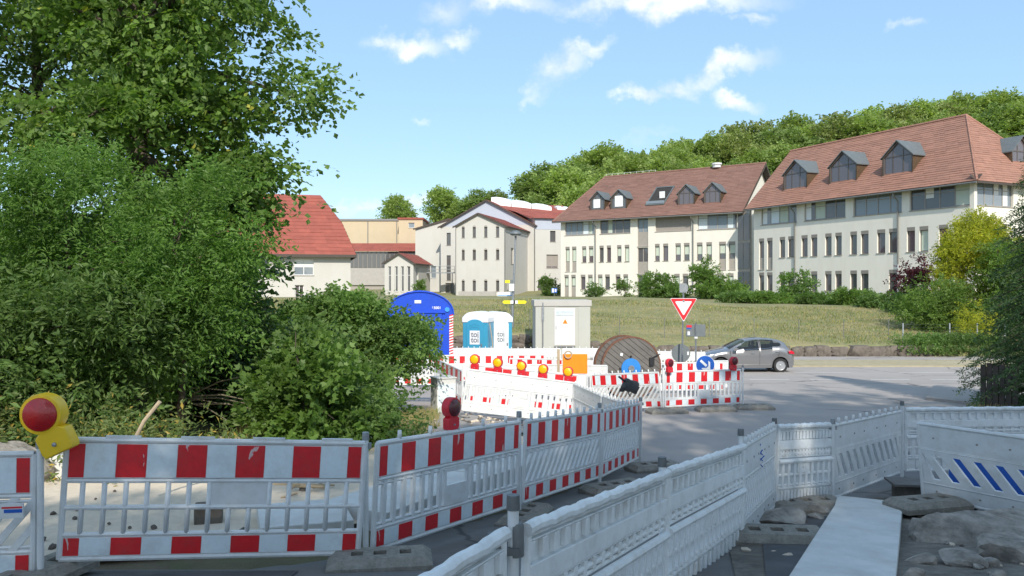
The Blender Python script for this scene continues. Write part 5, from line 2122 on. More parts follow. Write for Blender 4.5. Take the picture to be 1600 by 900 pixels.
def foot(x, y, rz, label, z=None, tilt=0.0, s=1.0):
    if not FOOTP:
        T = thing('ballast_block', label, 'ballast block')
        q = MB()
        hw, hd, t = .40, .19, .105
        # chamfered slab with two square sockets through the top
        Mx = Matrix.Rotation(R(-90), 4, 'X')
        holes = [(-.22, -.13, -.05, .05), (-.05, .05, -.05, .05), (.15, .24, -.05, .05)]
        q.plate(-hw + .06, hw - .06, -hd + .05, hd - .05, holes, .08, None, Matrix.Translation((0, 0, t)) @ Matrix.Rotation(R(-90), 4, 'X'))
        a = [(-hw, -hd, .05), (hw, -hd, .05), (hw, hd, .05), (-hw, hd, .05)]
        b = [(-hw + .06, -hd + .05, t), (hw - .06, -hd + .05, t), (hw - .06, hd - .05, t), (-hw + .06, hd - .05, t)]
        c = [(-hw, -hd, 0), (hw, -hd, 0), (hw, hd, 0), (-hw, hd, 0)]
        fs = []
        for i in range(4):
            j = (i + 1) % 4
            fs += [(i, j, 4 + j, 4 + i), (8 + i, 8 + j, j, i)]
        q.add(a + b + c, fs)
        obj('slab', q, M['rubber'], T)
        q = MB()
        for hh in holes:
            q.box(hh[0], hh[1], hh[2], hh[3], .005, .03)
        obj('socket', q, M['hole'], T)  # dark bottoms painted as the shade down in the sockets
        FOOTP.append(T)
        o = T
    else:
        o = copy_tree(FOOTP[0])
    o.location = (x, y, h(x, y) + .012 if z is None else z)
    o.rotation_euler = (tilt, 0, rz)
    o.scale = (s, s, s)
    o['label'] = label
    return o


def ends(u1, v1, Y1, u2, v2, Y2):
    return at(u1, v1, Y1), at(u2, v2, Y2)


GF = 'red and white barriers along the footway'
# front row, left to right (footway side)
a0 = at(56, 905, 5.60)
a0b = a0 + Vector((-2.15, -.35, .03))
barrier(a0b, a0, 'striped', 'diag', 'red-and-white barrier cut off by the left edge, with a small sticker', GF, pegs=0)
A1, A2 = ends(86, 879, 5.72, 563, 868, 6.28)
bA_ = barrier(A1, A2, 'striped', 'grid', 'front red-and-white barrier with two rows of rounded openings, carrying the red and yellow lamp', GF, pegs=0)
B1, B2 = ends(579, 866, 6.42, 808, 790, 8.45)
barrier(B1, B2, 'striped', 'vert', 'red-and-white barrier with upright slats carrying the red lamp, right of the front one', GF, pegs=5)
C1, C2 = ends(815, 789, 8.52, 935, 748, 10.5)
barrier(C1, C2, 'striped', 'diag', 'red-and-white barrier with slanted slats, third from the left', GF, pegs=10)
D1, D2 = ends(939, 747, 10.6, 997, 717, 12.8)
barrier(D1, D2, 'striped', 'diag', 'red-and-white barrier with slanted slats at the far end of the footway row', GF, pegs=10)
post(a0 + Vector((.03, 0, 0)), 'white post in the gap left of the front barrier', H=.98)
post(at(571, 868, 6.36), 'white post with steel clamp at the right end of the front barrier', H=.98)
post(at(811, 790, 8.49), 'white post with steel clamp between the upright-slat and the slanted-slat barrier', H=1.0)
post(at(937, 748, 10.55), 'white post between the two barriers with slanted slats', H=1.0)
post(D2 + Vector((.05, .05, 0)), 'white post at the far end of the footway row', H=.98)
foot(-1.02, 6.18, .15, 'grey rubber foot at the right end of the front barrier')
foot(.14, 8.45, 1.2, 'grey rubber foot under the post of the upright-slat barrier')
foot(1.35, 10.45, .5, 'rubber foot between the two slanted-slat barriers', s=1.1)
foot(2.25, 12.6, .35, 'rubber foot at the far end of the footway row', s=1.1)
foot(-3.35, 5.6, 1.3, 'rubber foot in the gap left of the front barrier')

# backs of the fence in the right foreground
GB = 'white fence backs in the right foreground'


def gz(x, y, d=.10):
    return Vector((x, y, h(x, y) + d))


E = [(-1.05, 1.35), (-.03, 3.35), (.018, 3.355), (.985, 5.22), (2.10, 7.32), (2.96, 9.02), (3.80, 9.50), (5.50, 11.35), (5.62, 11.45), (7.85, 11.7)]


def eb(i, j, z1=None, z2=None):
    a = gz(*E[i])
    b = gz(*E[j])
    if z1 is not None:
        a.z = z1
    if z2 is not None:
        b.z = z2
    return a, b


a, b = eb(0, 1, .16, .17)
barrier(a, b, 'ribbed', 'vert', 'grey-white barrier back at the bottom edge, nearest to the camera', GB, pegs=0, flip=True)
a, b = eb(2, 3, .17, -.03)
barrier(a, b, 'ribbed', 'vert', 'grey-white barrier back with dark clamp at its near end, second from the camera', GB, pegs=0, flip=True)
a, b = eb(3, 4, -.02, -.275)
barrier(a, b, 'ribbed', 'vert', 'grey-white barrier back third from the camera, left of the narrow toothed one', GB, pegs=0, flip=True)
a, b = eb(4, 5, -.262, -.39)
barrier(a, b, 'backplain', 'diag', 'narrow-looking bluish white barrier with teeth on top and a blue scribble', GB, pegs=10)
a, b = eb(5, 6, -.385, -.44)
barrier(a, b, 'ribbed', 'vert', 'short grey-white barrier back in the fence corner', GB, pegs=0, L=1.1, flip=True)
a, b = eb(6, 7, -.44, -.56)
barrier(a, b, 'backplain', 'slot', 'bluish white barrier with slanted slots and toothed top right of the fence corner', GB, pegs=10)
a, b = eb(8, 9, -.56, -.58)
barrier(a, b, 'ribbed', 'vert', 'grey-white barrier back partly hidden behind the big plain barrier', GB, pegs=0, flip=True)
e8a, e8b = at(1440, 777, 9.15), Vector((6.15, 7.30, -.335))
barrier(e8a, e8b, 'backplain', 'slot', 'big plain white barrier with slanted slots at the right edge', GB, pegs=0, lean=.16)
for (p, lab, HH, dk) in (((.005, 3.37, .17), 'white post with dark clamp in the bottom centre', 1.05, True), ((.985, 5.24, -.02), 'post between the second and third fence back', 1.0, True),
                         ((2.10, 7.34, -.27), 'post with dark top left of the toothed narrow barrier', 1.06, True), ((2.965, 9.03, -.39), 'dark-topped post in the fence corner', 1.0, True),
                         ((3.80, 9.47, -.47), 'white post left of the slotted toothed barrier', 1.0, False), ((5.56, 11.4, -.56), 'dark-topped post at the far end of the slotted barrier', 1.02, True)):
    post(Vector(p), lab, H=HH, dark=dk)
cl = thing('pipe_clamp', 'dark steel double clamp joining the two posts at the bottom centre', 'clamp', (-.02, 3.36, 1.02))
q = MB()
q.lathe([(.036, -.06), (.036, .04), (.030, .05)], 12, None, Matrix.Translation((-.05, -.03, 0)))
q.lathe([(.036, -.06), (.036, .07), (.030, .08)], 12, None, Matrix.Translation((.035, .02, 0)))
q.box(-.06, .05, -.03, .02, -.045, -.015)
obj('clamp_body', q, M['darksteel'], cl, smooth=True)
foot(2.42, 7.30, -.1, 'pale rubber foot under the narrow toothed barrier, beside the long slab', s=1.15)
foot(3.35, 9.1, .15, 'rubber foot under the fence corner at the far end of the long slab', s=1.15)
foot(4.55, 8.75, .25, 'dark rubber foot with two slots lying at the left end of the big plain barrier', z=-.33, s=1.05)
# blue scribble on the toothed panel
p0, p1 = Vector(eb(4, 5, -.262, -.39)[0]), Vector(eb(4, 5, -.262, -.39)[1])
sc_ = MB()
mid = p0.lerp(p1, .48) + Vector((.0, .0, .72))
nrm = (p1 - p0).cross(Vector((0, 0, 1))).normalized()
for k in range(3):
    q0 = mid + nrm * .016 + Vector((0, 0, .10 - k * .06))
    sc_.tube([q0 + Vector((.02 * k, 0, 0)), q0 + Vector((-.02, .01, -.07)), q0 + Vector((.03, .03, -.12))], .006, 5)
tag(obj('blue_scribble', sc_, M['sign_blue']), 'blue paint scribble on the narrow toothed barrier', 'graffiti')

# middle group: fence round the works pit
GM = 'white and striped barriers round the works pit'
a, b = ends(720, 642, 16.8, 892, 662, 17.3)
F1a, F1b = a, b
barrier(a, b, 'backplain', 'vert', 'plain white barrier with upright slots in front of the five yellow lamps', GM, pegs=0)
b2_ = Vector((1.75, 15.6, -.93))
a2_ = Vector((1.33, 17.3, F1b.z - .02))
barrier(a2_, b2_, 'backplain', 'vert', 'pale barrier running from the plain slotted one towards the footway row', GM, pegs=9)
barrier(b2_ + Vector((.02, -.05, 0)), Vector((2.12, 13.35, -.82)), 'backplain', 'vert', 'pale toothed barrier ending behind the far end of the footway row', GM, pegs=9)
a, b = ends(727, 630, 18.2, 898, 645, 18.7)
G1a, G1b = a, b
barrier(a, b, 'striped', 'vert', 'striped barrier carrying the five yellow lamps', GM, pegs=0)
a, b = ends(678, 608, 22.6, 722, 634, 20.2)
barrier(a, b, 'striped', 'vert', 'foreshortened striped barrier above the grey cabinet', GM, pegs=0)
a, b = ends(1035, 638, 19.6, 928, 639, 20.7)
N1a, N1b = b, a
barrier(b, a, 'striped', 'diag', 'striped barrier with slanted slats in front of the cable reel', GM, pegs=11)
a, b = ends(1038, 637, 19.6, 1157, 631, 20.6)
N2a, N2b = a, b
barrier(a, b, 'striped', 'vert', 'striped barrier with upright slats in front of the blue arrow sign', GM, pegs=0)
post(N2a + Vector((-.03, 0, 0)), 'white post between the two striped barriers by the cable reel', H=1.05)
post(N2b + Vector((.06, 0, 0)), 'white post at the right end of the striped barrier by the road', H=1.0)
foot(3.78, 19.5, .2, 'rubber foot in front of the cable reel fence', s=1.2)
foot(5.1, 20.0, .1, 'rubber foot under the upright-slat barrier by the road', s=1.2)
foot(6.2, 20.5, .05, 'flat rubber foot at the right end of the fence by the road', s=1.2)
rd = MB()
rd.box(-.3, .3, -.12, .12, 0, .05)
tag(obj('red_block', rd, M['rust'], bevel=.01, loc=(6.35, 21.2, h(6.35, 21.2) + .012)), 'flat reddish block on the road beside the fence end', 'block')
# farther rows
a, b = ends(560, 602, 21.4, 676, 602, 21.7)
barrier(a, b, 'striped', 'diag', 'striped barrier with blue-edged slanted slats behind the low tree', GM, pegs=7)
z = -1.17
barrier((-3.6, 27.4, z), (-1.3, 27.6, z), 'striped', 'vert', 'far striped barrier below the blue trailer door', GM, pegs=7)
barrier((-1.25, 27.6, z), (1.15, 27.8, z), 'striped', 'vert', 'far striped barrier in front of the portable toilets', GM, pegs=0)
barrier((-.1, 26.4, z), (1.9, 26.0, z), 'striped', 'vert', 'far striped barrier left of the orange sign', GM, pegs=0)
barrier((-1.45, 23.2, -1.08), (1.0, 23.4, -1.08), 'backplain', 'vert', 'plain white barrier behind the yellow lamps', GM, pegs=0)
barrier((1.02, 23.4, -1.08), (2.75, 22.9, -1.06), 'backplain', 'vert', 'plain white barrier behind the orange sign', GM, pegs=0)
z = -1.35
barrier((-2.9, 33, z), (-.7, 33, z), 'backplain', 'vert', 'plain far barrier between the trailer and the toilets', GM, pegs=9)
barrier((-.2, 32.6, z), (2.0, 32.8, z), 'backplain', 'vert', 'plain far barrier left below the pale kiosk', GM, pegs=8)
barrier((2.05, 32.8, z), (4.3, 32.9, z), 'backplain', 'vert', 'plain far barrier right below the pale kiosk', GM, pegs=8)
barrier((5.4, 31.5, z), (7.5, 31.0, z), 'backplain', 'vert', 'plain toothed far barrier right of the cable reel', GM, pegs=9)
barrier((4.55, 25.2, -1.2), (6.7, 25.3, -1.2), 'striped', 'vert', 'far striped barrier behind the blue arrow sign', GM, pegs=0)
barrier((6.2, 26.0, -1.22), (7.1, 26.3, -1.24), 'backplain', 'vert', 'short plain barrier beside the front of the car', GM, pegs=0, L=1.1)


# ------------------------------------------------------------------ warning lamps
LP = {}


def lamp(loc, rz, body, lens, label, tilt=0.0, group=None, s=1.0, cover=None):
    key = (body, lens)
    if key not in LP:
        T = thing('warning_lamp', label, 'warning lamp')
        q = MB()
        q.prism([(-.085, 0), (.085, 0), (.095, .03), (.095, .13), (.05, .16), (-.05, .16), (-.095, .13), (-.095, .03)], -.05, .05)
        obj('battery_box', q, M[body], T, bevel=.01)
        q = MB()
        Mx = Matrix.Translation((0, 0, .255)) @ Matrix.Rotation(R(90), 4, 'X')
        q.lathe([(.118, -.05), (.122, -.03), (.122, .03), (.118, .05), (.098, .052)], 26, None, Mx)
        q.box(-.045, .045, -.035, .035, .12, .16)
        hd = obj('lamp_head', q, M[body], T, smooth=True)
        q = MB()
        for r0, a0 in ((.100, 0),):
            q.lathe([(.101, .051), (.096, .062), (.07, .074), (.035, .082), (.004, .084)], 26, None, Mx)
        obj('lens', q, M[lens], hd, smooth=True)
        q = MB()
        q.lathe([(.014, .05), (.012, .058), (.004, .06)], 10, None, Matrix.Translation((0, 0, .06)) @ Matrix.Rotation(R(90), 4, 'X'))
        obj('lock', q, M['steel'], T, smooth=True)
        LP[key] = T
    else:
        T = copy_tree(LP[key])
    T.location = loc
    T.rotation_euler = (0, tilt, rz)
    T.scale = (s, s, s)
    T['label'] = label
    if group:
        T['group'] = group
    return T


# red lens in yellow housing on the front barrier, tilted to the left
p = at(102, 705, 5.66)
lamp(p + Vector((.0, -.03, -.0)), .05, 'yellow_lamp', 'red_lens', 'red warning lamp in yellow housing tilted on the left corner of the front barrier', tilt=-.44, s=1.18)
q = MB()
q.tube([(-.035, -.012, .255), (-.11, .02, .34), (-.03, .02, .395), (.09, .02, .36)], .012, 7)
p = at(705, 671, 7.45)
lamp(p + Vector((0, 0, .0)), .95, 'red_lamp', 'dark_lens', 'red warning lamp seen from the side on the upright-slat barrier', s=.8)
GL = 'yellow warning lamps in a row on the striped barrier'
for i, (u, v) in enumerate(((742, 578), (778, 583), (815, 588), (849, 593), (888, 597))):
    t = (u - 727) / (898 - 727)
    Y = 18.2 + .5 * t - .06
    nm = ('leftmost of the five yellow lamps with red housing', 'second yellow lamp from the left in the row of five', 'middle one of the five yellow lamps with red housing', 'second yellow lamp from the right, with greenish lens', 'rightmost yellow lamp, in front of the orange sign')[i]
    lamp(at(u, v, Y), -.28, 'red_lamp', 'amber_lens', nm, group=GL, s=.95)
p = at(1046, 582, 19.55)
lamp(p, .6, 'red_lamp', 'dark_lens', 'dark red lamp at the right of the cable reel', s=.9)
p = at(1145, 579, 20.45)
lamp(p, .5, 'red_lamp', 'dark_lens', 'dark red lamp at the right end of the striped fence in front of the car', s=.95, tilt=.12)
p = at(641, 566, 21.5)
lamp(p, .3, 'red_lamp', 'dark_lens', 'red lamp half hidden by the leaves of the low tree', s=.9)

# sticker on the left barrier
stk = thing('barrier_sticker', 'small red and blue sticker on the barrier at the left edge', 'sticker', at(20, 797, 5.5) + Vector((0, .0, 0)), .16)
q = MB()
q.box(-.06, .07, -.032, -.030, .018, .030, M['sign_red'])
q.box(-.045, .07, -.0325, -.031, -.012, .012, M['sign_blue'])
q.box(-.12, -.085, -.032, -.030, -.03, .0, M['sign_red'])
q.box(-.12, -.085, -.032, -.030, .01, .04, M['sign_blue'])
q.box(-.12, .075, -.0305, -.012, -.05, .05, M['plastic'])
obj('print', q, None, stk)
# ------------------------------------------------------------------ lettering
def text(body, size, m, parent, Mx, name='lettering', depth=.002, align='CENTER', space=1.0, bold=0.0):
    cu = bpy.data.curves.new(name, 'FONT')
    cu.body = body
    cu.size = size
    cu.extrude = depth
    cu.offset = bold
    cu.align_x = align
    cu.align_y = 'CENTER'
    cu.space_line = space
    t = bpy.data.objects.new(name, cu)
    C.objects.link(t)
    dg = bpy.context.evaluated_depsgraph_get()
    me = bpy.data.meshes.new_from_object(t.evaluated_get(dg))
    bpy.data.objects.remove(t)
    bpy.data.curves.remove(cu)
    me.materials.clear()
    me.materials.append(m)
    o = link(name, me, parent)
    o.matrix_local = Mx @ Matrix.Rotation(R(90), 4, 'X')
    return o


def ngon(r, n, cx=0, cz=0, a0=0):
    return [(cx + r * math.cos(a0 + 2 * math.pi * k / n), cz + r * math.sin(a0 + 2 * math.pi * k / n)) for k in range(n)]


# ------------------------------------------------------------------ blue site trailer
tx = at(656, 447, 30).x
tr = thing('site_trailer', 'blue barrel-roofed site trailer with its door end towards the camera', 'trailer', (tx, 30, -1.25), R(6.5))
W2, HS, HT = 1.25, 2.25, 3.13
prof = [(-W2, .45), (W2, .45), (W2, HS)]
for k in range(1, 16):
    a = math.pi * k / 16
    prof.append((W2 * math.cos(a), HS + (HT - HS) * math.sin(a) ** .9))
prof.append((-W2, HS))
q = MB()
q.prism(prof, 0, 5.2)
obj('body', q, M['blue_steel'], tr)
q = MB()
arc = prof[2:]
inner = [(x * 1.03, z + .03) for x, z in arc]
for y0, y1 in ((-.05, .12), (5.1, 5.25)):
    for i in range(len(arc) - 1):
        q.prism([arc[i], inner[i], inner[i + 1], arc[i + 1]][::-1], y0, y1)
obj('roof_edge', q, M['blue_steel'], tr)
d = MB()
d.box(-.55, .83, -.045, 0, .55, 2.32)
do = obj('door', d, M['blue_steel'], tr, bevel=.012)
d = MB()
d.box(-.66, .95, -.085, .0, 2.335, 2.385)
obj('door_hood', d, M['blue_steel'], tr)
d = MB()
d.box(.36, .56, -.075, -.046, 1.18, 1.26)
obj('handle', d, M['black'], do)
d = MB()
d.box(-.62, -.58, -.03, 0, .5, 2.33)
d.box(.87, .91, -.03, 0, .5, 2.33)
obj('door_frame', d, M['blue_steel'], tr)
d = MB()
d.box(-.20, .05, -.022, 0, 2.70, 2.82)
obj('white_label', d, M['sign_white'], tr, bevel=.02)
text('65001', .135, M['sign_white'], tr, Matrix.Translation((.62, -.006, 2.53)), 'number', bold=.004)
d = MB()
d.prism(ngon(.09, 12, 1.02, 2.47), -.05, 0)
obj('light_blue_lamp', d, M['blue_light'], tr)
ch = MB()
n = 17
for k in range(n):
    z0 = .5 + k * (HS - .5) / n
    z1 = .5 + (k + 1) * (HS - .5) / n
    mid_ = (z0 + z1) / 2
    ch.prism([(W2 - .15, z0), (W2, z0 + .05), (W2, mid_ + .05), (W2 - .15, mid_)], -.008, -.001, M['sign_white'])
    ch.prism([(W2 - .15, mid_), (W2, mid_ + .05), (W2, z1 + .05), (W2 - .15, z1)], -.008, -.001, M['red'])
obj('chevron_strip', ch, None, tr)
for y in (1.6, 2.6):
    for x in (-1.0, 1.0):
        wm = Matrix.Translation((x, y, .34)) @ Matrix.Rotation(R(90), 4, 'Y')
        q = MB()
        q.lathe([(.2, -.1), (.33, -.1), (.34, -.05), (.34, .05), (.33, .1), (.2, .1)], 20, M['tyre'], wm)
        wo_ = obj('wheel', q, None, tr, smooth=True)
        q = MB()
        q.lathe([(.2, -.09), (.2, .09)], 14, M['white_paint'], wm)
        obj('rim', q, None, wo_)
q = MB()
q.box(-1.1, 1.1, .1, 5.1, .36, .44)
obj('chassis', q, M['darksteel'], tr)
q = MB()
q.box(-.5, .5, -.7, -.05, .1, .14)
q.box(-.5, .5, -.4, -.05, .3, .34)
obj('steps', q, M['steel'], tr)


# ------------------------------------------------------------------ portable toilets
def toilet(loc, rz, body, doorm, label, txt):
    T = thing('portable_toilet', label, 'portable toilet', loc, rz)
    w = .55
    q = MB()
    q.box(-w, w, -w, w, .12, 2.0)
    obj('cabin', q, M[body], T, bevel=.03)
    q = MB()
    q.box(-w + .02, w - .02, -w + .02, w - .02, 0, .12)
    obj('skid', q, M['black'], T)
    q = MB()
    pr = [(-w - .03, 1.93), (w + .03, 1.93), (w + .03, 2.12)]
    for k in range(1, 12):
        a = math.pi * k / 12
        pr.append(((w - .05) * math.cos(a), 2.16 + .20 * math.sin(a)))
    pr.append((-w - .03, 2.12))
    q.prism(pr, -w - .03, w + .03)
    obj('roof', q, M['potty_white'], T, bevel=.03)
    q = MB()
    dp = [(-.37, .16), (.37, .16), (.37, 1.86)] + [(.37 * math.cos(math.pi * k / 10), 1.86 + .2 * math.sin(math.pi * k / 10)) for k in range(1, 10)] + [(-.37, 1.86)]
    q.prism(dp, -w - .055, -w + .01)
    dr_ = obj('door', q, M[doorm], T, bevel=.012)
    q = MB()
    for k in range(2):
        for i in range(10):
            a, b = math.pi * (2.2 + .56 * i) / 10, math.pi * (2.2 + .56 * (i + 1)) / 10
            r_ = .30
            q.tube([(r_ * math.cos(a), -w - .058, 1.70 - k * .1 + .16 * math.sin(a)), (r_ * math.cos(b), -w - .058, 1.70 - k * .1 + .16 * math.sin(b))], .010, 5)
    obj('vent_rib', q, M[doorm], dr_)
    q = MB()
    q.box(-.22, .22, -w - .062, -w - .056, 1.08, 1.62)
    sg = obj('sign', q, M['sign_white'], dr_)
    text('toi\ntoi', .31, M['ink'], dr_, Matrix.Translation((.01, -w - .064, 1.36)), 'lettering', space=.68, bold=.006)
    q = MB()
    q.box(-.3, .3, -w - .062, -w - .056, .66, .83)
    obj('name_strip', q, M['sign_white'], dr_)
    q = MB()
    q.box(-.27, .27, -w - .066, -w - .063, .735, .755)
    obj('print', q, M['sheet'], dr_)
    q = MB()
    q.box(.27, .33, -w - .09, -w - .055, 1.0, 1.12)
    obj('handle', q, M['steel'], dr_)
    return T


tb = toilet((at(748, 447, 34.6).x, 34.6, -1.56), R(-14), 'potty_blue', 'potty_blue', 'blue portable toilet with white roof and a lettered white sign on its door', 'toi')
tw = toilet((at(776, 447, 35.6).x, 35.6, -1.60), R(18), 'potty_blue', 'potty_white', 'portable toilet with white door beside the blue-doored one', 'toi')
tb.scale = tw.scale = (1, 1, 1.09)
q = MB()
q.tube([(0, 0, 0), (.05, .03, 1.1), (-.08, .05, 2.0)], .022, 6)
tag(obj('wood_batten', q, M['wood_pale'], loc=(at(768, 447, 33.6).x, 33.6, -1.45)), 'thin wooden batten leaning between the two portable toilets', 'batten')

# ------------------------------------------------------------------ transformer kiosk
kx0, kx1 = at(835, 447, 40).x, at(924, 447, 40).x
kk = thing('transformer_kiosk', 'pale concrete transformer kiosk with a white louvred door and warning triangle', 'kiosk', ((kx0 + kx1) / 2, 40, -1.62), R(2))
kw = (kx1 - kx0) / 2
kt = EYE - (469 - HOR) / F * 40 + 1.62
q = MB()
q.box(-kw + .05, kw - .05, 0, 2.4, 0, kt - .30)
obj('walls', q, M['kiosk'], kk)
for x0, x1 in ((-kw + .06, -kw + .36), (-kw + .37, -.24), (.78, kw - .06)):
    q = MB()
    q.box(x0, x1, -.018, -.001, .05, kt - .32)
    obj('panel', q, M['kiosk'], kk, bevel=.006)
q = MB()
q.box(-kw - .02, kw + .02, -.06, 2.46, kt - .30, kt)
obj('roof', q, M['kiosk_trim'], kk, bevel=.015)
q = MB()
q.box(-.42, .60, -.045, -.005, .78, 2.60)
kd = obj('door', q, M['white_paint'], kk, bevel=.008)
q = MB()
q.box(-.47, .65, -.022, -.002, .72, 2.66)
obj('door_frame', q, M['kiosk_trim'], kk)
for k in range(4):
    q = MB()
    q.prism([(-.36, 0), (.54, 0), (.54, .045), (-.36, .045)], -.075, -.05, None, Matrix.Translation((0, 0, 2.26 + k * .072)) @ Matrix.Rotation(R(0), 4, 'X'))
    obj('louvre', q, M['sheet'], kd)
q = MB()
q.prism([(-.02, 1.84), (.24, 1.84), (.11, 2.08)], -.050, -.046, M['orange'])
q.prism([(.095, 1.87), (.125, 1.87), (.115, 2.0), (.10, 2.0)], -.052, -.0505, M['black'])
obj('warning_triangle', q, None, kd)
q = MB()
q.box(-.36, -.33, -.07, -.045, 1.55, 1.75)
obj('handle', q, M['steel'], kd)
q = MB()
q.box(-.45, .62, -.06, -.02, .68, .715)
for k in range(5):
    q.box(-.42 + k * .2, -.30 + k * .2, -.06, -.02, .60, .66)
obj('base_vent', q, M['ink'], kk)
q = MB()
q.tube([(-kw + .42, -.06, .3), (-kw + .42, -.06, 2.9)], .03, 6)
q.box(-kw + .36, -kw + .48, -.09, -.03, 2.0, 2.7)
obj('cable_duct', q, M['steel'], kk)

# ------------------------------------------------------------------ street lamp with direction signs
lx = at(801, 447, 45).x
sl = thing('street_lamp', 'tall grey street lamp with mushroom head in front of the white works block', 'street lamp', (lx, 45, -1.2))
top = uz(368, 45) + 1.2
q = MB()
q.tube([(0, 0, -.5), (0, 0, 2.2), (.10, 0, top * .7), (.17, 0, top)], [.085, .08, .06, .045], 10)
obj('pole', q, M['steel'], sl, smooth=True)
q = MB()
q.lathe([(.05, -.25), (.06, 0), (.28, .03), (.33, .09), (.30, .17), (.2, .25), (.06, .29), (.01, .30)], 18, None, Matrix.Translation((.17, 0, top)))
hd = obj('lamp_head', q, M['sign_back'], sl, smooth=True)
q = MB()
q.lathe([(.24, .01), (.20, .035), (.01, .04)], 16, None, Matrix.Translation((.17, 0, top - .02)))
obj('diffuser', q, M['sign_white'], hd)
for i, (u0, u1, v, m, lab) in enumerate(((785, 797.5, 472, 'sign_yellow', 'yellow arrow sign pointing left on the street lamp pole'), (809, 823, 472, 'sign_yellow', 'yellow arrow sign pointing right on the street lamp pole'))):
    x0, x1 = sx(u0, 44.9), sx(u1, 44.9)
    zc = uz(v, 44.9)
    T = thing('direction_sign', lab, 'sign', (x0, 44.85, zc))
    w = x1 - x0
    q = MB()
    if i == 0:
        q.prism([(0, 0), (.08, -.09), (w, -.09), (w, .09), (.08, .09)], -.015, .015, M['sign_yellow'])
        q.box(w, w + .26, -.014, .014, -.09, .09, M['sign_white'])
    else:
        q.prism([(0, -.09), (w - .08, -.09), (w, 0), (w - .08, .09), (0, .09)], -.015, .015, M['sign_yellow'])
        q.box(-.24, 0, -.014, .014, -.09, .09, M['sign_white'])
    obj('plate', q, None, T)
T = thing('notice_board', 'pale blue-white horizontal board beside the street lamp pole', 'sign', (sx(789, 46), 46, uz(459.5, 46)))
q = MB()
q.box(-.42, .42, -.02, .02, -.12, .12)
obj('board', q, M['sign_white'], T)
q = MB()
q.box(-.40, .40, -.022, -.0205, -.09, -.05)
obj('print', q, M['blue_light'], T)
q = MB()
q.tube([(.3, .03, -.12), (.3, .03, -1.7)], .02, 6)
obj('post', q, M['steel'], T)
T = thing('square_sign', 'small square blue-grey plate on the street lamp pole below the dark box', 'sign', (sx(800, 44.8), 44.8, uz(449, 44.8)))
q = MB()
q.box(-.16, .12, -.02, .02, -.2, .2)
obj('plate', q, M['blind_white'], T)
q = MB()
q.box(-.12, .08, -.03, .02, .21, .42)
obj('dark_box', q, M['sign_back'], T)
T = thing('parking_sign', 'small blue sign at the foot of the corner bush by the office house', 'sign', (sx(866, 100), 100, h(sx(866, 100), 100)))
q = MB()
q.box(-.35, .35, -.03, .03, .5, 1.1, M['sign_blue'])
q.box(-.28, -.02, -.034, -.031, .56, 1.04, M['sign_white'])
q.box(.08, .26, -.034, -.031, .62, .98, M['sign_white'])
obj('plate', q, None, T)
q = MB()
q.tube([(0, .04, -.1), (0, .04, .9)], .03, 6)
obj('post', q, M['steel'], T)
T = thing('yellow_notice', 'small yellow plate on the wall behind the street lamp', 'sign', (sx(793, 100), 100, uz(440, 100)))
q = MB()
q.box(-.3, .3, -.02, .02, -.18, .18)
obj('plate', q, M['sign_yellow'], T)
q = MB()
q.tube([(0, .04, .1), (0, .04, h(sx(793, 100), 100) - uz(440, 100))], .03, 6)
obj('post', q, M['steel'], T)

# ------------------------------------------------------------------ yield sign and the signs around it
yx = at(1068, 447, 28).x
ys = thing('yield_sign', 'red and white triangular yield sign on a thin pole', 'traffic sign', (yx, 28, h(yx, 28)), R(-4))
zt = EYE - (466 - HOR) / F * 28 - h(yx, 28)
zbm = EYE - (502 - HOR) / F * 28 - h(yx, 28)
q = MB()
q.tube([(-.06, .03, -.2), (.0, .03, zt + .1), (.0, .03, zt + .28)], .03, 8)
obj('pole', q, M['steel'], ys, smooth=True)


def tri(hw, z0, z1, r=.05):
    return [(-hw + r * .4, z1), (-hw, z1 - r * .6), (-r * .35, z0 + r * .1), (r * .35, z0 + r * .1), (hw, z1 - r * .6), (hw - r * .4, z1)]


q = MB()
q.prism(tri(.455, zbm, zt), -.012, .0, M['sign_white'])
q.prism(tri(.435, zbm + .035, zt - .016), -.015, -.0125, M['sign_red'])
q.prism(tri(.285, zbm + .22, zt - .105), -.018, -.0155, M['sign_white'])
obj('plate', q, None, ys)
q = MB()
q.prism([(-.14, zt + .20), (.09, zt + .20), (.155, zt + .30), (.155, zt + .43), (.09, zt + .52), (-.14, zt + .52)], -.02, .02)
obj('small_plate', q, M['steel'], ys)
q = MB()
q.box(-.03, .03, -.025, .03, zt - .14, zt - .06)
obj('clip', q, M['steel'], ys)
# grey back of a round sign low on the same spot
rx_ = at(1064, 447, 28.4).x
rsn = thing('round_sign', 'grey back of a round sign low behind the yield sign pole', 'traffic sign', (rx_, 28.4, EYE - (552 - HOR) / F * 28.4))
q = MB()
q.prism(ngon(.33, 28), -.01, .01)
obj('plate', q, M['sign_back'], rsn)
q = MB()
q.tube([(.02, .04, .3), (.02, .04, -1.1)], .025, 6)
obj('post', q, M['steel'], rsn)
q = MB()
q.box(.22, .28, -.014, -.011, -.06, .06)
obj('sticker', q, M['sign_white'], rsn)
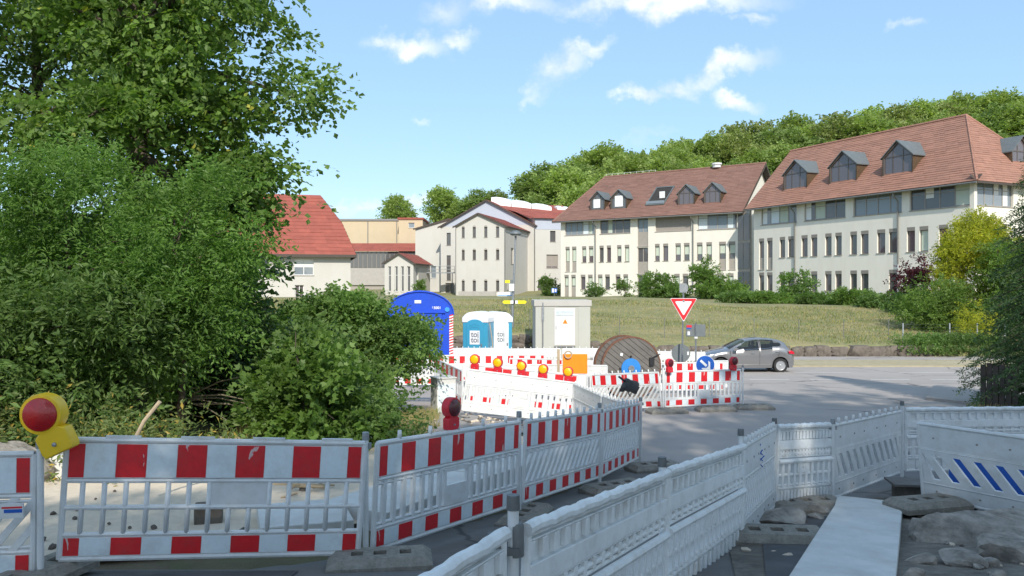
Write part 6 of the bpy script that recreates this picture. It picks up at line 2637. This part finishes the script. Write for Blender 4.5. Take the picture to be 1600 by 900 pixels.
# grey square sign back with stickers
gx_ = at(1087, 447, 26.5).x
gs = thing('sign_back', 'dark grey rectangular sign back with two small stickers on a thin post', 'traffic sign', (gx_, 26.5, h(gx_, 26.5)))
z0, z1 = EYE - (526 - HOR) / F * 26.5 - h(gx_, 26.5), EYE - (507 - HOR) / F * 26.5 - h(gx_, 26.5)
q = MB()
q.box(-.32, .33, .0, .03, z0, z1)
obj('plate', q, M['sign_back'], gs, bevel=.01)
q = MB()
q.tube([(0, -.03, -.1), (0, -.03, z1 + .06)], .026, 8)
obj('post', q, M['steel'], gs, smooth=True)
q = MB()
q.box(-.05, .05, -.06, .0, z0 - .06, z0 + .0)
obj('clip', q, M['plastic'], gs)
q = MB()
q.box(-.30, -.13, -.004, -.001, z1 - .10, z1 - .02, M['sign_red'])
q.box(-.30, -.15, -.005, -.0045, z1 - .15, z1 - .105, M['sign_blue'])
q.box(-.27, -.19, -.004, -.001, z0 + .05, z0 + .17, M['sign_white'])
obj('sticker', q, None, gs)
# blue keep-right sign
bx = at(1102, 447, 23.5).x
bs = thing('arrow_sign', 'round blue sign with white arrow pointing down right', 'traffic sign', (bx, 23.5, EYE - (570 - HOR) / F * 23.5), R(-3))
q = MB()
q.prism(ngon(.275, 32), -.008, .008, M['sign_white'])
q.prism(ngon(.265, 32), -.011, -.0085, M['sign_blue'])
Ra = Matrix.Rotation(R(43), 4, 'Y')
q.prism([(-.19, -.035), (.05, -.035), (.05, .035), (-.19, .035)], -.014, -.0115, M['sign_white'], Ra)
q.prism([(.20, 0), (.05, .15), (-.02, .15), (.09, .035), (.09, -.035), (-.02, -.15), (.05, -.15)], -.0142, -.0117, M['sign_white'], Ra)
obj('plate', q, None, bs)
q = MB()
q.tube([(0, .03, .2), (0, .03, -1.0)], .024, 6)
obj('post', q, M['steel'], bs)

# ------------------------------------------------------------------ cable reel
rx = at(984, 447, 24).x
rl = thing('cable_reel', 'big weathered wooden cable reel with blue hub plate standing on edge', 'cable reel', (rx + .05, 24, -1.30), R(11))
RR = .93
zc = RR + .02


def flange(parent, y0, y1, nm):
    F_ = MB()
    # rim band
    n = 56
    for k in range(n):
        a, b = 2 * math.pi * k / n, 2 * math.pi * (k + 1) / n
        ro_, ri_ = RR + .012, RR - .035
        v = [(ro_ * math.cos(a), y0 - .012, ro_ * math.sin(a)), (ro_ * math.cos(b), y0 - .012, ro_ * math.sin(b)), (ri_ * math.cos(b), y0 - .012, ri_ * math.sin(b)), (ri_ * math.cos(a), y0 - .012, ri_ * math.sin(a)),
             (ro_ * math.cos(a), y1 + .01, ro_ * math.sin(a)), (ro_ * math.cos(b), y1 + .01, ro_ * math.sin(b))]
        F_.add(v, [(0, 1, 2, 3), (0, 4, 5, 1)])
    fo = obj(nm, F_, M['rust'], parent, loc=(0, 0, zc))
    nb = 13
    tilt = R(-52)
    for k in range(nb):
        x0, x1 = -RR + 2 * RR * k / nb + .006, -RR + 2 * RR * (k + 1) / nb - .006
        pl = []
        m_ = 6
        xs = [x0 + (x1 - x0) * i / m_ for i in range(m_ + 1)]
        up_ = [(x, math.sqrt(max(0, (RR - .01) ** 2 - min(abs(x), RR - .01) ** 2))) for x in xs]
        poly = [(x, -z) for x, z in up_] + [(x, z) for x, z in reversed(up_)]
        q = MB()
        off = random.uniform(-.006, .006)
        q.prism(poly, y0 + off, y1, None, Matrix.Rotation(tilt, 4, 'Y'))
        obj('plank', q, M['wood_reel'], fo)
    return fo


flange(rl, 0, .10, 'front_flange')
flange(rl, .72, .82, 'rear_flange')
q = MB()
q.lathe([(.5, .1), (.5, .72)], 30, None, Matrix.Translation((0, 0, zc)) @ Matrix.Rotation(R(-90), 4, 'X'))
obj('drum', q, M['wood_reel'], rl, smooth=True)
q = MB()
q.lathe([(.305, 0), (.30, .025), (.11, .03), (.10, .05), (.06, .05), (.055, -.01)], 30, None, Matrix.Translation((-.02, -.012, zc - .02)) @ Matrix.Rotation(R(90), 4, 'X'))
hb = obj('hub_plate', q, M['hub_blue'], rl, smooth=True)
q = MB()
q.lathe([(.10, .052), (.095, .06), (.06, .06), (.055, .03)], 20, M['steel'], Matrix.Translation((-.02, -.012, zc - .02)) @ Matrix.Rotation(R(90), 4, 'X'))
q.lathe([(.054, .035), (.01, .036)], 14, M['hole'], Matrix.Translation((-.02, -.012, zc - .02)) @ Matrix.Rotation(R(90), 4, 'X'))  # dark disc painted as the shade inside the axle bore
obj('axle_hole', q, None, hb)
for (x, z) in ((-.36, .0), (.34, -.06), (-.02, .36)):
    q = MB()
    q.lathe([(.035, 0), (.03, .025), (.005, .03)], 8, None, Matrix.Translation((x, -.01, zc + z - .02)) @ Matrix.Rotation(R(90), 4, 'X'))
    obj('bolt', q, M['black'], rl)
q = MB()
q.prism([(-.045, -.03), (.03, -.05), (.05, .04), (-.03, .055)], -.014, -.008, None, Matrix.Translation((-.32, -.012, zc + .40)))
obj('paper_label', q, M['sign_white'], rl)
q = MB()
q.tube([(.62, -.03, zc + .22), (.66, -.05, zc + .30), (.9, -.03, zc + .40)], .018, 6)
q.box(.55, .70, -.08, -.02, zc + .06, zc + .30)
obj('cable_end_cap', q, M['black'], rl)

# ------------------------------------------------------------------ orange sign, bag, cabinet and other site gear
ox = at(899, 447, 22).x
og = thing('orange_sign', 'orange rectangular sign panel on a wooden stake left of the cable reel', 'sign', (ox, 22, -1.0))
zo0, zo1 = EYE - (584 - HOR) / F * 22 + 1, EYE - (553 - HOR) / F * 22 + 1
q = MB()
q.box(-.35, .33, -.02, .02, zo0, zo1)
obj('panel', q, M['orange'], og, bevel=.015)
q = MB()
q.box(-.50, -.43, -.03, .03, -.1, zo1 + .12)
obj('stake', q, M['wood_pale'], og)
q = MB()
q.box(-.45, .3, .03, .08, .0, zo0 - .03)
obj('rear_brace', q, M['white_paint'], og)
sk = MB()
for k in range(5):
    a = k * 1.3
    pts = [(-.2 + .10 * math.cos(t_ * .7 + a), -.04 + .03 * math.sin(t_ + a), zo1 - .02 + .10 * math.sin(t_ * .7 + a)) for t_ in range(10)]
    sk.tube(pts, .017, 6)
obj('rope', sk, M['wood_pale'], og)

bg2 = thing('pannier_bag', 'black bag with a handle bar hanging on the pale toothed barrier', 'bag', at(985, 603, 16.2), R(15))
import bmesh
bm = bmesh.new()
bmesh.ops.create_cube(bm, size=1)
bmesh.ops.subdivide_edges(bm, edges=bm.edges[:], cuts=4, use_grid_fill=True)
for v in bm.verts:
    v.co = Vector((v.co.x * .30 * (1 - .18 * v.co.z), v.co.y * .20 * (1 - .1 * abs(v.co.z)), v.co.z * .24 + .03 * math.sin(v.co.x * 6)))
    n_ = Vector((math.sin(v.co.x * 21 + v.co.z * 17), math.cos(v.co.y * 23), math.sin(v.co.z * 19 + v.co.x * 11))) * .008
    v.co = Matrix.Rotation(R(28), 3, 'Y') @ (v.co + n_)
me = bpy.data.meshes.new('bag_body')
bm.to_mesh(me)
bm.free()
me.materials.append(M['bag'])
me.polygons.foreach_set('use_smooth', [True] * len(me.polygons))
bb_ = link('bag_body', me, bg2)
bv = bb_.modifiers.new('sub', 'SUBSURF')
bv.levels = bv.render_levels = 1
q = MB()
q.tube([(-.26, -.02, .20), (-.15, 0, .12), (-.02, 0, .03)], [.022, .024, .02], 7)
q.tube([(-.06, 0, .02), (-.20, -.05, -.10), (-.22, -.05, -.02)], .014, 6)
q.lathe([(.05, -.03), (.055, 0), (.05, .03)], 10, None, Matrix.Translation((-.21, -.06, -.07)))
q.tube([(-.05, -.08, -.02), (-.08, -.1, -.15), (-.04, -.1, -.2)], .012, 6)
obj('handle', q, M['black'], bg2, smooth=True)
q = MB()
q.box(-.12, .14, -.125, -.115, -.05, .055, None, Matrix.Rotation(R(28), 4, 'Y'))
obj('pocket', q, M['bag'], bg2)

c0 = at(697, 447, 17.6)
cb = thing('control_cabinet', 'grey upright site cabinet with louvred side at the end of the plain barrier', 'cabinet', (c0.x, 17.6, h(c0.x, 17.6) - .04), R(26))
hc = EYE - (588 - HOR) / F * 17.6 - h(c0.x, 17.6)
q = MB()
q.box(-.27, .17, -.15, .25, 0, hc)
obj('case', q, M['slab'], cb, bevel=.008)
q = MB()
q.box(-.25, .15, -.158, -.15, .05, hc - .12)
cd_ = obj('door', q, M['sheet'], cb, bevel=.003)
for k in range(3):
    q = MB()
    q.box(-.278, -.27, -.1, .2, hc - .18 + k * .03, hc - .165 + k * .03)
    obj('louvre', q, M['steel'], cb)
q = MB()
q.box(-.29, .19, -.17, .27, hc, hc + .03)
obj('lid', q, M['slab'], cb, bevel=.006)

# long kerb slabs on the footway behind the barriers
pts = [(-2.25, 7.05), (-1.5, 7.32), (-.60, 9.0), (.45, 10.85), (1.35, 13.1)]
for i in range(len(pts) - 1):
    a, b = Vector((*pts[i], 0)), Vector((*pts[i + 1], 0))
    a.z, b.z = LEFT = h(a.x - .5, a.y) + .02, h(b.x - .5, b.y) + .02
    a, b = a.lerp(b, .012), a.lerp(b, .988)
    ex = (b - a).normalized()
    ey = Vector((0, 0, 1)).cross(ex).normalized()
    T = thing('footway_slab', ('pale concrete slab lying behind the front barrier', 'pale concrete slab behind the upright-slat barrier', 'pale concrete slab behind the nearer slanted-slat barrier', 'pale concrete slab behind the far slanted-slat barrier')[i], 'slab')
    m_ = Matrix.Identity(4)
    for c_, v in enumerate((ex, ey, ex.cross(ey))):
        m_[0][c_], m_[1][c_], m_[2][c_] = v
    m_.translation = a
    T.matrix_world = m_
    q = MB()
    q.box(0, (b - a).length, -.42, .36, -.22, .10)
    obj('slab', q, M['concrete'], T, bevel=.012)
# long pale plank slab bridging the excavation
for i, (p0, p1, wd_, lab) in enumerate((((2.06, 5.08), (3.84, 8.62), .66, 'long pale grey slab lying over the excavation in the right foreground'), ((3.85, 8.66), (4.08, 9.15), .66, 'short pale slab piece at the far end of the long one'))):
    a, b = Vector((*p0, 0.14 if i == 0 else -.30)), Vector((*p1, -.285 if i == 0 else -.33))
    ex = (b - a).normalized()
    ey = Vector((0, 0, 1)).cross(ex).normalized()
    T = thing('concrete_slab', lab, 'slab')
    m_ = Matrix.Identity(4)
    for c_, v in enumerate((ex, ey, ex.cross(ey))):
        m_[0][c_], m_[1][c_], m_[2][c_] = v
    m_.translation = a
    T.matrix_world = m_
    q = MB()
    q.box(0, (b - a).length, -wd_ / 2, wd_ / 2, -.14, 0)
    obj('slab', q, M['slab'], T, bevel=.012)
# broken stone at right
rs = random.Random(9)
for i, (x, y, s, sc3, lab) in enumerate(((4.72, 7.2, 1.0, (1.0, .58, .38), 'large rough broken stone in the excavation at the bottom right'), (6.1, 6.8, 1.0, (.65, .5, .30), 'rough stone at the right edge beside the large broken stone'),
                                         (3.45, 8.95, 1.0, (.30, .16, .10), 'flat stone lying beside the rubber foot in the fence corner'))):
    me = rock_mesh('rock', *sc3, rs, 5 if i < 2 else 3, .075, M['boulder'], 13, .75, .5, .85)
    o = link('broken_stone', me, None, (x, y, h(x, y) + sc3[2] * (-.30 if i == 0 else .1)))
    o.rotation_euler = (0, .05, R(-22))
    tag(o, lab, 'stone')
q = MB()
q.box(-1.2, 1.3, -.10, .10, 0, .13)
tag(obj('kerb_stone', q, M['concrete'], bevel=.012, loc=(5.9, 8.35, h(5.9, 8.35) + .02)), 'pale kerb stone below the big plain barrier at right', 'kerb stone').rotation_euler = (0, 0, R(-38))
for k, (x, y, sx_, sy_, sz_, rz, lab) in enumerate(((4.08, 7.8, .28, .2, .09, .5, 'broken concrete piece right beside the long slab'), (4.15, 6.35, .38, .26, .12, -.3, 'angular concrete lump in front of the large broken stone'),
                                                   (5.35, 8.15, .42, .20, .10, -.6, 'flat broken slab below the big plain barrier'), (3.55, 6.3, .22, .17, .10, 1.1, 'small angular stone on the soil right of the long slab'),
                                                   (2.75, 8.25, .34, .20, .09, .2, 'broken asphalt piece left of the long slab'))):
    o = link('broken_stone', rock_mesh('rock', sx_, sy_, sz_, rs, 3, .05, M['boulder'], 9, .7, .5, .8), None, (x, y, h(x, y) + sz_ * .5))
    o.rotation_euler = (.08, -.06, rz)
    tag(o, lab, 'stone')
rubm = [rock_mesh('rubble_stone', rs.uniform(.05, .10), rs.uniform(.05, .09), rs.uniform(.03, .06), rs, 2, .08, M['boulder'], 9, .6, .45, .8) for _ in range(5)]
rub = thing('rubble', 'small broken stones and clods lying in the excavated soil at right', 'rubble')
for k in range(90):
    x, y = rs.uniform(2.2, 6.4), rs.uniform(5.4, 9.6)
    if abs((x - 2.05) - (y - 5.08) * .512) < .5:
        continue
    o = link('rubble_stone', rubm[k % 5], rub, (x, y, h(x, y) + .03))
    s_ = rs.uniform(.4, 1.5)
    o.scale = (s_, s_, s_)
    o.rotation_euler = (rs.uniform(-.3, .3), rs.uniform(-.3, .3), rs.uniform(0, 6))
# boards and hose in the corner of the fence
q = MB()
q.box(-.24, .45, -.2, .2, 0, .03)
tag(obj('wooden_board', q, M['wood_reel'], bevel=.004, loc=(4.85, 9.75, h(4.85, 9.75) + .222)), 'brown board lying on the blocks in the fence corner', 'board').rotation_euler = (0, 0, R(-8))
q = MB()
q.box(-.18, .36, -.14, .16, 0, .2)
tag(obj('timber_block', q, M['stone'], bevel=.01, loc=(4.88, 9.75, h(4.88, 9.75) + .016)), 'grey block under the brown board in the fence corner', 'block')
hs = MB()
for k in range(3):
    hs.tube([(.33 * math.cos(t_ / 20 * 2 * math.pi) * (1 - .05 * k), .26 * math.sin(t_ / 20 * 2 * math.pi), .02 + .04 * k + .03 * math.sin(t_ * .9)) for t_ in range(21)], .02, 7)
tag(obj('hose_coil', hs, M['black'], smooth=True, loc=(5.35, 9.35, h(5.35, 9.35) + .03)), 'coil of black hose behind the slots of the big plain barrier', 'hose').rotation_euler = (R(35), 0, .4)
q = MB()
q.box(-.75, .75, -.02, .02, 0, .62)
tag(obj('blue_board', q, M['sign_blue'], bevel=.006, loc=(5.72, 8.95, h(5.72, 8.95) + .02)), 'blue board seen through the slots of the big plain barrier', 'board').rotation_euler = (R(-8), 0, R(-40))
# blocks and stick behind the front barrier
q = MB()
q.box(-.12, .12, -.09, .09, 0, .17)
tag(obj('stone_block', q, M['stone'], bevel=.012, loc=(-2.75, 7.25, h(-2.75, 7.25) + .0)), 'grey stone block lying behind the front barrier', 'block').rotation_euler = (0, 0, .3)
q = MB()
q.tube([(0, 0, -.1), (.12, .02, .15), (.26, .04, .33)], [.020, .018, .019], 8)
tag(obj('tool_handle', q, M['wood_pale'], smooth=True, loc=at(203, 684, 7.4)), 'wooden tool handle sticking up behind the front barrier', 'tool handle')
q = MB()
for k in range(6):
    a = random.Random(k)
    q.tube([(a.uniform(-.3, .3), a.uniform(-.3, .3), .02), (a.uniform(-.3, .4), a.uniform(-.2, .3), a.uniform(.03, .16))], .012, 5)
tag(obj('stick_pile', q, M['wood_pale'], loc=(-2.2, 8.4, h(-2.2, 8.4))), 'small heap of pale sticks behind the front barrier', 'sticks')
rs = random.Random(15)
me = rock_mesh('rubble', .5, .4, .3, rs, 4, .12, M['boulder'])
tag(link('rubble_heap', me, None, (-5.75, 9.0, h(-5.75, 9.0) + .12)), 'stone lump at the left edge under the shrubs', 'stone')
# concrete wall edge of the bridge behind the path
q = MB()
q.box(-2.6, 1.4, -.16, .16, -.3, .16)
tag(obj('stone_kerb', q, M['concrete'], bevel=.015, loc=(-4.4, 9.35, 0)), 'pale stone kerb along the back of the gravel path', 'kerb').rotation_euler = (0, 0, R(2))
# scattered small stones on the path and the site
peb = thing('pebbles', 'loose small stones scattered on the gravel path and the works ground', 'stones')
pm = [rock_mesh('pebble', .03, .025, .018, rs, 1, .2, M['gravel' if k % 2 else 'stone']) for k in range(4)]
b_ = []
for k in range(260):
    if k % 12 == 0:
        x, y = rs.uniform(-4.5, -1.8), rs.uniform(6.4, 9)
    elif k % 3 == 1:
        x, y = rs.uniform(2, 6), rs.uniform(6, 9.5)
    else:
        x, y = rs.uniform(-2.6, .5), rs.uniform(14.5, 17)
    o = link('pebble', pm[k % 4], peb, (x, y, h(x, y) + .02))
    s = rs.uniform(.5, 1.8)
    o.scale = (s, s, s)
    o.rotation_euler = (0, 0, rs.uniform(0, 6))

# ------------------------------------------------------------------ wire fences
wf = thing('wire_fence', 'thin green wire fence standing along the top of the stone wall', 'fence', (0, 44.6, 0))
x = -14.0
while x <= 21:
    q = MB()
    z = h(x, 44.6)
    q.tube([(x, 0, z - .1), (x, 0, z + 1.15)], .020, 5)
    obj('post', q, M['gutter'], wf)
    x += 2.5
q = MB()
for k in range(4):
    pts = [(xx, 0, h(xx, 44.6) + .2 + k * .3) for xx in range(-14, 22)]
    q.tube(pts, .004, 3)
tag(obj('wire', q, M['gutter'], wf), kind='stuff')
wf2 = thing('wire_fence', 'pale-posted wire fence in front of the tall conifers at right', 'fence', (0, 43.9, 0))
for u in (1411, 1484, 1527, 1570):
    q = MB()
    xx = sx(u, 43.9)
    q.tube([(xx, 0, -1.2), (xx, 0, uz(505, 43.9))], .035, 6)
    obj('post', q, M['pipe_light'], wf2)
q = MB()
for k in range(5):
    q.tube([(sx(1411, 43.9), 0, uz(507 + k * 4.6, 43.9)), (sx(1600, 43.9), 0, uz(507 + k * 4.6, 43.9))], .003, 3)
tag(obj('wire', q, M['gutter'], wf2), kind='stuff')
# dark fence at the right edge under the spruce
df = thing('board_fence', 'dark weathered board fence under the spruce at the right edge', 'fence', (12.25, 20.9, h(12.25, 20.9)), R(-66))
for k in range(6):
    q = MB()
    q.box(k * .17, k * .17 + .14, -.012, .012, 0, 1.15 + .05 * (k % 2))
    obj('board', q, M['fascia'], df)
q = MB()
q.box(-.02, 1.0, .014, .05, .25, .33)
obj('rail', q, M['fascia'], df)
q = MB()
q.box(-.02, 1.0, .014, .05, .85, .93)
obj('rail', q, M['fascia'], df)

# ------------------------------------------------------------------ car
car = thing('car', 'dark grey five-door hatchback driving left on the cross road', 'car', (at(1091, 447, 35.1).x, 35.1, h(12, 35) + .012))
LC = 3.98
TOP = [(0, .62), (.05, .70), (.25, .80), (.6, .90), (1.0, .985), (1.12, 1.02), (1.45, 1.20), (1.85, 1.385), (2.2, 1.45), (2.6, 1.465), (3.1, 1.43), (3.45, 1.36), (3.62, 1.27), (3.78, 1.02), (3.90, .93), (3.98, .70)]
BELT = [(0, .60), (.3, .74), (1.0, .90), (1.6, .94), (2.6, .99), (3.3, 1.05), (3.75, 1.0), (3.98, .68)]
HALF = [(0, .55), (.06, .66), (.2, .75), (.5, .82), (1.0, .85), (2.0, .865), (3.0, .86), (3.6, .83), (3.85, .76), (3.98, .62)]
TOPW = [(0, .45), (.3, .62), (1.0, .70), (1.4, .66), (1.9, .58), (2.6, .57), (3.3, .56), (3.62, .54), (3.8, .60), (3.98, .52)]
WX = (.80, 3.34)
WR = .31


def zbot(x):
    z = .20 + (.10 if x < .06 or x > 3.92 else 0)
    for w in WX:
        d_ = abs(x - w)
        r_ = WR + .055
        if d_ < r_:
            z = max(z, WR + math.sqrt(r_ * r_ - d_ * d_))
    return z


xs = [LC * i / 110 for i in range(111)]
prev_rows = []
ring_n = 0
cv, cf = [], []
for x in xs:
    zb_ = zbot(x)
    zt_ = interp(x, TOP)
    ze_ = min(interp(x, BELT), zt_ - .02)
    hw = interp(x, HALF)
    tw_ = interp(x, TOPW)
    zl = min(zb_, ze_ - .12)
    half = [(0, zl), (hw * .80, zl), (hw * .965, zl + .015), (hw * .985, zl + (ze_ - zl) * .25), (hw, zl + (ze_ - zl) * .55), (hw * .995, zl + (ze_ - zl) * .72), (hw * .985, zl + (ze_ - zl) * .80), (hw * .97, ze_)]
    for f in (.25, .5, .75):
        half.append((hw * .97 + (tw_ - hw * .97) * f, ze_ + (zt_ - .05 - ze_) * f))
    half += [(tw_, zt_ - .05 if zt_ - .05 > ze_ else zt_ - .01), (tw_ * .88, zt_ - .012), (tw_ * .5, zt_ + .004), (0, zt_ + .012)]
    ring = [(x, -y, z) for y, z in half] + [(x, y, z) for y, z in reversed(half[1:-1])]
    ring_n = len(ring)
    cv += ring
NH = 15
GL_, PAINT = 1, 0
faces = {'body': [], 'side_window': [], 'windscreen': [], 'rear_window': []}
WIN = [(1.30, .985), (1.60, .985), (2.6, 1.03), (3.20, 1.09), (3.42, 1.17), (3.36, 1.27), (3.1, 1.335), (2.6, 1.385), (2.15, 1.375), (1.85, 1.315)]


def inpoly(x, z, P):
    c_ = False
    for i in range(len(P)):
        (x1, z1), (x2, z2) = P[i], P[i - 1]
        if (z1 > z) != (z2 > z) and x < (x2 - x1) * (z - z1) / (z2 - z1) + x1:
            c_ = not c_
    return c_


for i in range(len(xs) - 1):
    for k in range(ring_n):
        k2 = (k + 1) % ring_n
        f = (i * ring_n + k, i * ring_n + k2, (i + 1) * ring_n + k2, (i + 1) * ring_n + k)
        c_ = sum((Vector(cv[j]) for j in f), Vector()) / 4
        kk_ = k if k < NH - 1 else ring_n - 1 - k
        key = 'body'
        if 7 <= kk_ <= 10 and inpoly(c_.x, c_.z, WIN) and not (2.42 < c_.x < 2.50):
            key = 'side_window'
        elif kk_ >= 11 and 1.16 < c_.x < 1.86:
            key = 'windscreen'
        elif kk_ >= 11 and 3.62 < c_.x < 3.78:
            key = 'rear_window'
        faces[key].append(f)
cf0 = tuple(range(ring_n))
faces['body'] += [cf0, tuple((len(xs) - 1) * ring_n + k for k in range(ring_n - 1, -1, -1))]


def sub_mesh(nm, fl, m, smooth=True):
    used = sorted(set(i for f in fl for i in f))
    mp_ = {v: j for j, v in enumerate(used)}
    me = bpy.data.meshes.new(nm)
    me.from_pydata([cv[i] for i in used], [], [tuple(mp_[i] for i in f) for f in fl])
    me.materials.append(m)
    me.polygons.foreach_set('use_smooth', [smooth] * len(fl))
    return me


bo_ = link('body', sub_mesh('body', faces['body'], M['car_paint']), car)
sm_ = bo_.modifiers.new('edges', 'EDGE_SPLIT')
sm_.split_angle = R(38)
for nm in ('side_window', 'windscreen', 'rear_window'):
    if nm == 'side_window':
        for s in (-1, 1):
            link(nm, sub_mesh(nm, [f for f in faces[nm] if sum(cv[j][1] for j in f) * s > 0], M['car_glass']), car)
    else:
        link(nm, sub_mesh(nm, faces[nm], M['car_glass']), car)
# window surround strip
for s in (-1, 1):
    q = MB()
    pts = []
    for (x, z) in WIN + WIN[:1]:
        hw, tw_ = interp(x, HALF) * .97, interp(x, TOPW)
        ze_, zt_ = min(interp(x, BELT), interp(x, TOP) - .02), interp(x, TOP) - .05
        f = max(0, min(1, (z - ze_) / max(.01, zt_ - ze_)))
        pts.append((x, s * (hw + (tw_ - hw) * f + .006), z))
    q.tube(pts, .010, 5)
    obj('window_trim', q, M['chrome'], car)
for s in (-1, 1):
    q = MB()
    q.tube([(2.46, s * .80, 1.01), (2.46, s * .60, 1.385)], .022, 5)
    obj('door_pillar', q, M['black'], car)
for s in (-1, 1):
    q = MB()
    q.box(2.05, 2.22, s * .868 - .012, s * .868 + .012, .82, .85)
    obj('door_handle', q, M['chrome'], car, bevel=.005)
    q = MB()
    q.box(3.10, 3.25, s * .858 - .012, s * .858 + .012, .87, .90)
    obj('door_handle', q, M['chrome'], car, bevel=.005)
    q = MB()
    q.prism([(1.28, .95), (1.45, .95), (1.48, 1.06), (1.33, 1.08)], s * .98 - .06 if s > 0 else -.98 - .06, s * .98 + .06 if s > 0 else -.98 + .06)
    q.tube([(1.42, s * .85, .95), (1.42, s * .96, .98)], .02, 5)
    obj('mirror', q, M['car_paint'], car, bevel=.015)
    q = MB()
    q.tube([(1.2, s * .871, .30), (1.2, s * .871, .335), (2.95, s * .873, .335), (2.95, s * .873, .30)], .012, 5)
    obj('sill_strip', q, M['chrome'], car)
    q = MB()
    q.prism([(3.70, .82), (3.93, .80), (3.90, .90), (3.78, .965), (3.68, .93)], s * .80 - .06, s * .80 + .03)
    obj('tail_light', q, M['tail'], car, bevel=.012)
    q = MB()
    q.prism([(.10, .60), (.45, .70), (.52, .80), (.30, .76), (.12, .68)], s * .745 - .05, s * .745 + .035)
    obj('headlight', q, M['head'], car, bevel=.012)
    # door seams
    for (xa_, xb_) in ((1.25, 1.18), (2.44, 2.44), (3.22, 3.28)):
        pts = []
        for t_ in range(7):
            f = t_ / 6
            x_ = xa_ + (xb_ - xa_) * f
            zz = .36 + (.94 - .36) * f
            if xa_ > 3:
                zz = max(zz, zbot(x_) + .06)
            pts.append((x_, s * interp(x_, HALF) * (.985 + .016 * min(1, f * 1.8) - .012 * max(0, f - .6)), zz))
        q = MB()
        q.tube(pts, .006, 4)
        obj('door_seam', q, M['black'], car)
for w in WX:
    for s in (-1, 1):
        Mx = Matrix.Translation((w, s * .74, WR)) @ Matrix.Rotation(R(90) * -s, 4, 'X')
        q = MB()
        q.lathe([(.19, -.10), (.29, -.10), (.308, -.07), (.31, 0), (.308, .07), (.29, .10), (.205, .105), (.20, .07)], 30, None, Mx)
        wo_ = obj('wheel', q, M['tyre'], car, smooth=True)
        q = MB()
        q.lathe([(.205, .075), (.205, .10), (.19, .10), (.185, .055), (.05, .06), (.04, .095), (.005, .10)], 26, None, Mx)
        for k in range(9):
            a = 2 * math.pi * k / 9
            q.prism([(.03, -.018), (.19, -.030), (.19, .030), (.03, .018)], -.10, -.06, None, Mx @ Matrix.Rotation(a, 4, 'Z') @ Matrix.Rotation(R(90), 4, 'X'))
        obj('rim', q, M['alloy'], wo_)
        q = MB()
        q.lathe([(.183, .045), (.05, .05)], 22, None, Mx)
        obj('hub_back', q, M['black'], wo_)
# interior
q = MB()
q.box(1.0, 3.6, -.7, .7, .35, .55)
q.box(3.3, 3.6, -.6, .6, .5, .98)
obj('cabin_floor', q, M['black'], car)
for x_ in (1.95, 2.85):
    for y_ in (-.36, .36):
        q = MB()
        q.box(x_ - .1, x_ + .4, y_ - .23, y_ + .23, .5, .68)
        q.prism([(x_ + .3, .6), (x_ + .45, .6), (x_ + .58, 1.1), (x_ + .48, 1.12)], y_ - .22, y_ + .22)
        q.box(x_ + .5, x_ + .6, y_ - .11, y_ + .11, 1.12, 1.28)
        obj('seat', q, M['bag'], car, bevel=.03)
